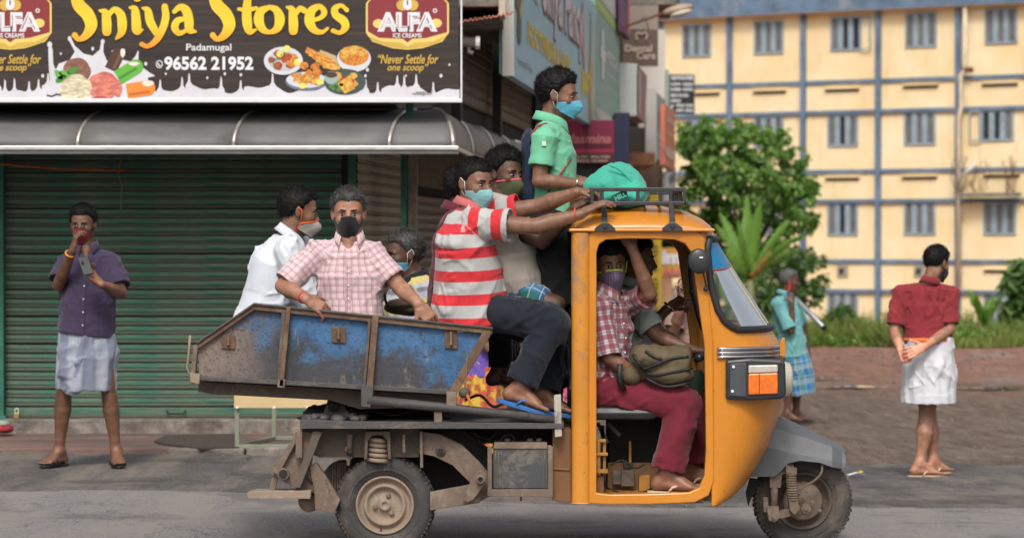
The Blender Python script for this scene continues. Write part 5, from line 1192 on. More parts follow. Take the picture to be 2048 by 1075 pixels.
MB().tube([W(x, y, 45.97) for x, y in ((1274, 80), (1272, 70), (1277, 65), (1283, 69), (1290, 65), (1294, 70), (1291, 80))], .016, 5).build('tooth_mark', flat('letter_cream', (.52, .42, .34)), t); tpx('family', 1276, 1302, 82, 87, 45.98, flat('letter_tan', (.3, .2, .14)), t)
t = facing('balcony', 'grey concrete balcony slab at the top behind the dental sign', 1246, 1360, -30, 10, 47, M_CONC, 3, 'balcony')
facing('building_block', 'white plastered wall behind the box signs', 1262, 1330, 60, 262, 60, mat('white_wall', (.62, .58, .53), .8, .1, 1, 0), 3, 'building')
t = facing('shop_sign', 'pale grey sign column with a small blue printed side', 1291, 1313, 178, 325, 52, mat('sign_lightgrey', (.50, .48, .44), .7, .15, 2, 0), .4)
def slant(label, x0, x1, t0, t1, b0, b1, Y, col, extra=()):
    p = W(x0, b0, Y); t = thing('shop_sign', label, 'sign', p); Yf = Y * 1.12; V = [W(x0, t0, Y), W(x0, b0, Y), W(x1, b1, Yf), W(x1, t1, Yf)]; o = mesh_obj('panel', V, [(0, 1, 2, 3)], flat('slant_' + str(x0), col), t); m = o.modifiers.new('th', 'SOLIDIFY'); m.thickness = .1
    for (u0, u1, v0, v1, c) in extra:
        def q(u, v): a = V[0] * (1 - v) + V[1] * v; b = V[3] * (1 - v) + V[2] * v; return a * (1 - u) + b * u + Vector((.004, -.12, 0))
        mesh_obj('printed_patch', [q(u0, v0), q(u0, v1), q(u1, v1), q(u1, v0)], [(0, 1, 2, 3)], flat('patch_%d_%d' % (x0, int(v0 * 100)), c), t)
slant('blue grey banner beyond the grey sign column', 1311, 1330, 183, 200, 315, 330, 53, (.25, .36, .42), [(.25, .45, .25, .55, (.45, .2, .22)), (.2, .8, .62, .68, (.5, .55, .6)), (.2, .8, .75, .79, (.5, .55, .6))])
slant('orange and white banner at the end of the row of signs', 1329, 1350, 208, 222, 330, 345, 56, (.70, .20, .12), [(.1, .9, .2, .26, (.75, .45, .38)), (.1, .9, .42, .47, (.75, .45, .38)), (0, 1, .68, .84, (.68, .50, .42))])
slant('tilted white and navy poster board behind the roof rack', 1336, 1352, 345, 335, 405, 398, 58, (.55, .55, .58), [(.1, .8, .15, .4, (.10, .13, .25)), (.15, .7, .6, .75, (.3, .33, .42))])
facing('shop_canopy', 'orange tiled shop canopy seen through the gap below the signs', 1259, 1310, 305, 330, 50, mat('canopy_orange', (.36, .17, .10), .8, .3), 3, 'canopy')
facing('shop_wall', 'dark shop interior under the sign boxes', 1259, 1300, 255, 305, 54, flat('shop_dark', (.055, .04, .03)), 1, 'wall'); facing('shop_wall', 'brown cluttered shop front beneath the orange banner', 1225, 1325, 325, 470, 60, mat('shop_brown', (.16, .10, .07), .8, .8, 1.6, 0), 1, 'wall')
t = facing('notice_board', 'black advocates board with white lettering on the far building', 1338, 1389, 149, 228, 72, M_BLK, .1, 'sign')
for k, (x0, x1, y0, y1, s) in enumerate(((1341, 1386, 152, 160, 'ADVOCATES'), (1341, 1362, 166, 172, 'RAJESH'), (1365, 1386, 166, 172, 'VINOD'), (1341, 1362, 176, 182, 'SURESH'), (1365, 1386, 176, 182, 'ANITHA'), (1341, 1377, 188, 194, 'FIRST FLOOR'), (1341, 1361, 199, 205, 'OFFICE'), (1352, 1386, 208, 214, '99465 12345'), (1352, 1386, 218, 224, '98471 54321'))): tpx(s, x0, x1, y0, y1, 71.98, M_PW, t, bold=.05)
MB().tube([W(1346, 210, 71.97), W(1342, 216, 71.97), W(1346, 223, 71.97)], .03, 5).build('phone_icon', M_PW, t)
MB().tube([W(1334, 140, 71), W(1334, 330, 71)], .05, 8).build('pole', mat('pole_pale', (.35, .42, .36), .6), t)
sl = thing('street_lamp', 'old street lamp with a beige head on a thin arm at the top', 'street lamp', W(1246, 54, 40))
MB().tube([W(1240, 57, 40), W(1290, 40, 40), W(1332, 25, 40)], .02, 6).build('arm', M_RUST, sl, smooth=True); lh = MB(); Rm = Matrix.Rotation(R(13), 3, 'Y')
lh.ell(W(1355, 20, 40), (.21, .09, .065), 16, 8, Matrix.Rotation(R(-14), 3, 'Y')); lh.build('lamp_head', mat('lamp_beige', (.42, .30, .22), .5, .2), sl, smooth=True); b = MB(); b.ell(W(1362, 27, 39.97), (.15, .07, .045), 14, 8, Matrix.Rotation(R(-14), 3, 'Y')); b.build('lamp_cover', flat('lamp_glass', (.55, .48, .40)), sl, smooth=True); MB().tube([W(1335, 26, 40), W(1331, 27, 40)], .05, 8).build('socket', M_RUST, sl)
MB().tube([W(1278, 44, 40), W(1290, 33, 40), W(1298, 62, 40)], .008, 5).build('lamp_wire', M_BLK, sl)
# things seen through the cab
t = facing('banner', 'tall narrow yellow banner with vertical dark lettering seen through the cab', 1299, 1323, 380, 612, 50, flat('banner_yellow', (.60, .42, .03)), .06)
for k, ch in enumerate('REAL ESTATE AGENCY PH'):
    if ch != ' ': tpx(ch, 1305, 1317, 490 + (k - 5) * 9.3, 496 + (k - 5) * 9.3, 49.98, flat('banner_ink', (.10, .075, .03)), t, bold=.04)
t = facing('shop_sign', 'orange shop sign with big white and pink letters seen through the cab', 1322, 1372, 495, 556, 56, flat('sign_orange_y', (.62, .30, .05)), .1)
tpx('im', 1323, 1363, 500, 528, 55.98, M_PW, t, bold=.06); tpx('ARA', 1325, 1366, 537, 552, 55.97, flat('letter_rose2', (.55, .16, .16)), t, bold=.06)
facing('kiosk', 'small orange and cream kiosk behind the yellow banner', 1272, 1345, 556, 690, 58, mat('kiosk', (.52, .30, .16), .7, .5, 1.2, 0), 2, 'kiosk'); facing('poster', 'red poster leaning behind the man in beige', 1328, 1350, 628, 658, 54, flat('poster_red', (.60, .03, .03)), .05, 'poster'); facing('shop_wall', 'orange patterned wall above the kiosk seen through the cab', 1262, 1322, 488, 556, 59, mat('wall_or', (.48, .24, .14), .7, .5, 1.5, 0), .3, 'wall')
# ---------------------------------------------------------------- vegetation
def leafmat(name, c1, c2, c3=None, tr=.25):
    m, nt, bs = newmat(name); oi = nd(nt, 'ShaderNodeNewGeometry'); rp = ramp(nt, oi.outputs['Random Per Island'], [(0.0, c1), (.6, c2), (1.0, c3 or c2)]); nt.links.new(rp, bs.inputs['Base Color'])
    bs.inputs['Roughness'].default_value = .5; bs.inputs['Specular IOR Level'].default_value = .35
    tl = nd(nt, 'ShaderNodeBsdfTranslucent'); nt.links.new(mixc(nt, 1.0, rp, (1.2, 1.5, .6), 'MULTIPLY'), tl.inputs[0]); mx = nd(nt, 'ShaderNodeMixShader'); mx.inputs[0].default_value = tr
    nt.links.new(bs.outputs[0], mx.inputs[1]); nt.links.new(tl.outputs[0], mx.inputs[2]); nt.links.new(mx.outputs[0], nt.nodes['Material Output'].inputs[0]); return m
M_LF = leafmat('leaf_green', (.10, .20, .05), (.21, .34, .10), (.36, .48, .18), .5); M_LFD = leafmat('leaf_dark', (.07, .135, .045), (.14, .235, .075), (.21, .31, .11), .42); M_LFB = leafmat('leaf_banana', (.09, .19, .03), (.16, .30, .05), (.20, .34, .06), .35); M_GRS = leafmat('grass_green', (.15, .20, .05), (.24, .30, .08), (.36, .36, .14), .4)
M_BARK = mat('bark', (.10, .075, .055), .9, .4, 6, .01)
def leaves(name, pts, mt, parent, L=(.16, .05), n=7, droop=.9, seed=0, kind=None, up=.3):
    "rosettes of drooping leaves at the given (x,y,z,size)"
    g = np.random.default_rng(seed); P = np.array(pts); P = np.repeat(P, n, 0); N = len(P); az = g.uniform(0, 2 * np.pi, N); el = g.uniform(-.9, up, N)
    d = np.stack([np.cos(az) * np.cos(el), np.sin(az) * np.cos(el), np.sin(el)], 1); s = np.cross(d, np.array([0, 0, 1.0])); s /= np.linalg.norm(s, axis=1)[:, None] + 1e-9; s = s + g.normal(0, .25, (N, 3)); l = (L[0] * P[:, 3] * g.uniform(.7, 1.25, N))[:, None]; w = (L[1] * P[:, 3] * g.uniform(.8, 1.2, N))[:, None]
    a = P[:, :3] + g.normal(0, .03, (N, 3)) * P[:, 3:]; dn = np.array([0, 0, -1.0]); m_ = a + d * l * .5 - 0 * dn; e = a + d * l * .85 + dn * l * .45 * droop
    V = np.stack([a, m_ + s * w, e, m_ - s * w], 1).reshape(-1, 3); F = np.arange(4 * N).reshape(-1, 4)
    o = np_obj(name, V, F, mt, parent, smooth=False)
    if kind: o['kind'] = kind
    return o
def tree(label, lobes, Y, root, mt, seed, dens=60, L=(.17, .055), cat='tree', n=8, droop=.9, trunk=.12):
    g = np.random.default_rng(seed); rt = W(root[0], root[1], Y); gzv = float(gz(rt.x, Y)); rt.z = gzv; t = thing('broadleaf_tree', label, cat, rt); pts = []
    brs = []
    for (px, py, rpx, dy) in lobes:
        c = W(px, py, Y + dy); r = rpx / FPX * Y; brs.append(c); k = int(dens * (rpx / 30.) ** 2)
        u = g.normal(0, 1, (k, 3)); u /= np.linalg.norm(u, axis=1)[:, None]; rad = r * g.uniform(.45, 1.08, k) ** .6; p = np.array(c) + u * rad[:, None] * np.array([1, 1, .85]); p[:, 2] += r * .12 * np.sin(u[:, 0] * 7 + px)
        pts.append(np.concatenate([p, g.uniform(.75, 1.3, (k, 1))], 1))
    b = MB(); top = Vector(sum(brs, Vector()) / len(brs)); mid = rt.lerp(top, .55); b.tube([rt, rt.lerp(mid, .5) + Vector((.05, 0, 0)), mid], [trunk, trunk * .8, trunk * .6], 8); b.build('trunk', M_BARK, t, smooth=True)
    for c in brs: MB().tube([mid, mid.lerp(c, .6) + Vector((0, 0, -.1)), c], [trunk * .45, trunk * .3, trunk * .1], 6).build('limb', M_BARK, t, smooth=True)
    leaves('crown', np.concatenate(pts), mt, t, L, n, droop, seed); return t
tree('rounded mango tree with drooping leaf clusters in front of the yellow building', [(1400, 285, 42, 0), (1455, 290, 45, -.4), (1520, 300, 48, 0), (1440, 350, 52, -.8), (1520, 370, 52, -.6), (1575, 365, 34, .2), (1395, 350, 38, .5), (1480, 420, 52, -.4), (1570, 430, 44, 0), (1400, 410, 45, 0), (1600, 395, 24, 0), (1372, 260, 22, 0), (1552, 268, 28, .3), (1590, 320, 30, .3), (1615, 372, 24, .2), (1490, 256, 28, .2), (1425, 252, 26, .2), (1615, 440, 24, .4), (1420, 470, 40, .3)], 70, (1500, 640), M_LF, 3, 27, n=9)
tree('lower leafy tree with feathery branches behind the man in teal', [(1480, 520, 44, 0), (1550, 510, 42, .5), (1600, 520, 34, 0), (1630, 525, 20, .2), (1500, 580, 48, -.3), (1440, 590, 44, .3), (1570, 570, 44, .4), (1615, 590, 30, 0), (1530, 620, 36, -.5), (1460, 640, 36, -.3), (1640, 560, 16, 0), (1405, 560, 30, 0), (1400, 630, 30, 0)], 66, (1530, 680), M_LFD, 5, 60, (.11, .035))
tree('big leafed bush rising at the right edge of the frame', [(2035, 560, 24, 0), (2040, 600, 26, 0), (2030, 630, 24, .2), (2060, 570, 34, 0), (2070, 640, 34, 0), (2050, 530, 18, 0)], 62, (2045, 670), M_LFD, 6, 34, (.28, .11), n=7)
tree('dusty shrub in front of a ground floor window', [(1660, 650, 26, 0), (1690, 640, 30, .2), (1720, 660, 24, 0), (1640, 675, 20, -.2), (1685, 620, 16, 0)], 62, (1680, 690), M_LFD, 8, 90, (.10, .03), cat='shrub', trunk=.03)
tree('green hedge tree seen past the end of the shop row', [(1340, 400, 26, 0), (1330, 450, 30, 0), (1360, 470, 30, 0), (1310, 360, 18, 0), (1295, 420, 20, 0)], 72, (1340, 640), M_LF, 9, 60)
def banana(label, px, py, Y, specs, seed):
    rt = W(px, py, Y); rt.z = float(gz(rt.x, Y)); t = thing('banana_plant', label, 'banana plant', rt); crown = W(px, py, Y)
    MB().tube([rt, rt.lerp(crown, .5), crown], [.13, .11, .07], 10).build('trunk', mat('banana_stem', (.16, .17, .07), .6, .3, 4, .002), t, smooth=True); rs = random.Random(seed)
    for (tx, ty, w, col) in specs:
        tip = W(tx, ty, Y + rs.uniform(-.6, .6)); mid = (crown + tip) / 2 + Vector((0, rs.uniform(-.2, .2), abs(tip.x - crown.x) * .30)); n = 22; V = []; side = Vector((tip - crown)).cross(Vector((0, 1, 0))).normalized(); sd_ = Vector((side.x, -.35, side.z)).normalized()
        for i in range(n + 1):
            u = i / n; c = crown * (1 - u) ** 2 + mid * 2 * u * (1 - u) + tip * u * u; ww = w / FPX * Y * .46 * (math.sin(math.pi * min(1, max(0, (u - .12)) / .9)) ** .55) * rs.uniform(.62, 1.08); V += [c + sd_ * ww + Vector((0, .04, -.03 * (i % 2))), c + Vector((0, -.03, .03)), c - sd_ * ww + Vector((0, .04, -.03 * (i % 2)))]
        F = []
        for i in range(n): F += [(3 * i, 3 * i + 1, 3 * i + 4, 3 * i + 3), (3 * i + 1, 3 * i + 2, 3 * i + 5, 3 * i + 4)]
        mesh_obj('leaf', V, F, M_DEAD if col else M_LFB, t, smooth=True)
M_DEAD = leafmat('leaf_dead', (.30, .15, .05), (.42, .20, .06), None, .2)
banana('banana plant with tall bright leaves between the cab and the man in teal', 1500, 560, 58, [(1494, 392, 34, 0), (1440, 425, 24, 0), (1520, 405, 30, 0), (1580, 440, 24, 0), (1612, 470, 20, 0), (1590, 505, 18, 0), (1475, 440, 20, 0), (1455, 500, 40, 0), (1538, 520, 40, 0), (1450, 560, 30, 0), (1560, 500, 22, 1), (1508, 545, 16, 1), (1432, 450, 22, 0)], 2)
banana('small banana plant in the grass near the right edge', 1968, 655, 60, [(1938, 580, 20, 0), (1952, 590, 22, 0), (2003, 590, 20, 0), (1990, 588, 16, 0), (1972, 600, 16, 0)], 4)
banana('yellow green banana sucker low beside the first banana plant', 1462, 620, 60, [(1440, 560, 24, 0), (1480, 555, 22, 0), (1452, 540, 20, 0)], 6)
# tall grass along the lot
g = np.random.default_rng(21); N = 70000; gx = g.uniform(.8, 13.2, N); gy = 57.5 + g.beta(1.0, 1.6, N) * 14 + .8 * np.sin(gx * 1.3); zg = gz(gx, gy); hgt = (g.uniform(.10, .40, N) * (.55 + .75 * (vnoise(np.stack([gx * 1.7, gy * .8, gx * 0], 1)) * .5 + .5)) + .5 * (vnoise(np.stack([gx * .8, gy * .6, gx * 0], 1)) > .25) * g.random(N) ** 2) * (.75 + .7 * sstep(58, 68, gy)); az = g.uniform(0, 6.28, N); ln = g.uniform(.2, 1.1, N) * hgt
p = np.stack([gx, gy, zg], 1); wv = np.stack([np.cos(az), np.sin(az), az * 0], 1) * .018; tp = p + np.stack([np.cos(az * 3) * ln, np.sin(az * 3) * ln, hgt], 1); V = np.stack([p - wv, p + wv, tp + wv * .3, tp - wv * .3], 1).reshape(-1, 3)
o = np_obj('tall_grass', V, np.arange(4 * N).reshape(-1, 4), M_GRS, None, smooth=False); o['label'] = 'strip of tall bright green grass and weeds beyond the dirt lot'; o['category'] = 'grass'; o['kind'] = 'stuff'
pts = np.stack([g.uniform(1.5, 13.2, 2600), g.uniform(57.6, 68, 2600), np.zeros(2600), g.uniform(.5, 1.1, 2600)], 1); pts[:, 2] = gz(pts[:, 0], pts[:, 1]) + g.uniform(.02, .55, 2600) * (.5 + sstep(58, 66, pts[:, 1]))
o = leaves('weeds', pts, M_LF, None, (.14, .05), 8, .5, 31, 'stuff', .9); o['label'] = 'broad leafed weeds mixed into the grass strip'; o['category'] = 'weeds'
# stones strewn on the lot
g = np.random.default_rng(5); V = []; F = []
for k in range(1300):
    x = g.uniform(1.0, 9.5); y = g.uniform(23.6, 55); s = g.uniform(.005, .02) ** 1.0 * (1 + (y - 23) / 40); z = float(gz(x, y)) - .02; n0 = len(V)
    for q in ((-1, -1, 0), (1, -.8, 0), (.9, 1, 0), (-1, .9, 0), (-.4, -.5, 1), (.6, .3, .9)): V.append((x + q[0] * s * g.uniform(.7, 1.2), y + q[1] * s, z + q[2] * s * .9))
    F += [(n0, n0 + 1, n0 + 4), (n0 + 1, n0 + 2, n0 + 5), (n0 + 1, n0 + 5, n0 + 4), (n0 + 2, n0 + 3, n0 + 5), (n0 + 3, n0, n0 + 4), (n0 + 3, n0 + 4, n0 + 5)]
o = mesh_obj('gravel', V, F, mat('gravel', (.11, .09, .078), .9, .7, 1, 0), None, kind='stuff'); o['label'] = 'loose stones strewn over the dirt lot'; o['category'] = 'gravel'
g = np.random.default_rng(8); V = []; F = []
for k in range(150):
    x = g.uniform(-4.2, 4.2); y = g.choice([g.uniform(18.2, 22), g.uniform(21.3, 23.3), g.uniform(22, 30)]); s = g.uniform(.008, .024); a_ = g.uniform(0, 6.28); z = float(gz(x, y)) + (.074 if (y > 21.75 and x < XW + .3) else .004); n0 = len(V)
    for q in ((-1, 0, 0), (0, -.45, .3), (1, 0, .1), (0, .45, .35)): V.append((x + s * (q[0] * math.cos(a_) - q[1] * math.sin(a_)), y + 2 * s * (q[0] * math.sin(a_) + q[1] * math.cos(a_)), z + q[2] * s))
    F.append((n0, n0 + 1, n0 + 2, n0 + 3))
o = mesh_obj('fallen_leaves', V, F, leafmat('leaf_dry', (.10, .06, .03), (.30, .20, .09), (.45, .40, .33), .05), None, kind='stuff'); o['label'] = 'dry leaves and scraps scattered on the road edge and pavement'; o['category'] = 'leaves'
lit = thing('litter', 'scrap of white and yellow plastic litter at the edge of the asphalt', 'litter', W(1712, 924, 22.5))
z0 = float(gz(2.6, 22.6)) + .012; V = [W(1694, 922, 22.6), W(1712, 919, 22.6), W(1734, 924, 22.6), W(1716, 929, 22.5), W(1698, 928, 22.5)]; mesh_obj('plastic_sheet', [(v_.x, v_.y, z0 + .02 * (i % 2)) for i, v_ in enumerate(V)], [tuple(range(5))], M_PW, lit)
MB().ell((W(1722, 920, 22.6).x, 22.6, z0 + .02), (.018, .04, .008), 8, 5).build('yellow_wrapper', M_YL, lit)
rg = thing('rag_bundle', 'red and pale green rag bundle on the step at the left edge', 'rag', W(10, 850, 23.1)); b = MB(); b.ell(W(8, 857, 23.1), (.075, .09, .035), 14, 8); b.build('red_cloth', mat('rag_red', (.28, .02, .03), .8, .6, 40, .01), rg, smooth=True); b = MB(); b.ell(W(-2, 847, 23.15), (.08, .09, .03), 14, 8); b.build('green_cloth', mat('rag_green', (.30, .42, .34), .8, .3, 30, .01), rg, smooth=True)
# low table with cream board standing on the pavement
tb = thing('sign_stand', 'cream board on a green metal tube stand on the pavement behind the truck', 'stand', W(560, 905, 22.0)); M_TUB = mat('stand_green', (.21, .23, .17), .5, .15, 10, .001); Yf, Yb = 21.7, 22.6
x0, x1 = W(474, 900, Yf).x, W(800, 900, Yf).x; zt_, zb_ = W(0, 815, Yf).z, .085; xm = W(548, 860, Yb).x
b = MB().box(x0 - .02, x1, Yf - .03, Yf - .01, zt_, W(0, 745, Yf).z); b.build('cream_board', mat('board_cream', (.60, .45, .24), .5, .08, 3, 0), tb, bevel=.003)
for (xx, yy) in ((x0, Yf), (x1, Yf), (xm, Yb), (x1 + .02, Yb)): MB().box(xx - .016, xx + .016, yy - .016, yy + .016, zb_ - .02, zt_ + .06).build('leg', M_TUB, tb, bevel=.003)
for (a, c) in (((x0, Yf), (x1, Yf)), ((xm, Yb), (x1, Yb)), ((x0, Yf), (xm, Yb))): MB().beam((a[0], a[1], zb_ + .0), (c[0], c[1], zb_ + .0), .03, .03).build('base_rail', M_TUB, tb, bevel=.003)
MB().beam((x0, Yf + .02, zt_ + .03), (x1, Yf + .02, zt_ + .03), .03, .03).build('top_rail', M_TUB, tb)
for px in (474, 548, 615): b = MB(); b.ell(W(px, 815, Yf - .04), (.012, .012, .01), 8, 6); b.build('bolt', M_PW, tb)
# ---------------------------------------------------------------- three-wheeled tipper
TK = thing('cargo_three_wheeler', 'yellow three wheeled tipper truck with a rusty blue dump bed crossing the road', 'three wheeler', (0, 15.6, 0))
def grimy(name, base, g1, g2, s=5, amt=.5, rough=.5, bumpd=.004, metal=0.0, coat=0.0, chips=None, str_=(1, 1, 1)):
    m, nt, bs = newmat(name); v = coords(nt, str_); c = ramp(nt, noise(nt, v, s * .6, 5, .6), [(.3, [x * .85 for x in base]), (.7, [min(1, x * 1.12) for x in base])])
    f1 = ramp(nt, noise(nt, v, s, 10, .78, .4), [(.66 - amt * .3, 0.0), (.78 - amt * .25, 1.0)]); c = mixc(nt, f1, c, g1)
    f2 = ramp(nt, noise(nt, coords(nt, (str_[0] * 1.3, 1.1, str_[2] * .6)), s * 2.2, 10, .8), [(.70 - amt * .22, 0.0), (.80 - amt * .2, 1.0)]); c = mixc(nt, f2, c, g2)
    if chips: c = mixc(nt, ramp(nt, noise(nt, v, 30, 8, .8), [(.625, 0.0), (.640, 1.0)]), c, chips)
    nt.links.new(c, bs.inputs['Base Color']); nt.links.new(ramp(nt, f1, [(0, rough), (1, .85)]), bs.inputs['Roughness']); bs.inputs['Metallic'].default_value = metal; bs.inputs['Coat Weight'].default_value = coat; bs.inputs['Coat Roughness'].default_value = .12
    h = math_(nt, 'ADD', noise(nt, v, 50, 8, .75), math_(nt, 'MULTIPLY', f1, .8)); bump(nt, bs, h, .5, bumpd); return m
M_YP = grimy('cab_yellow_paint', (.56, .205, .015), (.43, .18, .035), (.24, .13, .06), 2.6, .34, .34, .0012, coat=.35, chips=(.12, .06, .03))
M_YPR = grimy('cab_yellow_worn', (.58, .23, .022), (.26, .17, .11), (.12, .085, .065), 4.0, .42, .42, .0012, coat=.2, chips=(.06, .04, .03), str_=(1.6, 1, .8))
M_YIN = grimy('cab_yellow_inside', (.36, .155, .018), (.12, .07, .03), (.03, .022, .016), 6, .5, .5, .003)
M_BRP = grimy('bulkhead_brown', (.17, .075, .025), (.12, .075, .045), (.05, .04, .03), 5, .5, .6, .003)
M_DUST = grimy('dusty_steel', (.155, .112, .083), (.25, .195, .15), (.040, .031, .026), 6, .6, .8, .005, chips=(.07, .05, .04))
M_DUST2 = grimy('dusty_steel_dark', (.10, .075, .058), (.17, .13, .10), (.025, .02, .017), 7, .5, .8, .006)
M_TAR = grimy('tarry_steel', (.075, .070, .070), (.21, .175, .145), (.014, .013, .013), 7, .55, .55, .010, metal=.2, str_=(.5, 1, 1))
M_RSTR = grimy('rusty_rib', (.115, .062, .038), (.19, .125, .08), (.035, .027, .023), 8, .7, .8, .004)
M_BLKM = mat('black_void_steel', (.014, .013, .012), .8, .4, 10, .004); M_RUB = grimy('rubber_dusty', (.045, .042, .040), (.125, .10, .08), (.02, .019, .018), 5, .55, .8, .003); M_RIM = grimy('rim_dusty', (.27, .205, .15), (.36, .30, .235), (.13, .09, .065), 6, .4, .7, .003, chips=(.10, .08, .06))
M_GRY = mat('fender_grey', (.105, .112, .122), .42, .14, 3, .0006, dirt=(.17, .15, .13), dirt_amt=.12, coat=.2); M_BPL = mat('black_plastic', (.022, .024, .027), .42, .3, 12, .0006); M_GSK = mat('rubber_gasket', (.02, .02, .021), .5, .2, 20, .0005)
M_CHR = mat('chrome_strip', (.62, .62, .62), .16, .08, 8, 0, metal=1.0); M_AMB = mat('amber_lens', (.75, .16, .01), .15, .25, 40, .003, coat=1.0); M_CLR = mat('clear_lens', (.50, .46, .38), .12, .15, 40, .003, coat=1.0); M_RED = mat('red_lens', (.45, .02, .015), .2, .1)
# blue bed paint, grime heavier at the tail and the lower edge
m, nt, bs = newmat('bed_blue_paint'); v = coords(nt); sp = nd(nt, 'ShaderNodeSeparateXYZ'); nt.links.new(v, sp.inputs[0])
blue = ramp(nt, noise(nt, v, 5, 8, .7), [(.36, (.020, .085, .20)), (.64, (.055, .165, .34))])
def mapr(x, a, b, c=0.0, d=1.0):
    r = nd(nt, 'ShaderNodeMapRange'); nt.links.new(x, r.inputs[0]); r.inputs[1].default_value = a; r.inputs[2].default_value = b; r.inputs[3].default_value = c; r.inputs[4].default_value = d; return r.outputs[0]
X_ = lambda px: W(px, 0, 15).x; Z_ = lambda py: W(0, py, 15).z
gx_ = mapr(sp.outputs[0], X_(400), X_(900), .86, -.06); gz_ = mapr(sp.outputs[2], Z_(790), Z_(640), .58, -.06); n1 = noise(nt, v, 2.6, 9, .72, .5); n2 = noise(nt, coords(nt, (1, 1, .4)), 8, 9, .78)
s_ = math_(nt, 'ADD', math_(nt, 'ADD', gx_, gz_), math_(nt, 'MULTIPLY', math_(nt, 'SUBTRACT', n1, .5), 2.6)); f = ramp(nt, s_, [(.30, 0.0), (.58, .93)])
gr = ramp(nt, math_(nt, 'ADD', math_(nt, 'MULTIPLY', mapr(sp.outputs[0], X_(430), X_(640), .0, .45), 1.0), math_(nt, 'MULTIPLY', n2, .55)), [(.28, (.23, .165, .125)), (.42, (.125, .095, .078)), (.58, (.028, .026, .026)), (.8, (.05, .045, .042))])
c = mixc(nt, f, blue, gr); c = mixc(nt, ramp(nt, noise(nt, coords(nt, (1.5, 1, .5)), 11, 9, .8), [(.60, 0.0), (.68, .75)]), c, (.26, .22, .18)); c = mixc(nt, ramp(nt, noise(nt, v, 60, 6, .8), [(.54, 0.0), (.60, .8)]), c, (.035, .03, .03))
c = mixc(nt, ramp(nt, math_(nt, 'ADD', n2, mapr(sp.outputs[2], Z_(795), Z_(745), .30, -.1)), [(.66, 0.0), (.76, .9)]), c, (.25, .19, .145))
c = mixc(nt, ramp(nt, noise(nt, coords(nt, (7, 1, .7)), 3, 8, .7), [(.64, 0.0), (.70, .7)]), c, (.33, .32, .30)); c = mixc(nt, ramp(nt, noise(nt, coords(nt, (3, 1, 1)), 3.3, 8, .7, .8), [(.62, 0.0), (.68, .8)]), c, (.13, .062, .032)); nt.links.new(c, bs.inputs['Base Color'])
bs.inputs['Roughness'].default_value = .55; bump(nt, bs, math_(nt, 'ADD', noise(nt, v, 40, 8, .8), n1), .55, .008); M_BED = m
def PP(name, pts, Y, dep, mt, par=TK, bev=.003, **k): return MB().prism_px(pts, Y, dep).build(name, mt, par, bevel=bev, **k)
D = 1.30; Y0 = 15.0
bed = mesh_obj('dump_bed', [W(p[0], p[1], Y0 + .03) for p in [(398, 690), (508, 610), (985, 660), (912, 786), (398, 756)]] + [W(p[0], p[1], Y0 + .05) for p in [(398, 690), (508, 610), (985, 660), (912, 786), (398, 756)]], [(4, 3, 2, 1, 0), (5, 6, 7, 8, 9), (0, 1, 6, 5), (1, 2, 7, 6), (2, 3, 8, 7), (3, 4, 9, 8), (4, 0, 5, 9)], M_BED, TK)
def bx_(name, a, b, Ya, Yb, mt, th=.018, par=bed):
    p = W(a[0], a[1], Y0); q = W(b[0], b[1], Y0); c = MB(); n = Vector((q.z - p.z, 0, -(q.x - p.x))).normalized() * th
    c.add([(p.x, Ya, p.z), (q.x, Ya, q.z), (q.x, Yb, q.z), (p.x, Yb, p.z), (p.x + n.x, Ya, p.z + n.z), (q.x + n.x, Ya, q.z + n.z), (q.x + n.x, Yb, q.z + n.z), (p.x + n.x, Yb, p.z + n.z)], [(0, 1, 2, 3), (7, 6, 5, 4), (0, 4, 5, 1), (1, 5, 6, 2), (2, 6, 7, 3), (3, 7, 4, 0)]); return c.build(name, mt, par)
bx_('bed_floor', (398, 752), (905, 783), Y0 + .05, Y0 + D, M_TAR); bx_('bed_front_wall', (905, 783), (978, 659), Y0 + .05, Y0 + D, M_BLKM); bx_('bed_tail_wall', (397, 752), (397, 692), Y0 + .05, Y0 + D, M_TAR)
PP('far_side_panel', [(398, 690), (508, 610), (985, 660), (912, 786), (398, 756)], Y0 + D, .02, M_BED, bed)
def strip(name, pts, w, Y, dep, mt, par=bed, bev=.003):
    b = MB()
    for a, c in zip(pts[:-1], pts[1:]): p = W(a[0], a[1], Y); q = W(c[0], c[1], Y); b.beam(p + Vector((0, dep / 2, 0)), q + Vector((0, dep / 2, 0)), dep, w / 400., up=(0, 0, 1) if abs(q.x - p.x) > abs(q.z - p.z) else (1, 0, 0))
    return b.build(name, mt, par, bevel=bev)
strip('top_rail', [(394, 692), (508, 613)], 11, Y0, .05, M_RSTR); strip('top_rail', [(505, 613), (985, 662)], 12, Y0 - .002, .052, M_RSTR); strip('top_edge', [(392, 686), (508, 607)], 4, Y0 - .012, .05, M_TAR); strip('top_edge', [(506, 607), (986, 656)], 4, Y0 - .014, .05, M_TAR)
strip('bottom_flange', [(396, 755), (912, 785)], 9, Y0 - .004, .05, M_TAR); strip('front_rail', [(975, 664), (905, 785)], 17, Y0 - .006, .05, M_RSTR); strip('tail_rail', [(391, 690), (388, 720), (384, 768)], 9, Y0 - .006, .06, M_DUST)
strip('side_rib', [(577, 614), (562, 772)], 9, Y0 - .020, .05, M_RSTR); strip('side_rib_flange', [(568, 614), (557, 768)], 8, Y0 - .004, .03, M_DUST2); strip('side_rib', [(751, 630), (738, 786)], 13, Y0 - .020, .05, M_RSTR); strip('side_rib_flange', [(740, 630), (728, 778)], 6, Y0 - .004, .03, M_DUST2)
PP('rib_foot', [(555, 758), (571, 758), (569, 776), (554, 774)], Y0 - .02, .04, M_DUST, bed)
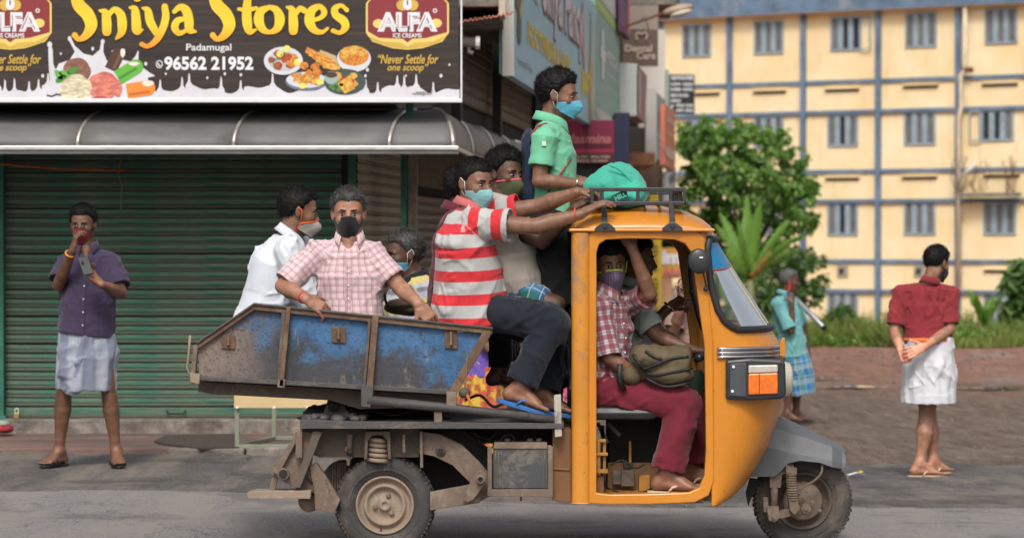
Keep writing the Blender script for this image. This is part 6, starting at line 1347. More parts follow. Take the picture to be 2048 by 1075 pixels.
for (x0, y0, x1, y1) in ((663, 652, 691, 686), (889, 656, 915, 698), (443, 668, 470, 698)): PP('rope_bracket_plate', [(x0, y0), (x1, y0 + 2), (x1, y1), (x0, y1 - 2)], Y0 + .018, .02, M_RSTR, bed, bev=.002); MB().tube([W((x0 + x1) / 2, y0 + 8, Y0 + .015), W((x0 + x1) / 2, y0 + 10, Y0 - .008), W((x0 + x1) / 2, y1 - 10, Y0 - .008), W((x0 + x1) / 2, y1 - 8, Y0 + .015)], .007, 6).build('rope_hook', M_DUST, bed)
MB().tube([W(380, 670, Y0 + .1), W(378, 700, Y0 + .1), W(374, 735, Y0 + .1), W(377, 745, Y0 + .1), W(388, 746, Y0 + .1)], .007, 7).build('tail_hook', M_RIM, bed, smooth=True)
PP('tail_corner', [(379, 745), (400, 748), (398, 768), (380, 764)], Y0 - .01, .08, M_RIM, bed)
PP('subframe', [(396, 762), (396, 783), (430, 788), (660, 800), (720, 818), (900, 812), (905, 790), (640, 775)], Y0 + .12, .10, M_DUST2); PP('subframe', [(396, 762), (396, 780), (660, 798), (720, 815), (900, 810), (905, 788)], Y0 + 1.05, .10, M_DUST2)
PP('pivot_bracket', [(645, 830), (655, 800), (668, 790), (682, 800), (700, 832)], Y0 + .22, .05, M_DUST2); b = MB(); b.lathe([(-.03, .0), (-.03, .030), (.05, .030)], W(668, 810, Y0 + .22), n=18); b.build('pivot_pin', M_BLKM, TK, smooth=True)
for k in range(5): MB().box(X_(700 + k * 45), X_(708 + k * 45), Y0 + .3, Y0 + 1.2, Z_(835), Z_(800)).build('cross_tube', M_BLKM, TK)
hydr = MB().tube([W(700, 842, Y0 + .6), W(860, 800, Y0 + .6)], .045, 12).build('tipping_ram', M_BLKM, TK, smooth=True)
for k, pts in enumerate(([(690, 838), (740, 822), (790, 830), (840, 820), (900, 836)], [(930, 800), (960, 790), (985, 812), (1010, 806)])): MB().tube([W(x, y, Y0 + .25 + .1 * k) for x, y in crom([(a, b_, 1) for a, b_ in pts], 5) for x, y in [(x, y)]] if False else [W(q[0], q[1], Y0 + .25 + .1 * k) for q in crom([(a, b_, 1) for a, b_ in pts], 5)], .008, 6).build('hose', M_BLKM, TK, smooth=True)
# prop tube with brackets
MB().tube([W(735, 800, Y0 - .03), W(900, 815, Y0 - .03), W(1108, 838, Y0 - .03)], [.026, .023, .020], 10).build('side_step_tube', M_TAR, TK, smooth=True)
PP('tube_bracket', [(722, 768), (747, 770), (745, 800), (740, 815), (722, 812)], Y0 - .05, .08, M_TAR); PP('tube_bracket', [(893, 782), (914, 784), (912, 812), (893, 810)], Y0 - .05, .08, M_DUST); PP('tube_bracket', [(868, 822), (884, 823), (884, 848), (868, 846)], Y0 - .03, .06, M_DUST)
MB().tube([W(935, 700, Y0 - .01), W(932, 760, Y0 - .01), W(929, 776, Y0 - .01)], .005, 6).build('release_rod', M_DUST, TK); b = MB(); b.ell(W(929, 785, Y0 - .02), (.03, .03, .028), 10, 7); b.build('latch', M_DUST2, TK, smooth=True); MB().tube([W(934, 788, Y0 - .04), W(943, 812, Y0 - .04)], .008, 6).build('yellow_strap', M_YP, TK)
# deck
dk = MB(); dk.box(X_(600), X_(1128), Y0 - .02, Y0 + D - .02, Z_(856), Z_(844)); deck = dk.build('deck', M_TAR, TK, bevel=.004)
PP('deck_edge', [(600, 838), (700, 842), (1126, 846), (1126, 857), (600, 857)], Y0 - .045, .03, M_TAR)
g = np.random.default_rng(3); b = MB()
for k in range(90): b.ell((X_(602) + abs(g.normal(0, .12)), Y0 + g.uniform(0, 1.0), Z_(842) + g.uniform(0, .02)), (g.uniform(.02, .05), g.uniform(.02, .05), g.uniform(.01, .026)), 7, 5)
b.build('tar_lumps', M_TAR, TK, kind='stuff', smooth=True)
PP('deck_stop', [(1108, 790), (1122, 788), (1124, 872), (1110, 874)], Y0 - .04, .03, grimy('cream_flaking', (.42, .38, .31), (.12, .10, .09), (.05, .04, .04), 8, .5, .7, .004))
# chassis
PP('chassis_rail', [(600, 857), (838, 857), (838, 914), (640, 914), (600, 900)], Y0 + .10, .06, M_DUST2); PP('chassis_rail', [(600, 857), (1140, 857), (1140, 880), (600, 900)], Y0 + 1.1, .06, M_BLKM)
PP('rear_bracket', [(603, 860), (636, 868), (590, 975), (539, 947), (545, 930)], Y0 + .02, .035, M_DUST); PP('bracket_rib', [(625, 862), (645, 862), (600, 975), (588, 975)], Y0 - .015, .05, M_DUST2); PP('bracket_lip', [(593, 860), (606, 858), (556, 950), (545, 944)], Y0 - .015, .05, M_DUST); PP('number_strip', [(591, 862), (604, 862), (604, 915), (591, 915)], Y0 - .03, .02, M_DUST)
b = MB(); b.lathe([(-.03, .0), (.0, .0), (.0, .021), (-.03, .021), (-.03, .030), (.03, .030)], W(567, 947, Y0 + .0), n=20); b.build('bracket_tube', M_DUST2, TK, smooth=True); b = MB(); b.lathe([(-.033, .0), (-.033, .020)], W(567, 947, Y0 + .0), n=16); b.build('tube_hole', M_BLKM, TK)
PP('rear_bumper', [(493, 985), (510, 981), (622, 981), (620, 997), (495, 997)], Y0 - .02, .14, M_RIM); PP('bumper_arm', [(536, 985), (545, 950), (556, 955), (548, 985)], Y0 + .03, .03, M_DUST); PP('bumper_plate', [(592, 940), (632, 930), (632, 985), (590, 985)], Y0 + .06, .04, M_DUST2)
b = MB(); b.lathe([(0, 0), (0, .055), (.2, .055)], W(618, 1002, Y0 + .1), n=24); b.build('silencer', M_DUST, TK, smooth=True)
PP('trailing_arm', [(618, 932), (632, 925), (650, 950), (680, 1000), (668, 1027), (630, 1018), (628, 980)], Y0 + .03, .07, M_DUST); b = MB(); b.lathe([(0, 0), (0, .10), (.25, .10)], W(680, 965, Y0 + .25), n=24); b.build('gearbox', M_DUST2, TK, smooth=True)
for k in range(6): MB().beam(W(665 + k * 5, 925, Y0 + .235), W(665 + k * 5, 1000, Y0 + .235), .006, .02, up=(0, 1, 0)).build('cooling_fin', M_DUST, TK)
MB().tube([W(620, 915, Y0 + .06), W(614, 940, Y0 + .06), W(625, 962, Y0 + .06)], .016, 8).build('exhaust_pipe', M_DUST, TK, smooth=True); MB().tube([W(700, 868, Y0 + .07), W(698, 905, Y0 + .07), W(696, 930, Y0 + .07)], [.014, .014, .008], 8).build('damper_rod', M_DUST, TK); b = MB(); b.ell(W(699, 903, Y0 + .05), (.02, .02, .02), 10, 7); b.build('damper_cap', M_BLKM, TK, smooth=True); PP('reflector', [(690, 893), (695, 893), (695, 903), (690, 903)], Y0 + .09, .02, M_AMB)
def spring(p, q, r, w, turns, mt, par, n=14):
    p = Vector(p); q = Vector(q); d = (q - p); L = d.length; d.normalize(); u = d.cross(Vector((0, 1, 0))).normalized(); v_ = Vector((0, 1, 0)); pts = []
    for k in range(turns * n + 1): a = 2 * math.pi * k / n; pts.append(p + d * (L * k / (turns * n)) + u * (r * math.cos(a)) + v_ * (r * math.sin(a)))
    return MB().tube(pts, w, 6).build('coil_spring', mt, par, smooth=True)
spring(W(755, 872, Y0 + .10), W(755, 922, Y0 + .10), .046, .012, 5, M_RIM, TK); PP('spring_seat', [(730, 862), (780, 862), (782, 918), (776, 918), (774, 880), (765, 870), (745, 870), (736, 880), (734, 918), (728, 918)], Y0 + .02, .12, M_DUST2); PP('spring_back', [(728, 860), (784, 860), (784, 925), (728, 925)], Y0 + .18, .02, M_BLKM)
PP('swing_arm', [(838, 862), (880, 868), (925, 890), (960, 925), (985, 955), (985, 990), (960, 1002), (940, 965), (905, 930), (868, 912), (838, 906)], Y0 + .06, .06, M_DUST); PP('swing_arm_brace', [(860, 984), (945, 968), (962, 975), (960, 1005), (860, 1020)], Y0 + .02, .05, M_DUST)
b = MB(); b.lathe([(-.015, 0), (-.015, .018), (-.01, .026), (.04, .026)], W(881, 901, Y0 + .06), n=18); b.build('arm_bush', M_DUST2, TK, smooth=True); b = MB(); b.lathe([(-.018, .0), (-.018, .015)], W(881, 901, Y0 + .058), n=14); b.build('bush_hole', M_BLKM, TK)
for x, y0, y1 in ((805, 868, 905), (840, 862, 935)): PP('web_plate', [(x, y0), (x + 5, y0), (x + 6, y1), (x, y1)], Y0 + .02, .05, M_DUST)
PP('rotating_link', [(950, 945), (962, 938), (972, 945), (972, 965), (945, 1000), (934, 1008), (925, 1000), (930, 985)], Y0 - .04, .04, M_DUST); b = MB(); b.lathe([(-.02, .013), (-.02, .022), (.03, .024)], W(961, 958, Y0 - .05), n=16); b.build('link_bush', M_DUST, TK, smooth=True); b = MB(); b.lathe([(-.012, 0), (-.012, .014)], W(961, 958, Y0 - .05), n=14); b.build('link_hole', M_BLKM, TK); b = MB(); b.lathe([(-.03, 0), (-.03, .014), (.0, .016)], W(936, 996, Y0 - .05), n=12); b.build('link_nut', M_DUST, TK)
PP('dark_infill_box', [(700, 915), (985, 915), (985, 990), (900, 1010), (700, 1000)], Y0 + .42, .5, M_BLKM, bev=.02); PP('front_web', [(985, 858), (1142, 858), (1142, 890), (985, 890)], Y0 + .3, .9, M_BLKM); PP('inner_panel', [(860, 860), (930, 860), (985, 905), (985, 990), (930, 940)], Y0 + .2, .04, M_BLKM)  # first: black box added between the wheels, shuts the see-through and keeps it dark
# wheels
def wheel(c, R_, w, label=None, rear=True, lean=0):
    wl_ = thing('wheel', 'w', 'wheel', c); wl_.parent = TK; wl_.location = Vector(c) - Vector(TK.location); del wl_['category']; del wl_['label']
    return wl_
def wheel_at(c, R_, w, rear=True):
    c = Vector(c); k = R_ / .25
    b = MB(); pr = [(-w * .30, .148 * k), (-w * .40, .160 * k), (-w * .50, .190 * k), (-w * .50, .215 * k), (-w * .42, .238 * k), (-w * .30, .248 * k), (0, .252 * k), (w * .30, .248 * k), (w * .42, .238 * k), (w * .5, .215 * k), (w * .5, .19 * k), (w * .3, .148 * k)]
    wh = b.lathe(pr, c, n=72).build('wheel', M_RUB, TK, smooth=True)
    tb_ = MB()
    for q in range(64):
        a = 2 * math.pi * q / 64; u = Vector((math.cos(a), 0, math.sin(a))); t_ = Vector((-math.sin(a), 0, math.cos(a)))
        for sg in (-1, 1): tb_.boxo(c + u * (.238 * k) + Vector((0, sg * w * .39, 0)), t_ * .0068, u * .0095 * k, Vector((0, .004, 0)))
        tb_.boxo(c + u * (.2535 * k) + Vector((0, w * .14 * (1 if q % 2 else -1), 0)), t_ * .009, u * .004, Vector((0, w * .13, 0)))
    tb_.build('tread_blocks', M_RUB, wh, kind='stuff'); MB().lathe([(-w * .502, .178 * k), (-w * .515, .182 * k), (-w * .512, .186 * k), (-w * .502, .189 * k)], c, n=56).build('sidewall_ring', M_RUB, wh, smooth=True)
    if rear:
        MB().lathe([(-w * .30, .150 * k), (-w * .40, .148 * k), (-w * .42, .142 * k), (-w * .36, .136 * k), (-w * .20, .130 * k), (-w * .12, .122 * k), (-w * .12, .112 * k), (-w * .30, .106 * k), (-w * .34, .100 * k), (-w * .32, .092 * k), (-w * .20, .086 * k), (-w * .14, .074 * k), (-w * .14, .05 * k), (-w * .20, .042 * k), (-w * .22, .030 * k), (-w * .30, .028 * k), (-w * .32, .018 * k), (-w * .26, .014 * k), (-w * .26, 0)], c, n=56).build('rim', M_RIM, wh, smooth=True)
        for q in range(3):
            a = R(70 + 120 * q); p = c + Vector((math.cos(a) * .052 * k, -w * .20, math.sin(a) * .052 * k)); MB().lathe([(0, .013), (-.012, .012), (-.014, .008), (-.014, 0)], p, n=6).build('wheel_nut', M_DUST, wh)
        MB().tube([c + Vector((-.02, -w * .3, -.125 * k)), c + Vector((-.018, -w * .45, -.118 * k))], .005, 6).build('tyre_valve', M_BLKM, wh)
    else:
        MB().lathe([(-w * .30, .150 * k), (-w * .40, .147 * k), (-w * .40, .140 * k), (-w * .10, .132 * k), (.0, .12 * k), (.0, .0)], c, n=56).build('rim', M_DUST2, wh, smooth=True)
        MB().lathe([(-w * .0, .105 * k), (-w * .38, .100 * k), (-w * .42, .090 * k), (-w * .42, .06 * k), (-w * .55, .05 * k), (-w * .56, .0)], c, n=40).build('brake_drum', M_DUST, wh, smooth=True)
    return wh
cR = W(769, 1011, 15.08); wheel_at(cR + Vector((0, .07, 0)), .2475, .125); wheel_at((cR.x, cR.y + 1.22, cR.z), .2475, .125)
MB().tube([cR + Vector((0, .1, 0)), cR + Vector((0, 1.2, 0))], .03, 10).build('rear_axle', M_BLKM, TK)
cF = W(1605, 1000, 15.62); wheel_at(cF, .252, .12, rear=False); YF_ = 15.50
PP('steering_fork', [(1540, 925), (1575, 915), (1588, 930), (1592, 945), (1565, 948), (1562, 975), (1540, 975)], YF_ - .02, .06, M_DUST); MB().tube([W(1550, 945, YF_), W(1548, 1025, YF_)], .020, 10).build('fork_leg', M_DUST, TK, smooth=True); PP('fork_knuckle', [(1533, 1012), (1558, 1012), (1560, 1035), (1550, 1045), (1538, 1040)], YF_ - .04, .06, M_DUST); PP('stop_plate', [(1526, 994), (1537, 994), (1537, 1024), (1528, 1024)], YF_ - .02, .03, M_DUST)
PP('fork_link', [(1556, 1022), (1600, 1010), (1612, 1015), (1612, 1025), (1560, 1037)], YF_ - .03, .03, M_DUST); spring(W(1582, 945, YF_ - .05), W(1586, 1000, YF_ - .05), .024, .0055, 11, M_DUST, TK, 12); PP('spring_top_mount', [(1572, 930), (1595, 936), (1594, 948), (1572, 946)], YF_ - .07, .06, M_DUST); PP('spring_foot', [(1578, 998), (1595, 998), (1600, 1018), (1590, 1030), (1580, 1020)], YF_ - .07, .05, M_DUST)
for (x, y, r) in ((1548, 1034, .010), (1612, 1016, .026), (1612, 1016, .013), (1625, 1003, .010), (1613, 981, .009), (1640, 1020, .009)): b = MB(); b.lathe([(0, r * 1.1), (-.016, r), (-.018, 0)], W(x, y, YF_ - .035 - (.01 if r < .02 else 0)), n=10); b.build('hub_nut', M_DUST, TK)
MB().tube([W(q[0], q[1], YF_ - .02) for q in crom([(1645, 928, 1), (1643, 945, 1), (1630, 960, 1), (1605, 975, 1), (1598, 990, 1)], 5)], .007, 6).build('brake_hose', M_DUST, TK, smooth=True); PP('mud_flap', [(1500, 955), (1524, 958), (1505, 990), (1497, 1012), (1492, 985)], 15.55, .02, M_BLKM)
# front mudguard
st = [(1500, 812, 836, 885, 953), (1550, 828, 855, 897, 953), (1562, 833, 859, 900, 942), (1578, 840, 864, 904, 926), (1600, 850, 871, 908, 921), (1640, 870, 884, 916, 925), (1665, 882, 892, 921, 934), (1686, 892, 901, 926, 938), (1692, 899, 906, 927, 937)]
V = []; ysN = (15.60, 15.49, 15.46, 15.455); n8 = 8
for (x, a, b_, c_, d_) in st:
    row = [W(x, py, Yq) for py, Yq in zip((d_, c_, b_, a), reversed(ysN))]; tp_ = 1.0 if x < 1680 else .82
    row = [Vector((p.x, 15.66 - (15.66 - p.y) * tp_, p.z)) for p in row]; V += row + [Vector((p.x, 31.32 - p.y, p.z)) for p in reversed(row)]
F = [(i * 8 + j, (i + 1) * 8 + j, (i + 1) * 8 + j + 1, i * 8 + j + 1) for i in range(len(st) - 1) for j in range(7)] + [tuple((len(st) - 1) * 8 + j for j in range(8))]
o = mesh_obj('front_mudguard', V, F, M_GRY, TK); mm = o.modifiers.new('th', 'SOLIDIFY'); mm.thickness = .012; mm.offset = -1; bm_ = o.modifiers.new('bv', 'BEVEL'); bm_.width = .006; bm_.segments = 2; bm_.limit_method = 'ANGLE'; bm_.angle_limit = R(12)
# ---- cab
YN = 15.02; YM = 15.66; HW = .635; YFAR = 2 * YM - YN
PYc = [455, 478, 520, 560, 600, 640, 655, 690, 715, 740, 770, 800, 830, 860, 900, 940, 970, 990, 1003]; XC = [1418, 1425, 1450, 1474, 1500, 1526, 1536, 1556, 1562, 1565, 1565, 1563, 1556, 1547, 1530, 1507, 1486, 1466, 1436]
PYs = [455, 480, 560, 620, 690, 1003]; XS = [1398, 1404, 1410, 1416, 1422, 1424]
def nose(py, a, off=0.0):
    e = .80; xs = W(np.interp(py, PYs, XS), 0, YN).x; xc = W(np.interp(py, PYc, XC), 0, YM).x; z = W(0, py, 15.3).z
    s, c = math.sin(a), math.cos(a); X = xs + (xc - xs + off) * (abs(s) ** e); y = YM - (HW + off) * math.copysign(abs(c) ** e, c); return Vector((X, y, z))
def npx(p): return 1024 + p.x / p.y * FPX
PYw = [478, 500, 540, 580, 620, 640, 650, 655]; XWn = [1417, 1414, 1418, 1424, 1436, 1448, 1462, 1480]
def a_w(py):
    tx = np.interp(py, PYw, XWn)
    for a in np.linspace(.02, 1.5, 120):
        if npx(nose(py, a)) >= tx: return a
    return 1.5
rows = list(np.arange(455, 1003, 5.5)) + [1003]; NA = 96; As = [math.pi * (i / NA) for i in range(NA + 1)]; aw_ = {}
V = [nose(py, a) for py in rows for a in As]; F = []
for i in range(len(rows) - 1):
    pm = (rows[i] + rows[i + 1]) / 2; inw = 480 < pm < 653; aw0 = a_w(pm) if inw else 9
    for j in range(NA):
        am = (As[j] + As[j + 1]) / 2
        if inw and aw0 < am < math.pi - aw0: continue
        F.append((i * (NA + 1) + j, i * (NA + 1) + j + 1, (i + 1) * (NA + 1) + j + 1, (i + 1) * (NA + 1) + j))
cabn = mesh_obj('front_body', V, F, M_YP, TK, smooth=True); mm = cabn.modifiers.new('th', 'SOLIDIFY'); mm.thickness = .012; mm.offset = 1
m, nt, bs = newmat('windscreen_glass'); tr = nd(nt, 'ShaderNodeBsdfTransparent'); tr.inputs[0].default_value = (.80, .84, .82, 1); gl = nd(nt, 'ShaderNodeBsdfGlossy'); gl.inputs['Roughness'].default_value = .02; gl.inputs[0].default_value = (.9, .92, .95, 1)
fr_ = nd(nt, 'ShaderNodeFresnel'); fr_.inputs[0].default_value = 1.5; dfs = nd(nt, 'ShaderNodeBsdfDiffuse'); dfs.inputs[0].default_value = (.5, .5, .46, 1); mx = nd(nt, 'ShaderNodeMixShader'); mx2 = nd(nt, 'ShaderNodeMixShader'); mx2.inputs[0].default_value = .035
nt.links.new(fr_.outputs[0], mx.inputs[0]); nt.links.new(tr.outputs[0], mx.inputs[1]); nt.links.new(gl.outputs[0], mx.inputs[2]); nt.links.new(mx.outputs[0], mx2.inputs[1]); nt.links.new(dfs.outputs[0], mx2.inputs[2]); nt.links.new(mx2.outputs[0], nt.nodes['Material Output'].inputs[0]); M_GLS = m
def gpatch(name, p0, p1, mt, off, lim=None):
    pr_ = list(np.linspace(p0, p1, 22)); V = []; n = 40
    for py in pr_:
        a0 = a_w(min(py, 653)) - .03
        for k in range(n + 1): a = a0 + (math.pi - 2 * a0) * k / n; V.append(nose(py + (lim(a) if lim else 0) * (py - p0) / (p1 - p0), a, off))
    F = [(i * (n + 1) + j, i * (n + 1) + j + 1, (i + 1) * (n + 1) + j + 1, (i + 1) * (n + 1) + j) for i in range(21) for j in range(n)]; return mesh_obj(name, V, F, mt, cabn, smooth=True)
gpatch('windscreen', 476, 657, M_GLS, -.004); gpatch('sun_strip', 480, 522, mat('sun_strip_blue', (.01, .19, .40), .35, .12, 10, 0), .003, lambda a: 16 * abs(math.cos(a)))
MB().tube([nose(523 + 16 * abs(math.cos(a)), a, .005) for a in np.linspace(a_w(530), math.pi - a_w(530), 40)], .004, 5).build('sun_strip_edge', M_RED, cabn, smooth=True)
ring = [nose(py, a_w(py), .006) for py in np.linspace(480, 650, 24)] + [nose(656, a, .006) for a in np.linspace(a_w(653), math.pi - a_w(653), 30)] + [nose(py, math.pi - a_w(py), .006) for py in np.linspace(650, 480, 24)] + [nose(478, a, .006) for a in np.linspace(math.pi - a_w(480), a_w(480), 16)]
MB().tube(ring, .018, 8, closed=True).build('windscreen_gasket', M_GSK, cabn, smooth=True); MB().tube([nose(py, math.pi * .5, .004) for py in np.linspace(490, 652, 12)], .011, 6).build('windscreen_divider', M_CHR, cabn)
for k, py in enumerate((693, 701, 709)): MB().tube([nose(py, a, .010) for a in np.linspace(.04, math.pi - .04, 60)], .0095, 6).build('chrome_trim', M_CHR, cabn, smooth=True)
hl = PP('headlamp_housing', [(1452, 720), (1500, 716), (1562, 719), (1571, 724), (1573, 790), (1564, 797), (1500, 801), (1452, 798)], 15.00, .34, M_BPL, TK, bev=.012); PP('lamp_recess', [(1460, 727), (1493, 725), (1493, 793), (1460, 791)], 14.992, .02, mat('lamp_grey', (.05, .055, .065), .5, .2, 14, .0006), hl)
PP('indicator_lens', [(1497, 747), (1556, 745), (1556, 787), (1497, 789)], 14.985, .05, M_AMB, hl, bev=.006); PP('clear_lens', [(1497, 730), (1556, 729), (1556, 744), (1497, 746)], 14.985, .05, M_CLR, hl, bev=.006); PP('lens_rib', [(1518, 745), (1520, 745), (1520, 788), (1518, 788)], 14.982, .01, mat('amber_dark', (.40, .06, .005), .3), hl)
for x, y in ((1467, 733), (1465, 782)): b = MB(); b.lathe([(0, .008), (-.006, .007), (-.007, 0)], W(x, y, 14.99), n=10); b.build('screw', M_PW, hl)
for s_ in (0,): b = MB(); b.lathe([(0, .09), (.035, .085), (.05, .06), (.055, 0)], (W(1571, 0, 15.2).x - .012, 15.24, W(0, 758, 15.2).z), axis='X', n=28); b.build('headlamp', M_CLR, hl, smooth=True)
hl2 = MB().prism_px([(1500, 716), (1562, 719), (1571, 724), (1573, 790), (1564, 797), (1500, 801)], 15.0, .3).build('headlamp_housing', M_BPL, TK, bevel=.012); hl2.location = (0, 1.02, 0)
PP('marker_fin', [(1560, 712), (1560, 688), (1565, 675), (1570, 675), (1572, 712)], 15.2, .03, M_YP)
# roof
UX = [1141, 1146, 1152, 1165, 1185, 1220, 1270, 1330, 1375, 1405, 1420, 1426]; UH = [0, 16, 24, 34, 42, 48, 51, 47, 37, 22, 9, 0]; us = np.linspace(0, 1, 56) ** 1.0; xs_ = 1141 + (1426 - 1141) * (1 - np.cos(us * math.pi)) / 2; nv = 40; V = []
for px in xs_:
    h = np.interp(px, UX, UH) / FPX * 15.5
    for k in range(nv + 1):
        t = -math.cos(math.pi * k / nv); edge = (1 - abs((px - 1283.5) / 142.5) ** 8) ** .5 if abs(px - 1283.5) < 142.5 else 0
        y = YM + (HW + .012) * t * (.90 + .10 * edge); xx = 1283.5 + (px - 1283.5) * (1 - .05 * abs(t) ** 4); V.append((W(xx, 0, 15.3).x, y, W(0, 458, 15.1).z + h * (max(0, 1 - abs(t) ** 3.2)) ** .55))
F = [(i * (nv + 1) + j, (i + 1) * (nv + 1) + j, (i + 1) * (nv + 1) + j + 1, i * (nv + 1) + j + 1) for i in range(55) for j in range(nv)]
roof = mesh_obj('roof', V, F, M_YP, TK, smooth=True); mm = roof.modifiers.new('th', 'SOLIDIFY'); mm.thickness = .008; mm.offset = -1
b = MB(); xa, xb = W(1138, 0, YN).x, W(1429, 0, YN).x; za, zb2 = W(0, 463, YN).z, W(0, 457, YN).z; b.box(xa, xb, YN - .028, YN + .03, za, zb2); b.box(xa, xb, YFAR - .03, YFAR + .028, za, zb2); b.box(xa, xa + .03, YN + .031, YFAR - .031, za, zb2); b.build('drip_rail', M_YP, TK, bevel=.005)
MB().box(xa + .02, xb - .05, YN + .04, YFAR - .04, W(0, 466, YN).z, W(0, 458, YN).z - .004).build('roof_lining', M_BRP, TK)
inner = [(1193, 985), (1193, 800), (1193, 600), (1193, 505), (1198, 488), (1212, 479), (1250, 477), (1300, 477), (1350, 479), (1370, 487), (1383, 505), (1391, 560), (1399, 620), (1409, 690), (1411, 800), (1412, 900), (1409, 950), (1398, 975), (1378, 984), (1300, 987), (1220, 988)]
outer = [(1178, 1006), (1178, 800), (1178, 600), (1178, 472), (1182, 463), (1200, 460), (1250, 460), (1300, 460), (1370, 460), (1396, 462), (1408, 475), (1414, 560), (1420, 620), (1426, 690), (1427, 800), (1428, 900), (1428, 960), (1418, 990), (1390, 1004), (1300, 1008), (1200, 1008)]
def ringm(Ya, Yb, name):
    n = len(inner); V = []
    for Yq in (Ya, Yb):
        for L_ in (inner, outer): V += [(W(p[0], p[1], YN).x, Yq, W(p[0], p[1], YN).z) for p in L_]
    F = []
    for i in range(n):
        j = (i + 1) % n; F += [(i, j, n + j, n + i), (2 * n + i, 3 * n + i, 3 * n + j, 2 * n + j), (i, 2 * n + i, 2 * n + j, j), (n + i, n + j, 3 * n + j, 3 * n + i)]
    return mesh_obj(name, V, F, M_YP, TK, bevel=.006)
ringm(YN - .004, YN + .05, 'door_frame'); ringm(YFAR - .05, YFAR + .004, 'door_frame')
def column(Yn, sgn):
    pts = []
    for k in range(13): a = math.pi * k / 12; pts.append((W(1161.5 - 18.5 * math.cos(a), 0, YN).x, Yn - sgn * .045 * math.sin(a) ** .7))
    pts.append((W(1180, 0, YN).x, Yn + sgn * .06)); pts.append((W(1143, 0, YN).x, Yn + sgn * .06)); n = len(pts); zt, zb_ = W(0, 464, YN).z, W(0, 1006, YN).z; V = [(x, y, z) for z in (zb_, zt) for x, y in pts]
    F = [(i, (i + 1) % n, (i + 1) % n + n, i + n) for i in range(n)] + [tuple(range(n)), tuple(range(2 * n - 1, n - 1, -1))]; o = mesh_obj('door_pillar', V, F, M_YPR, TK, smooth=False, bevel=.004); return o
column(YN + .02, 1); column(YFAR - .02, -1)
MB().box(W(1146, 0, YN).x, W(1156, 0, YN).x, YN + .085, YFAR - .085, W(0, 1000, YN).z, W(0, 470, YN).z).build('rear_bulkhead', M_BLKM, TK)
PP('lower_bulkhead', [(1105, 858), (1142, 858), (1142, 1004), (1105, 1000)], YN + .02, .5, M_BRP); PP('lower_bulkhead_flange', [(1105, 935), (1140, 937), (1140, 941), (1105, 939)], YN + .012, .02, M_BRP)
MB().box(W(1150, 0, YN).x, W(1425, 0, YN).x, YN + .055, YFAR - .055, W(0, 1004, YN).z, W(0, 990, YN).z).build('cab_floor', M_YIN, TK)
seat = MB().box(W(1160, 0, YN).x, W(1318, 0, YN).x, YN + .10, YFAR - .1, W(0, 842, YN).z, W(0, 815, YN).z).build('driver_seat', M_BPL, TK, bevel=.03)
MB().box(W(1225, 0, YN).x, W(1330, 0, YN).x, YN + .45, YFAR - .2, W(0, 990, YN).z, W(0, 846, YN).z).build('dark_seat_box', M_BLKM, TK)  # black box added below the seat so the gap there looks dark
for a, c in (((1195, 845), (1215, 885)), ((1215, 845), (1240, 870)), ((1205, 850), (1205, 985))): MB().beam(W(a[0], a[1], YN + .2), W(c[0], c[1], YN + .2), .02, .02).build('seat_strut', M_BLKM, TK)
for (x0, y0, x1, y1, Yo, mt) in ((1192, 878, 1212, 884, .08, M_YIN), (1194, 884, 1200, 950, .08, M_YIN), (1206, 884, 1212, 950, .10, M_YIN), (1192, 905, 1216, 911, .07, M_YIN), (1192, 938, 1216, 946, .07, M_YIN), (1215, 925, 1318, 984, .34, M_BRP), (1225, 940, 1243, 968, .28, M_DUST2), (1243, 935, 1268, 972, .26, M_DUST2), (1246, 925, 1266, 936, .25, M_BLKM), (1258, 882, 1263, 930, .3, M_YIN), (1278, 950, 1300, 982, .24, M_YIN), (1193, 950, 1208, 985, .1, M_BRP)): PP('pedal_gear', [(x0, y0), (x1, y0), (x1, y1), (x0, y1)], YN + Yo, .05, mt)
for pts in ([(1215, 975), (1240, 984), (1280, 985), (1305, 975)], [(1220, 930), (1245, 920), (1270, 935), (1290, 928)]): MB().tube([W(q[0], q[1], YN + .2) for q in crom([(a, b_, 1) for a, b_ in pts], 5)], .005, 5).build('cable', M_BLKM, TK, smooth=True)
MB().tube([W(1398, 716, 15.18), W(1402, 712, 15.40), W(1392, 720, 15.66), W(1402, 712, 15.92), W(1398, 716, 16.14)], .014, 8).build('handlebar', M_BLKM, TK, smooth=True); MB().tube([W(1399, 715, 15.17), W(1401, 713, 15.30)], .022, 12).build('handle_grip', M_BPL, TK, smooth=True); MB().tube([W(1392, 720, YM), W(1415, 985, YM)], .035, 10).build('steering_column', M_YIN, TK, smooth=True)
b = MB(); b.ell(W(1395, 800, 15.5), (.07, .15, .16), 16, 10); b.build('dash_bag', mat('dark_green_net', (.012, .028, .018), .85, .5, 60, .006), TK, smooth=True)
# mirror
b = MB(); b.ell(W(1398, 522, 14.93), (.056, .020, .064), 24, 12, Matrix.Rotation(R(-14), 3, 'Y')); mr_ = b.build('wing_mirror', M_BPL, TK, smooth=True); MB().tube([W(1405, 540, 14.94), W(1410, 560, 14.97), W(1413, 574, 15.0)], .005, 6).build('mirror_arm', M_BPL, mr_); b = MB(); b.ell(W(1412, 577, 15.0), (.013, .015, .013), 10, 7); b.build('mirror_mount', M_BPL, mr_, smooth=True); PP('mirror_badge', [(1399, 513), (1406, 513), (1406, 516), (1399, 516)], 14.907, .002, M_PW, mr_, bev=0)
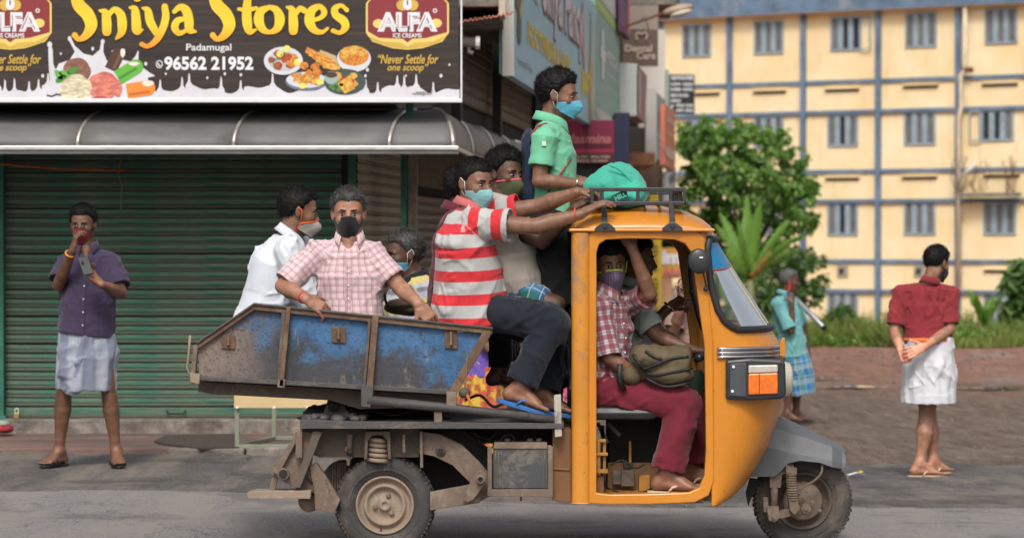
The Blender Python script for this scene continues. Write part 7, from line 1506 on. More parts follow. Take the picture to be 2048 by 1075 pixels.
# dark quarter pane trim on the far pillar
MB().tube([W(x, y, YFAR - .08) for x, y in ((1384, 500), (1380, 545), (1384, 580), (1396, 630), (1404, 655), (1409, 660))], .013, 7).build('inner_gasket', M_GSK, TK, smooth=True); b = MB(); b.ell(W(1381, 583, YFAR - .11), (.010, .008, .010), 8, 6); b.build('bolt_head', M_BPL, TK)
# roof rack
rk = MB().box(W(1188, 0, 15.2).x, W(1366, 0, 15.2).x, 15.13, 15.145, Z_(403) - .0, Z_(401)).build('roof_rack', M_BPL, TK); M_RK = mat('rack_black', (.03, .031, .033), .45, .3, 20, .001)
xr0, xr1 = W(1184, 0, 15.1).x, W(1369, 0, 15.1).x; zU, zL = Z_(378), Z_(406); yN, yF = 15.12, 16.20
for z in (zU, zL):
    for (a, c) in (((xr0, yN), (xr1, yN)), ((xr0, yF), (xr1, yF)), ((xr0, yN), (xr0, yF)), ((xr1, yN), (xr1, yF))): MB().beam((a[0], a[1], z), (c[0], c[1], z), .02, .02).build('rack_rail', M_RK, rk, bevel=.003)
for y in (yN, yF):
    for px in (1184, 1204, 1276, 1342, 1369): x = W(px, 0, 15.1).x; MB().beam((x, y, zL), (x, y, zU), .018, .018).build('rack_upright', M_RK, rk, bevel=.003)
for k in range(6): x = xr0 + (xr1 - xr0) * (k + .5) / 6; MB().beam((x, yN, zL), (x, yF, zL), .014, .014).build('rack_slat', M_RK, rk)
for y in np.linspace(yN, yF, 4)[1:3]: MB().beam((xr1, y, zL), (xr1, y, zU), .018, .018).build('rack_upright', M_RK, rk)
for px in (1210, 1345):
    MB().beam(W(px - 3, 405, 15.11), W(px, 446, 15.0), .026, .012, up=(0, 1, 0)).build('rack_stay', M_RK, rk, bevel=.003); PP('rack_foot', [(px - 21, 462), (px - 20, 455), (px - 12, 449), (px - 6, 445), (px + 6, 445), (px + 12, 449), (px + 20, 455), (px + 21, 462)], 14.985, .012, M_RK, rk, bev=.003); b = MB(); b.lathe([(0, .012), (-.006, .01), (-.007, 0)], W(px, 453, 14.984), n=8); b.build('foot_bolt', M_BPL, rk)
# battery in its tray
bt = PP('battery_tray', [(975, 893), (984, 893), (984, 978), (1096, 978), (1096, 893), (1106, 893), (1106, 994), (975, 992)], YN - .03, .05, M_DUST); PP('battery', [(986, 893), (1096, 893), (1096, 976), (986, 976)], YN - .01, .16, grimy('battery_case', (.05, .055, .062), (.20, .165, .13), (.02, .022, .026), 6, .55, .6, .003), bt)
PP('battery_lid', [(988, 884), (1094, 884), (1095, 897), (987, 897)], YN - .018, .17, M_DUST, bt)
for x in (1015, 1060, 1078): b = MB(); b.lathe([(0, .016), (.014, .014), (.016, 0)], W(x, 882, YN + .05), axis='Z', n=12); b.build('battery_cap', M_DUST, bt)
for x in range(990, 1096, 6):
    if x < 1004 or x > 1080: PP('battery_rib', [(x, 900), (x + 2, 900), (x + 2, 976), (x, 976)], YN - .014, .01, M_DUST2, bt, bev=0)
MB().tube([W(q[0], q[1], YN + .04) for q in crom([(1000, 882, 1), (1008, 872, 1), (1022, 868, 1), (1030, 880, 1)], 5)], .006, 6).build('battery_cable', M_BLKM, bt, smooth=True); MB().tube([W(1042, 990, YN), W(1042, 1001, YN)], .006, 6).build('tray_bolt', M_DUST2, bt)
for pts in ([(950, 870), (965, 885), (985, 880)], [(940, 862), (975, 878), (995, 862)], [(955, 880), (975, 895), (990, 892)]): MB().tube([W(q[0], q[1], YN + .12) for q in crom([(a, b_, 1) for a, b_ in pts], 5)], .006, 6).build('wiring', M_BLKM, TK, smooth=True)
# cloth bag on the rack
b = Field(); cB = W(1236, 382, 15.45)
b.ell(V3(cB) + V3((0, 0, .03)), (.135, .16, .115), k=.05); b.ell(V3(W(1205, 372, 15.35)), (.085, .12, .05), k=.05); b.ell(V3(W(1270, 385, 15.35)), (.065, .12, .075), k=.04); b.ell(V3(W(1240, 398, 15.25)), (.11, .10, .045), k=.04); b.seg(V3(W(1182, 375, 15.3)), V3(W(1205, 362, 15.35)), .02, .05, k=.03)
bag = thing('cloth_bag', 'bulging sea green cloth bag with a black printed label lying on the roof rack', 'bag', W(1236, 405, 15.4)); V, Q = b.mesh(.009); V = wrinkle(V, Q, V[:, [0, 2, 1]] - V[0, 0], .011, .7, 3.3); m = cloth('bag_green', (.055, .40, .29)); np_obj('bag_body', V, Q, m, bag, attr=V)
LB = mat('bag_label', (.012, .05, .04), .7, .2); pts = [(1222, 392), (1252, 378), (1258, 398), (1228, 404)]; q_ = [W(x, y, 15.125) for x, y in pts]; mesh_obj('label_patch', [Vector((p.x, p.y + .01 * 0, p.z)) for p in q_], [(3, 2, 1, 0)], LB, bag); ex = (q_[1] - q_[0]).normalized(); ez = Vector((-ex.z, 0, ex.x)); text('HILL', q_[0] + ex * .012 - Vector((0, .004, 0)) + ez * -.034, ex, ez, .062, .026, mat('bag_print', (.06, .42, .32), .7, .05), bag, bold=.03)
MB().tube([W(q[0], q[1], 15.28 - .0 * q[1]) for q in crom([(1218, 330, 1), (1240, 340, 1), (1262, 362, 1), (1270, 380, 1)], 6)], .006, 6).build('bag_seam', m, bag, smooth=True)
# ---------------------------------------------------------------- the people
def w3(px, py, Y): return V3(W(px, py, Y))
RG = 'men riding on the three wheeled truck'
GRIP = (1.1, 1.25, .8); HOLD = (.8, 1.0, .7); FLATH = (.15, .2, .15)
C_ = lambda r, g, b: (r, g, b)
# fabrics
F_PURP = cloth('shirt_purple', (.052, .038, .078)); F_WHITE = cloth('shirt_white', (.66, .70, .76)); F_MINT = cloth('polo_mint', (.16, .50, .31)); F_TEAL = cloth('shirt_teal', (.17, .43, .44)); F_MAR = cloth('shirt_maroon', (.24, .028, .035))
F_BEIGE = cloth('shirt_beige', (.40, .36, .31)); F_MINTW = cloth('shirt_pale_mint', (.42, .48, .44)); F_BROWNP = cloth('shirt_dusty_pink', (.30, .20, .17)); F_NAVY = cloth('trousers_navy', (.013, .017, .026)); F_BLK = cloth('shorts_black', (.008, .008, .009)); F_WINE = cloth('trousers_wine', (.155, .016, .030))
F_PINK = cloth('shirt_pink_check', (.66, .53, .54), pat_check([('u', .034, .30, (.42, .20, .24), .35, 0), ('v', .034, .30, (.42, .20, .24), .35, 0), ('u', .034, .08, (.33, .10, .14), .75, .2), ('v', .034, .08, (.33, .10, .14), .75, .2)]))
F_CHK = cloth('shirt_maroon_check', (.52, .48, .50), pat_check([('u', .050, .60, (.20, .030, .045), .75, 0), ('v', .050, .55, (.20, .030, .045), .72, 0), ('v', .050, .10, (.03, .04, .10), .5, .5)]))
F_STR = cloth('polo_red_grey_stripes', (.46, .455, .45), pat_stripes((.60, .035, .045), .118, .46, .15)); F_GST = cloth('shirt_grey_yellow_stripes', (.48, .50, .56), pat_check([('v', .16, .32, (.62, .52, .16), .9, 0), ('v', .16, .14, (.15, .16, .20), .7, .45)]))
F_LUN1 = cloth('lungi_grey_check', (.38, .40, .46), pat_check([('u', .17, .50, (.13, .15, .22), .85, .0), ('v', .30, .30, (.24, .27, .36), .5, .1), ('u', .012, .25, (.25, .28, .36), .45, 0), ('v', .012, .25, (.25, .28, .36), .45, 0)]))
F_LUN2 = cloth('lungi_blue_plaid', (.035, .20, .42), pat_check([('u', .14, .35, (.12, .26, .20), .7, .1), ('v', .15, .30, (.30, .42, .45), .6, .3), ('u', .07, .10, (.55, .62, .60), .7, .3), ('v', .08, .10, (.5, .58, .58), .6, 0)])); F_LUN3 = cloth('lungi_white', (.66, .66, .70))
F_LUN4 = cloth('lungi_blue_green_plaid', (.06, .22, .42), pat_check([('u', .12, .4, (.04, .20, .13), .8, 0), ('v', .12, .3, (.03, .10, .30), .7, .2), ('u', .06, .1, (.6, .62, .58), .7, .2), ('v', .06, .1, (.6, .62, .58), .7, 0)]))
F_FLW = cloth('dress_pink_floral', (.55, .05, .18), lambda nt, u, v, b: mixc(nt, ramp(nt, noise(nt, coords(nt), 22, 4, .7), [(.48, 0.0), (.56, 1.0)]), b, (.62, .32, .40))); F_FLY = cloth('dress_yellow_floral', (.60, .40, .06), lambda nt, u, v, b: mixc(nt, ramp(nt, noise(nt, coords(nt), 12, 4, .6), [(.45, 0.0), (.52, 1.0)]), b, (.48, .10, .05)))
K_BLU = cloth('mask_blue', (.10, .38, .52), rough=.7); K_BLU2 = cloth('mask_pale_teal', (.20, .42, .44), rough=.7); K_BLK = cloth('mask_black', (.010, .010, .012)); K_RED = cloth('mask_dark_red', (.17, .008, .022)); K_GRYM = cloth('mask_warm_grey', (.42, .38, .34)); K_OLV = cloth('mask_olive', (.075, .085, .040)); K_PUR = cloth('mask_purple_check', (.15, .10, .19), pat_check([('u', .012, .3, (.30, .24, .36), .6, 0), ('v', .012, .3, (.08, .05, .10), .6, 0)]))
T_ORG = flat('trim_orange', (.75, .13, .02)); T_PNK = flat('trim_pink', (.75, .06, .13)); T_LIM = flat('trim_lime', (.52, .72, .06)); M_FLIPB = mat('rubber_blue', (.02, .12, .36), .6, .1); M_FLIPC = mat('rubber_cream', (.58, .40, .28), .6, .1); M_SAND = mat('sandal_black', (.018, .017, .017), .5, .2); M_THR = flat('thread_red', (.65, .06, .03)); M_THO = flat('thread_orange', (.75, .28, .03)); F_CRNG = cloth('border_orange', (.70, .20, .05))
RT = (0.0, 0, 0)
# 1 purple shirt, phone
Y = 20.3
J = dict(head=(w3(166, 449, Y), -97, -8, 0), neck=w3(175, 494, Y), chest=w3(177, 562, Y - .01), pelvis=w3(174, 652, Y), sh=(w3(133, 522, Y), w3(222, 520, Y)), el=(w3(116, 570, Y - .10), w3(243, 586, Y - .12)), wr=(w3(146, 500, Y - .30), w3(202, 568, Y - .34)), hip=(w3(148, 665, Y), w3(201, 665, Y)),
         knee=(w3(128, 775, Y - .04), w3(216, 775, Y - .03)), an=(w3(118, 903, Y + .02), w3(232, 903, Y + .02)), fd=((-.55, -.85, 0), (.25, -.97, 0)), calf=(0, 1, 0),
         hand=(dict(d=(.20, -.10, .95), n=(.9, .35, 0), curl=(.5, .8, .6), side=1), dict(d=(-.62, .15, .62), n=(.3, -.5, .75), curl=(.55, .7, .5), side=-1)))
p1 = person('man in a purple shirt and folded grey lungi holding a phone before the green shutter', J, SK_B, ('short', H_BLACK, .004, 1.1), 1.05, beard=.85, mask=dict(mt=K_RED, kind='cloth', drop=.004, trim=(flat('trim_black', (.01, .01, .01)), False)),
       shirt=dict(mat=F_PURP, hem=w3(172, 668, Y), w=1.0, ease=.006, sleeve=.80, cuff=.074, amp=.007, vopen=.5, placket=True), lower=dict(kind='lungi', mat=F_LUN1, pts=[w3(173, 662, Y), w3(173, 715, Y), w3(171, 778, Y)], rs=[(.195, .150), (.205, .165), (.205, .17)], extra=[(w3(172, 672, Y - .13), w3(150, 788, Y - .09), .045, .07)], amp=.010, pleat=.005), feet=(M_SAND, M_SAND, 'sandal'), seed=2.2, belly=.022, hs=1.02)
ring_band(w3(140, 507, Y - .285), w3(146, 500, Y - .30) - w3(116, 570, Y - .10), .031, .005, M_THO, p1)
ph = thing('mobile_phone', 'dark mobile phone in the raised hand of the man in purple', 'phone', w3(174, 545, Y - .42)); MB().boxo(w3(172, 531, Y - .40), Vector((.033, .008, .006)), Vector((.002, .005, -.002)) * .8, Vector((-.022, .015, .058))).build('phone_body', mat('phone_dark', (.012, .014, .018), .5, .1), ph, bevel=.004); b = MB(); b.ell(w3(165, 524, Y - .416), (.008, .003, .012), 10, 6); b.build('camera_bump', M_BLK, ph)
# 2 white shirt, in the bed, back turned
Y = 15.85
J = dict(head=(w3(598, 424, Y), 8, -8, 0), neck=w3(580, 474, Y), chest=w3(555, 530, Y), pelvis=w3(528, 640, Y), sh=(w3(575, 500, Y - .19), w3(590, 490, Y + .18)), el=(w3(600, 585, Y - .25), w3(620, 580, Y + .22)), wr=(w3(655, 640, Y - .3), w3(680, 640, Y + .1)), hip=(w3(535, 650, Y - .09), w3(535, 650, Y + .09)), knee=(w3(640, 670, Y - .12), w3(640, 670, Y + .12)), an=(w3(640, 735, Y - .1), w3(640, 735, Y + .1)), fd=((1, 0, 0), (1, 0, 0)), hand=(None, None), fwd=(1, -.1, -.3))
person('man in a white shirt sitting in the blue bed with a grey orange-edged mask', J, SK_M, ('short', H_BLACK, .002, .8), 1.1, beard=.3, mask=dict(mt=K_GRYM, trim=(T_ORG, True), drop=.030), shirt=dict(mat=F_WHITE, hem=w3(516, 668, Y), w=1.0, d=1.05, ease=.010, sleeve=1.5, amp=.014, freq=.8, cuff=.055), lower=dict(kind='pants', mat=F_BLK), seed=4.4, group=RG, vox=.0075, hs=1.0)
# 4 grey haired, low in the bed
Y = 15.95
J = dict(head=(w3(808, 510, Y), -158, -6, 0), neck=w3(828, 558, Y), chest=w3(826, 610, Y), pelvis=w3(826, 690, Y), sh=(w3(800, 582, Y + .14), w3(858, 580, Y - .10)), el=(w3(775, 640, Y + .1), w3(860, 650, Y - .15)), wr=(w3(760, 680, Y), w3(800, 680, Y - .2)), hip=(w3(820, 700, Y + .08), w3(835, 700, Y - .08)), knee=(w3(740, 690, Y + .1), w3(740, 690, Y - .1)), an=(w3(745, 740, Y + .1), w3(745, 740, Y - .1)), fd=((-1, 0, 0), (-1, 0, 0)), hand=(None, None), fwd=(-.85, -.5, 0))
person('grey haired man in a striped shirt sitting low behind the bed rim looking left', J, SK_D, ('short', H_MIX, .004, .9), .95, mask=dict(mt=K_BLU, kind='surgical', drop=.012), shirt=dict(mat=F_GST, w=1.02, ease=.005, sleeve=.8, collar_mat=cloth('collar_black', (.02, .02, .022))), lower=dict(kind='pants', mat=F_BLK), seed=6.1, group=RG, vox=.0075)
b = thing('shoulder_bag', 'brown and olive bag held low beside the grey haired man', 'bag', w3(800, 620, 15.5)); f_ = Field(); f_.ell(w3(800, 612, 15.52), (.085, .06, .045), k=.02); f_.ell(w3(825, 618, 15.5), (.06, .06, .035), k=.03); V, Q = f_.mesh(.009); np_obj('bag_body', wrinkle(V, Q, V * 0, .008, 1, 2), Q, cloth('bag_brown', (.085, .06, .035)), b, attr=V); MB().tube([w3(q[0], q[1], 15.44) for q in crom([(762, 628, 1), (760, 600, 1), (768, 588, 1), (780, 612, 1), (840, 606, 1), (868, 612, 1)], 5)], .008, 6).build('bag_strap', cloth('strap_olive', (.05, .05, .03)), b, smooth=True)
# 3 pink check shirt
Y = 15.28
J = dict(head=(w3(697, 428, Y), -87, -4, 0), neck=w3(699, 478, Y), chest=w3(700, 552, Y), pelvis=w3(700, 660, Y + .02), sh=(w3(638, 504, Y), w3(740, 502, Y)), el=(w3(566, 572, Y - .08), w3(798, 572, Y - .05)), wr=(w3(613, 597, Y - .27), w3(838, 608, Y - .22)), hip=(w3(672, 672, Y), w3(728, 672, Y)), knee=(w3(660, 740, Y - .1), w3(740, 745, Y - .1)), an=(w3(660, 735, Y + .25), w3(740, 740, Y + .25)), fd=((0, 1, 0), (0, 1, 0)),
         hand=(dict(d=(.85, .05, -.50), n=(-.2, .75, -.6), curl=(.55, .85, .6), side=1, s=1.05), dict(d=(.60, -.10, -.75), n=(-.35, .85, -.2), curl=(.65, .95, .7), side=-1, s=1.05)))
p3 = person('man in a pink checked shirt and black mask holding the bed rim with both hands', J, SK_L, ('short', H_MIX, .002, 1.0), 1.08, mask=dict(mt=K_BLK), beard=.15, shirt=dict(mat=F_PINK, hem=w3(700, 668, Y), w=.90, ease=.006, sleeve=(.92, .80), cuff=.066, amp=.009, vopen=.6, placket=True), lower=dict(kind='pants', mat=F_BLK), seed=3.3, group=RG, vox=.005)
ring_band(w3(606, 594, Y - .25), w3(613, 597, Y - .27) - w3(567, 570, Y - .08), .030, .0035, M_THR, p3)
pc = lambda t, a, b_: t
# 7 man hidden behind the striped polo
Y = 15.75
J = dict(head=(w3(931, 380, Y), 20, 0, 0), neck=w3(915, 425, Y), chest=w3(905, 490, Y), pelvis=w3(900, 620, Y), sh=(w3(905, 445, Y - .17), w3(912, 445, Y + .17)), el=(w3(915, 530, Y - .2), w3(930, 530, Y + .2)), wr=(w3(960, 580, Y - .18), w3(970, 580, Y + .15)), hip=(w3(905, 630, Y - .09), w3(905, 630, Y + .09)), knee=(w3(1000, 640, Y - .1), w3(1000, 640, Y + .1)), an=(w3(1000, 740, Y - .1), w3(1000, 740, Y + .1)), fd=((1, 0, 0), (1, 0, 0)), hand=(None, None), fwd=(1, 0, 0))
person('dark haired man in wine red mostly hidden behind the man in red and grey stripes', J, SK_D, ('short', H_BLACK, 0, .8), .9, shirt=dict(mat=cloth('shirt_wine', (.12, .02, .035)), w=.86, d=.86, ease=0, sleeve=.8), lower=dict(kind='pants', mat=F_BLK), seed=8.2, group=RG, vox=.009)
# 6 olive mask man behind
Y = 15.62
J = dict(head=(w3(1010, 348, Y), -42, -6, 0), neck=w3(1002, 398, Y), chest=w3(1012, 465, Y), pelvis=w3(1030, 580, Y), sh=(w3(985, 425, Y - .02), w3(1048, 422, Y + .12)), el=(w3(1085, 484, Y - .12), w3(1100, 440, Y + .1)), wr=(w3(1152, 415, Y - .22), w3(1160, 395, Y - .02)), hip=(w3(1030, 590, Y - .08), w3(1040, 590, Y + .08)), knee=(w3(1112, 610, Y - .14), w3(1115, 612, Y + .12)), an=(w3(1030, 740, Y - .15), w3(1085, 790, Y + .1)), fd=((.6, -.5, -.2), (1, 0, 0)), calf=(-1, 0, 0),
         hand=(dict(d=(.8, .0, .5), n=(.3, .2, -.8), curl=HOLD, side=1), dict(d=(.9, 0, .1), n=(.1, .2, -.9), curl=HOLD, side=-1)))
person('man in a beige shirt and blue plaid lungi with a pink edged olive mask', J, SK_D, ('wavy', H_BLACK, .006, 1.15), 1.0, mask=dict(mt=K_OLV, trim=(T_PNK, False), drop=.012), shirt=dict(mat=F_BEIGE, hem=w3(1028, 588, Y), ease=.006, sleeve=.62), lower=dict(kind='lap', mat=F_LUN4, leg=1.0), seed=5.5, group=RG, vox=.007, feet=(M_DUST, M_BLK))
# 8 standing in the green polo
Y = 15.74
J = dict(head=(w3(1118, 193, Y), -14, -5, 0), neck=w3(1100, 244, Y), chest=w3(1102, 308, Y), pelvis=w3(1106, 430, Y), sh=(w3(1088, 276, Y - .17), w3(1114, 274, Y + .17)), el=(w3(1078, 362, Y - .20), w3(1110, 355, Y + .22)), wr=(w3(1162, 368, Y - .16), w3(1175, 365, Y + .12)), hip=(w3(1108, 445, Y - .09), w3(1108, 445, Y + .09)), knee=(w3(1112, 620, Y - .10), w3(1118, 620, Y + .10)), an=(w3(1110, 818, Y - .1), w3(1112, 818, Y + .1)), fd=((1, -.1, 0), (1, .1, 0)),
         hand=(dict(d=(1, 0, .12), n=(.1, .3, -.9), curl=HOLD, side=1), dict(d=(1, 0, 0), n=(.1, 0, -.9), curl=HOLD, side=-1)), fwd=(1, 0, 0))
p8 = person('standing man in a mint green polo and pale blue mask holding the roof rack', J, SK_M, ('curly', H_BLACK, .004, .9), 1.0, beard=.8, mask=dict(mt=K_BLU, kind='surgical', drop=.006), shirt=dict(mat=F_MINT, hem=w3(1108, 455, Y), d=1.0, ease=.004, sleeve=.66, cuff=.068, amp=.006), lower=dict(kind='shorts', mat=F_BLK, len=.95, w=1.15), feet=(M_SAND, M_BLK), seed=1.4, group=RG, vox=.006)
ring_band(w3(1154, 367, Y - .16), (1, 0, 0), .030, .005, M_CHR, p8, 'bangle')
MB().tube([w3(q[0], q[1], Y - q[2]) for q in ((1062, 268, .18), (1076, 252, .15), (1094, 247, .12))], .006, 6).build('strap_piping', mat('strap_red', (.28, .03, .03), .7), p8, smooth=True); MB().tube([w3(q[0], q[1], Y - q[2]) for q in ((1142, 318, .08), (1128, 338, .145), (1112, 360, .16), (1096, 385, .165))], .006, 6).build('strap_piping', mat('strap_red', (.28, .03, .03), .7), p8, smooth=True)
pt = w3(1088, 287, Y - .245); MB().boxo(pt, (.011, 0, 0), (0, .003, 0), (0, 0, .012)).build('sleeve_patch', flat('patch_cream', (.62, .66, .45)), p8)
bp = thing('backpack', 'navy backpack on the back of the standing man in green', 'backpack', w3(1056, 400, Y)); f_ = Field(); f_.seg(w3(1058, 305, Y), w3(1058, 385, Y), (.045, .13), (.055, .14), ref=(1, 0, 0), k=.02); V, Q = f_.mesh(.010); np_obj('pack_body', wrinkle(V, Q, V * 0, .006, 1, 5), Q, cloth('pack_navy', (.018, .028, .065)), bp, attr=V); MB().tube([w3(1053, 300, Y - .06), w3(1068, 272, Y - .15), w3(1090, 262, Y - .19)], .012, 6).build('shoulder_strap', cloth('pack_navy', (.018, .028, .065)), bp, smooth=True)
# 5 striped polo
Y = 15.16
J = dict(head=(w3(950, 368, Y), -46, -6, 0), neck=w3(941, 413, Y), chest=w3(930, 492, Y), pelvis=w3(938, 610, Y + .05), sh=(w3(938, 446, Y - .08), w3(972, 432, Y + .20)), el=(w3(1072, 452, Y - .17), w3(1078, 412, Y + .14)), wr=(w3(1162, 428, Y - .16), w3(1154, 384, Y + .06)), hip=(w3(945, 618, Y - .02), w3(955, 618, Y + .17)), knee=(w3(1104, 644, Y - .11), w3(1108, 652, Y + .18)), an=(w3(1040, 774, Y - .13), w3(1086, 788, Y + .12)), fd=((.94, -.1, -.28), (.95, -.2, -.1)), fup=((.28, 0, .95), (.1, 0, 1)),
         hand=(dict(d=(.86, .02, .50), n=(.45, .25, -.8), curl=(.25, .45, .4), side=1, s=1.05), dict(d=(.95, 0, .05), n=(.1, .1, -.9), curl=HOLD, side=-1)), fwd=(.94, -.3, 0))
p5 = person('man in a red and grey striped polo seated on the edge of the truck deck', J, SK_M, ('short', H_BLACK, -.002, .55), 1.08, beard=.35, mask=dict(mt=K_BLU2, kind='surgical', drop=.008), shirt=dict(mat=F_STR, hem=w3(948, 655, Y + .05), w=1.0, d=1.12, ease=.010, sleeve=.62, cuff=.078, amp=.009, ch=.028, collar_mat=cloth('collar_red', (.50, .12, .13))), lower=dict(kind='pants', mat=F_NAVY, r=(.100, .088, .080, .074, .080), amp=.011, len=.94), feet=(M_FLIPB, M_FLIPB), fth=.022, seed=7.3, group=RG, vox=.005, belly=.02)
ring_band(w3(1150, 429, Y - .162), (1, 0, .05), .033, .004, M_THR, p5)
# 9 passenger in the cab
Y = 15.22
J = dict(head=(w3(1221, 530, Y + .08), -78, -6, 3), neck=w3(1214, 582, Y + .08), chest=w3(1208, 655, Y + .08), pelvis=w3(1196, 776, Y + .10), sh=(w3(1196, 612, Y - .02), w3(1256, 606, Y + .16)), el=(w3(1218, 715, Y - .08), w3(1300, 588, Y - .02)), wr=(w3(1278, 752, Y - .05), w3(1263, 492, Y - .09)), hip=(w3(1208, 782, Y), w3(1212, 782, Y + .20)), knee=(w3(1366, 806, Y - .06), w3(1386, 812, Y + .20)), an=(w3(1334, 947, Y - .08), w3(1378, 932, Y + .18)), fd=((1, -.12, -.02), (1, .1, 0)), fs=1.06,
         hand=(dict(d=(.9, 0, .1), n=(.1, .5, .5), curl=HOLD, side=1), dict(d=(-.45, .05, .85), n=(-.1, .9, .25), curl=(.2, .3, .2), side=-1, spread=.12)), fwd=(.75, -.6, 0))
p9 = person('cab passenger in a maroon checked shirt and wine trousers with raised arm', J, SK_M, ('short', H_BLACK, -.010, 1.35), .95, mask=dict(mt=K_PUR, trim=(T_LIM, True), drop=.008), shirt=dict(mat=F_CHK, hem=w3(1196, 782, Y + .1), w=.98, ease=.006, sleeve=(.98, .86), cuff=.070, amp=.010, vopen=.3, placket=True), lower=dict(kind='pants', mat=F_WINE, r=(.100, .092, .090, .088, .092), len=.955, amp=.011), feet=(M_FLIPC, M_FLIPC), fth=.018, seed=9.4, group=RG, vox=.006)
bk = thing('shoulder_bag', 'brown and olive backpack with black piping on the lap of the cab passenger', 'bag', w3(1320, 770, 15.2)); f_ = Field()
f_.seg(w3(1275, 715, 15.16), w3(1372, 725, 15.16), (.060, .10), (.085, .10), ref=(0, 0, 1), k=.03, cap=.03); f_.ell(w3(1340, 750, 15.15), (.13, .10, .055), k=.03); f_.ell(w3(1262, 752, 15.16), (.06, .07, .055), k=.02); V, Q = f_.mesh(.008); BV = wrinkle(V, Q, V * 0, .007, 1, 4); np_obj('bag_body', BV, Q, mat('bag_khaki', (.105, .078, .042), .85, .35, 9, .003, dirt=(.06, .06, .03), dirt_amt=.4), bk, attr=V)
M_PIP = mat('black_piping', (.012, .012, .013), .6, .2)
for pts in ([(1266, 708), (1285, 735), (1310, 728), (1340, 716), (1376, 711)], [(1275, 722), (1300, 748), (1345, 742), (1382, 735)], [(1290, 755), (1330, 772), (1378, 765)], [(1290, 700), (1306, 712), (1322, 716)]): MB().tube([drape(BV, w3(q[0], q[1], 15.12)[0], w3(q[0], q[1], 15.12)[2], .001) for q in crom([(a, c, 1) for a, c in pts], 5)], .0075, 6).build('piping', M_PIP, bk, smooth=True)
MB().tube([w3(1240, 728, 15.07), w3(1238, 760, 15.08), w3(1248, 778, 15.1)], .016, 6).build('bag_strap', M_PIP, bk, smooth=True)
# 10 driver behind
Y = 15.72
J = dict(head=(w3(1272, 520, Y), -8, -4, 0), neck=w3(1262, 570, Y), chest=w3(1262, 640, Y), pelvis=w3(1240, 765, Y), sh=(w3(1270, 612, Y - .17), w3(1265, 612, Y + .17)), el=(w3(1312, 672, Y - .22), w3(1320, 665, Y + .2)), wr=(w3(1380, 698, Y - .30), w3(1384, 705, Y + .22)), hip=(w3(1240, 775, Y - .09), w3(1240, 775, Y + .09)), knee=(w3(1330, 800, Y - .1), w3(1330, 800, Y + .1)), an=(w3(1340, 940, Y - .08), w3(1340, 940, Y + .08)), fd=((1, 0, 0), (1, 0, 0)),
         hand=(dict(d=(1, -.05, -.1), n=(.1, 0, -.9), curl=HOLD, side=1), dict(d=(1, 0, -.1), n=(.1, 0, -.9), curl=HOLD, side=-1)), fwd=(1, 0, 0))
person('driver in a pale mint shirt gripping the handlebar behind the passenger', J, SK_M, ('short', H_BLACK, 0, 1.15), .92, beard=.5, shirt=dict(mat=F_MINTW, ease=.003, sleeve=.78, cuff=.072), lower=dict(kind='pants', mat=F_BLK), seed=11.1, group=RG, vox=.0075)
# far side passenger: fist on the far pillar
Y = 16.08
J = dict(head=(w3(1244, 540, Y), -30, -4, 0), neck=w3(1236, 588, Y), chest=w3(1232, 650, Y), pelvis=w3(1225, 770, Y), sh=(w3(1240, 622, Y - .15), w3(1250, 622, Y + .14)), el=(w3(1285, 668, Y - .14), w3(1290, 650, Y + .1)), wr=(w3(1334, 618, Y - .16), w3(1330, 680, Y + .1)), hip=(w3(1225, 780, Y - .08), w3(1225, 780, Y + .08)), knee=(w3(1320, 790, Y - .08), w3(1320, 790, Y + .08)), an=(w3(1325, 930, Y - .08), w3(1325, 930, Y + .08)), fd=((1, 0, 0), (1, 0, 0)), hand=(dict(d=(.75, -.1, .55), n=(.45, -.4, -.5), curl=GRIP, side=1, s=1.12), None), fwd=(1, -.1, 0))
p15 = person('dark skinned passenger at the far side of the cab raising a fist with a watch', J, SK_D, ('short', H_BLACK, 0, 1.0), .88, shirt=dict(mat=F_BLK, ease=0, sleeve=.6), lower=dict(kind='pants', mat=F_BLK), seed=12.7, group=RG, vox=.0075)
ring_band(w3(1338, 613, Y - .16), (.5, 0, .5), .031, .007, M_CHR, p15, 'wrist_watch')
# passers-by beyond the truck
Y = 19.2
z_ = float(gz(1.1, Y)); az = z_ + .085
J = dict(head=(w3(1392, 520, Y), 170, -10, 0), neck=w3(1388, 566, Y), chest=w3(1382, 630, Y), pelvis=w3(1380, 735, Y), sh=(w3(1378, 588, Y + .15), w3(1366, 590, Y - .14)), el=(w3(1372, 660, Y + .2), w3(1348, 660, Y - .2)), wr=(w3(1340, 620, Y + .2), w3(1368, 600, Y - .32)), hip=(w3(1380, 748, Y + .08), w3(1380, 748, Y - .08)), knee=(w3(1378, 870, Y + .08), w3(1378, 870, Y - .08)), an=(V3((1.13, Y + .08, az)), V3((1.13, Y - .08, az))), fd=((-1, 0, 0), (-1, 0, 0)), hand=(None, dict(d=(.2, 0, .95), n=(-.5, -.6, .2), curl=GRIP, side=-1)), fwd=(-1, 0, 0))
p11 = person('person in a dusty pink shirt standing beyond the far side of the cab', J, SK_M, ('short', H_BLACK, 0, 1.0), 1.0, shirt=dict(mat=F_BROWNP, ease=.012, sleeve=.95, w=1.1, d=1.2), lower=dict(kind='pants', mat=cloth('trousers_brown', (.10, .07, .055))), seed=13.1, vox=.009, feet=(M_SAND, M_SAND))
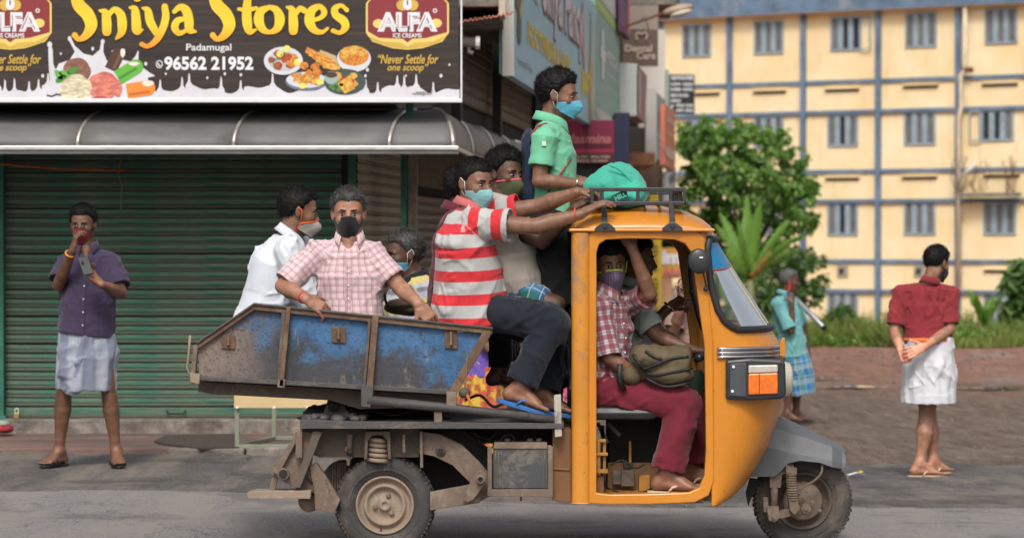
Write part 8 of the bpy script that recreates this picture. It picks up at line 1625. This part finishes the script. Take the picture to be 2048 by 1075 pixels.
gg = thing('spectacles', 'black rimmed round spectacles held up beyond the cab', 'glasses', w3(1368, 570, 18.9)); MB().tube([w3(1366 + 10 * math.cos(a), 568 + 11 * math.sin(a), 18.88) for a in np.linspace(0, 2 * math.pi, 18, endpoint=False)], .005, 5, closed=True).build('rim', M_BLK, gg); MB().tube([w3(1357, 570, 18.88), w3(1356, 590, 18.86), w3(1362, 600, 18.85)], .005, 5).build('arm', M_BLK, gg)
sb = thing('sling_bag', 'navy sling bag hanging behind the person in dusty pink', 'bag', w3(1346, 655, 19.2)); f_ = Field(); f_.seg(w3(1352, 630, 19.1), w3(1346, 660, 19.1), .035, .05, k=.01); V, Q = f_.mesh(.01); np_obj('bag_body', V, Q, cloth('pack_navy', (.018, .028, .065)), sb, attr=V); MB().tube([w3(1352, 632, 19.08), w3(1362, 600, 19.04), w3(1380, 575, 19.02)], .010, 6).build('bag_strap', M_BLK, sb)
Y = 18.4; az = float(gz(.2, Y)) + .085
def stander(px, Y, lab, fab, fab2, skin, seed, htop, face=0):
    az = float(gz(W(px, 0, Y).x, Y)) + .085; x = W(px, 0, Y).x; H_ = W(0, htop, Y).z - (az - .085); c, s = math.cos(R(face)), math.sin(R(face))
    def q(a, b_, h): return V3((x + a * c - b_ * s, Y + a * s + b_ * c, az - .085 + h * H_))
    J = dict(head=(q(.02, 0, .928), face, 0, 0), neck=q(-.01, 0, .835), chest=q(0, 0, .73), pelvis=q(0, 0, .54), sh=(q(0, -.16, .80), q(0, .16, .80)), el=(q(.02, -.20, .64), q(.04, .20, .64)), wr=(q(.16, -.18, .56), q(.2, .12, .60)), hip=(q(0, -.08, .52), q(0, .08, .52)), knee=(q(.02, -.08, .28), q(.02, .08, .28)), an=(q(0, -.08, 0) + V3((0, 0, .085)), q(0, .08, 0) + V3((0, 0, .085))), fd=((c, s, 0), (c, s, 0)), hand=(dict(d=(c, s, 0), n=(-s, c, 0), side=1), dict(d=(c, s, 0), n=(s, -c, 0), side=-1)))
    return person(lab, J, skin, ('wavy', H_BLACK, 0, 1.0), .9, shirt=dict(mat=fab, ease=.004, sleeve=.9), lower=dict(kind='lungi', mat=fab2, pts=[q(0, 0, .60), q(0, 0, .35), q(0, 0, .07)], rs=[(.15, .12), (.19, .17), (.24, .22)], pleat=.008), seed=seed, vox=.009, feet=(M_SAND, M_SAND))
p14 = stander(1108, 19.6, 'woman in a pink floral dress walking beyond the truck behind the yellow cab', F_FLW, F_FLW, SK_M, 14.2, 545, 180)
p16 = stander(962, 19.8, 'woman in a yellow and red floral dress seen through the gap behind the blue bed', cloth('sleeve_violet', (.16, .10, .42)), F_FLY, SK_M, 15.3, 520, 0)
tp_ = thing('tote_bag', 'black and white striped tote bag seen under the seated man in stripes', 'bag', w3(1010, 720, 16.4)); b = MB().prism_px([(988, 682), (1040, 680), (1040, 742), (990, 744)], 16.4, .08).build('bag_body', cloth('tote_stripes', (.012, .012, .015), None), tp_, bevel=.01)
for k in range(9): MB().prism_px([(992 + k * 5.4, 684), (993.2 + k * 5.4, 684), (993.6 + k * 5.4, 742), (992.4 + k * 5.4, 742)], 16.392, .006).build('white_stripe', flat('stripe_grey', (.22, .22, .24)), tp_)
st_ = thing('striped_bag', 'blue edged striped bag hanging between the seated man and the cab pillar', 'bag', w3(1125, 760, 15.75)); f_ = Field(); f_.seg(w3(1122, 700, 15.75), w3(1122, 755, 15.75), (.040, .06), (.055, .07), k=.02); V, Q = f_.mesh(.009); np_obj('bag_body', V, Q, cloth('bag_stripe2', (.10, .11, .13), pat_check([('u', .03, .4, (.012, .05, .11), .9, 0)])), st_, attr=V)
# 12 teal shirt
Y = 32.0
def T3(px, py, dy=0): return w3(px, py, Y + dy)
J = dict(head=(T3(1580, 562), -12, -4, 0), neck=T3(1570, 588), chest=T3(1573, 628), pelvis=T3(1584, 690), sh=(T3(1556, 605, -.17), T3(1586, 602, .15)), el=(T3(1582, 662, -.24), T3(1606, 650, .15)), wr=(T3(1584, 606, -.24), T3(1618, 715, .12)), hip=(T3(1582, 700, -.09), T3(1588, 700, .09)), knee=(T3(1580, 766, -.1), T3(1596, 766, .1)), an=(T3(1574, 826, -.1), T3(1592, 826, .12)), fd=((1, -.15, 0), (1, 0, 0)), calf=(-1, 0, 0), hand=(dict(d=(-.1, .15, 1), n=(-.2, .9, 0), curl=(.5, .9, .6), side=1), dict(d=(.1, 0, -1), n=(-.6, 0, 0), curl=(.4, .5, .4), side=-1)), fwd=(.95, -.2, 0))
p12 = person('grey haired man in a teal shirt and blue plaid lungi phoning on the lot', J, SK_D, ('crop', H_GREY, .004, 1.6), 1.0, shirt=dict(mat=F_TEAL, hem=T3(1586, 712), ease=.012, w=1.0, sleeve=.92, cuff=.078, amp=.012), lower=dict(kind='lungi', mat=F_LUN2, pts=[T3(1586, 700), T3(1594, 745), T3(1600, 788)], rs=[(.165, .155), (.18, .18), (.165, .17)], amp=.012), feet=(M_SAND, M_SAND), seed=16.2, vox=.008)
ph = thing('mobile_phone', 'red phone at the ear of the man in teal', 'phone', T3(1581, 572, -.2)); MB().boxo(T3(1579, 571, -.26), (.012, .006, 0), (0, .006, 0), (.004, 0, .055)).build('phone_body', mat('phone_red', (.5, .03, .03), .4), ph, bevel=.003)
um = thing('steel_pipe', 'grey steel pipe tucked under the arm of the man in teal', 'pipe', T3(1620, 628, .1)); MB().tube([T3(1590, 596, .05), T3(1648, 655, -.25)], .028, 12).build('pipe_barrel', mat('pipe_grey', (.36, .37, .40), .35, .1, metal=.5), um, smooth=True, bevel=.002); MB().tube([T3(1647, 654, -.245), T3(1649.5, 656.5, -.26)], .031, 12).build('pipe_end', M_BLK, um)
# 13 maroon shirt, back turned
Y = 22.6
def T3(px, py, dy=0): return w3(px, py, Y + dy)
J = dict(head=(T3(1874, 527), 38, -14, 0), neck=T3(1860, 566), chest=T3(1852, 612, .02), pelvis=T3(1856, 690), sh=(T3(1902, 585), T3(1802, 583)), el=(T3(1900, 658, -.06), T3(1789, 662, -.06)), wr=(T3(1850, 692, -.24), T3(1800, 700, -.22)), hip=(T3(1874, 700), T3(1836, 700)), knee=(T3(1853, 832, .04), T3(1858, 832, .14)), an=(T3(1840, 928, .0), T3(1866, 922, .14)), fd=((.9, .15, 0), (.88, .5, 0)), calf=(.3, -1, 0), hand=(dict(d=(-.85, -.1, -.35), n=(.2, -.9, .3), curl=(.25, .35, .3), side=1, s=1.1), dict(d=(.35, -.1, -.8), n=(.6, -.6, 0), curl=GRIP, side=-1)), fwd=(.1, 1, 0))
p13 = person('man in a maroon shirt and white lungi standing with hands clasped behind his back', J, SK_L, ('short', H_BLACK, 0, .85), 1.06, beard=.95, mask=dict(mt=K_BLK, drop=.008), shirt=dict(mat=F_MAR, hem=T3(1856, 690), w=.95, ease=.008, sleeve=.84, cuff=.062, amp=.009), lower=dict(kind='lungi', mat=F_LUN3, pts=[T3(1856, 678), T3(1858, 730), T3(1858, 806)], rs=[(.185, .15), (.20, .175), (.205, .19)], amp=.010, pleat=.004, leg=1.12), feet=(M_FLIPC, M_FLIPC), seed=17.9, hs=1.03)
f_ = Field(); f_.seg(T3(1856, 676), T3(1856, 682), (.192, .158), (.194, .16), ref=(1, 0, 0), k=.004, cap=.010); V, Q = f_.mesh(.009); np_obj('lungi_border', V, Q, F_CRNG, p13, attr=V)

# ---------------------------------------------------------------- groups for repeats, tidy up
GR = {'roller_shutter': 'roller shutters of the shops', 'door_post': 'posts along the shuttered shop front', 'shop_sign': 'shop signs along the side street', 'broadleaf_tree': 'trees and bushes in front of the yellow building',
      'banana_plant': 'banana plants beyond the lot', 'mobile_phone': 'mobile phones in hands', 'shoulder_bag': 'bags carried by the riders', 'wall_post': 'dark posts on the upper shop wall', 'shop_wall': 'shop walls beyond the signs', 'person': 'people standing or walking around the truck'}
for o in list(sc.objects):
    if o.parent is None and 'label' in o:
        k = o.name.split('.')[0]
        if k in GR and 'group' not in o: o['group'] = GR[k]
    if o.parent is not None and 'category' in o: del o['category']
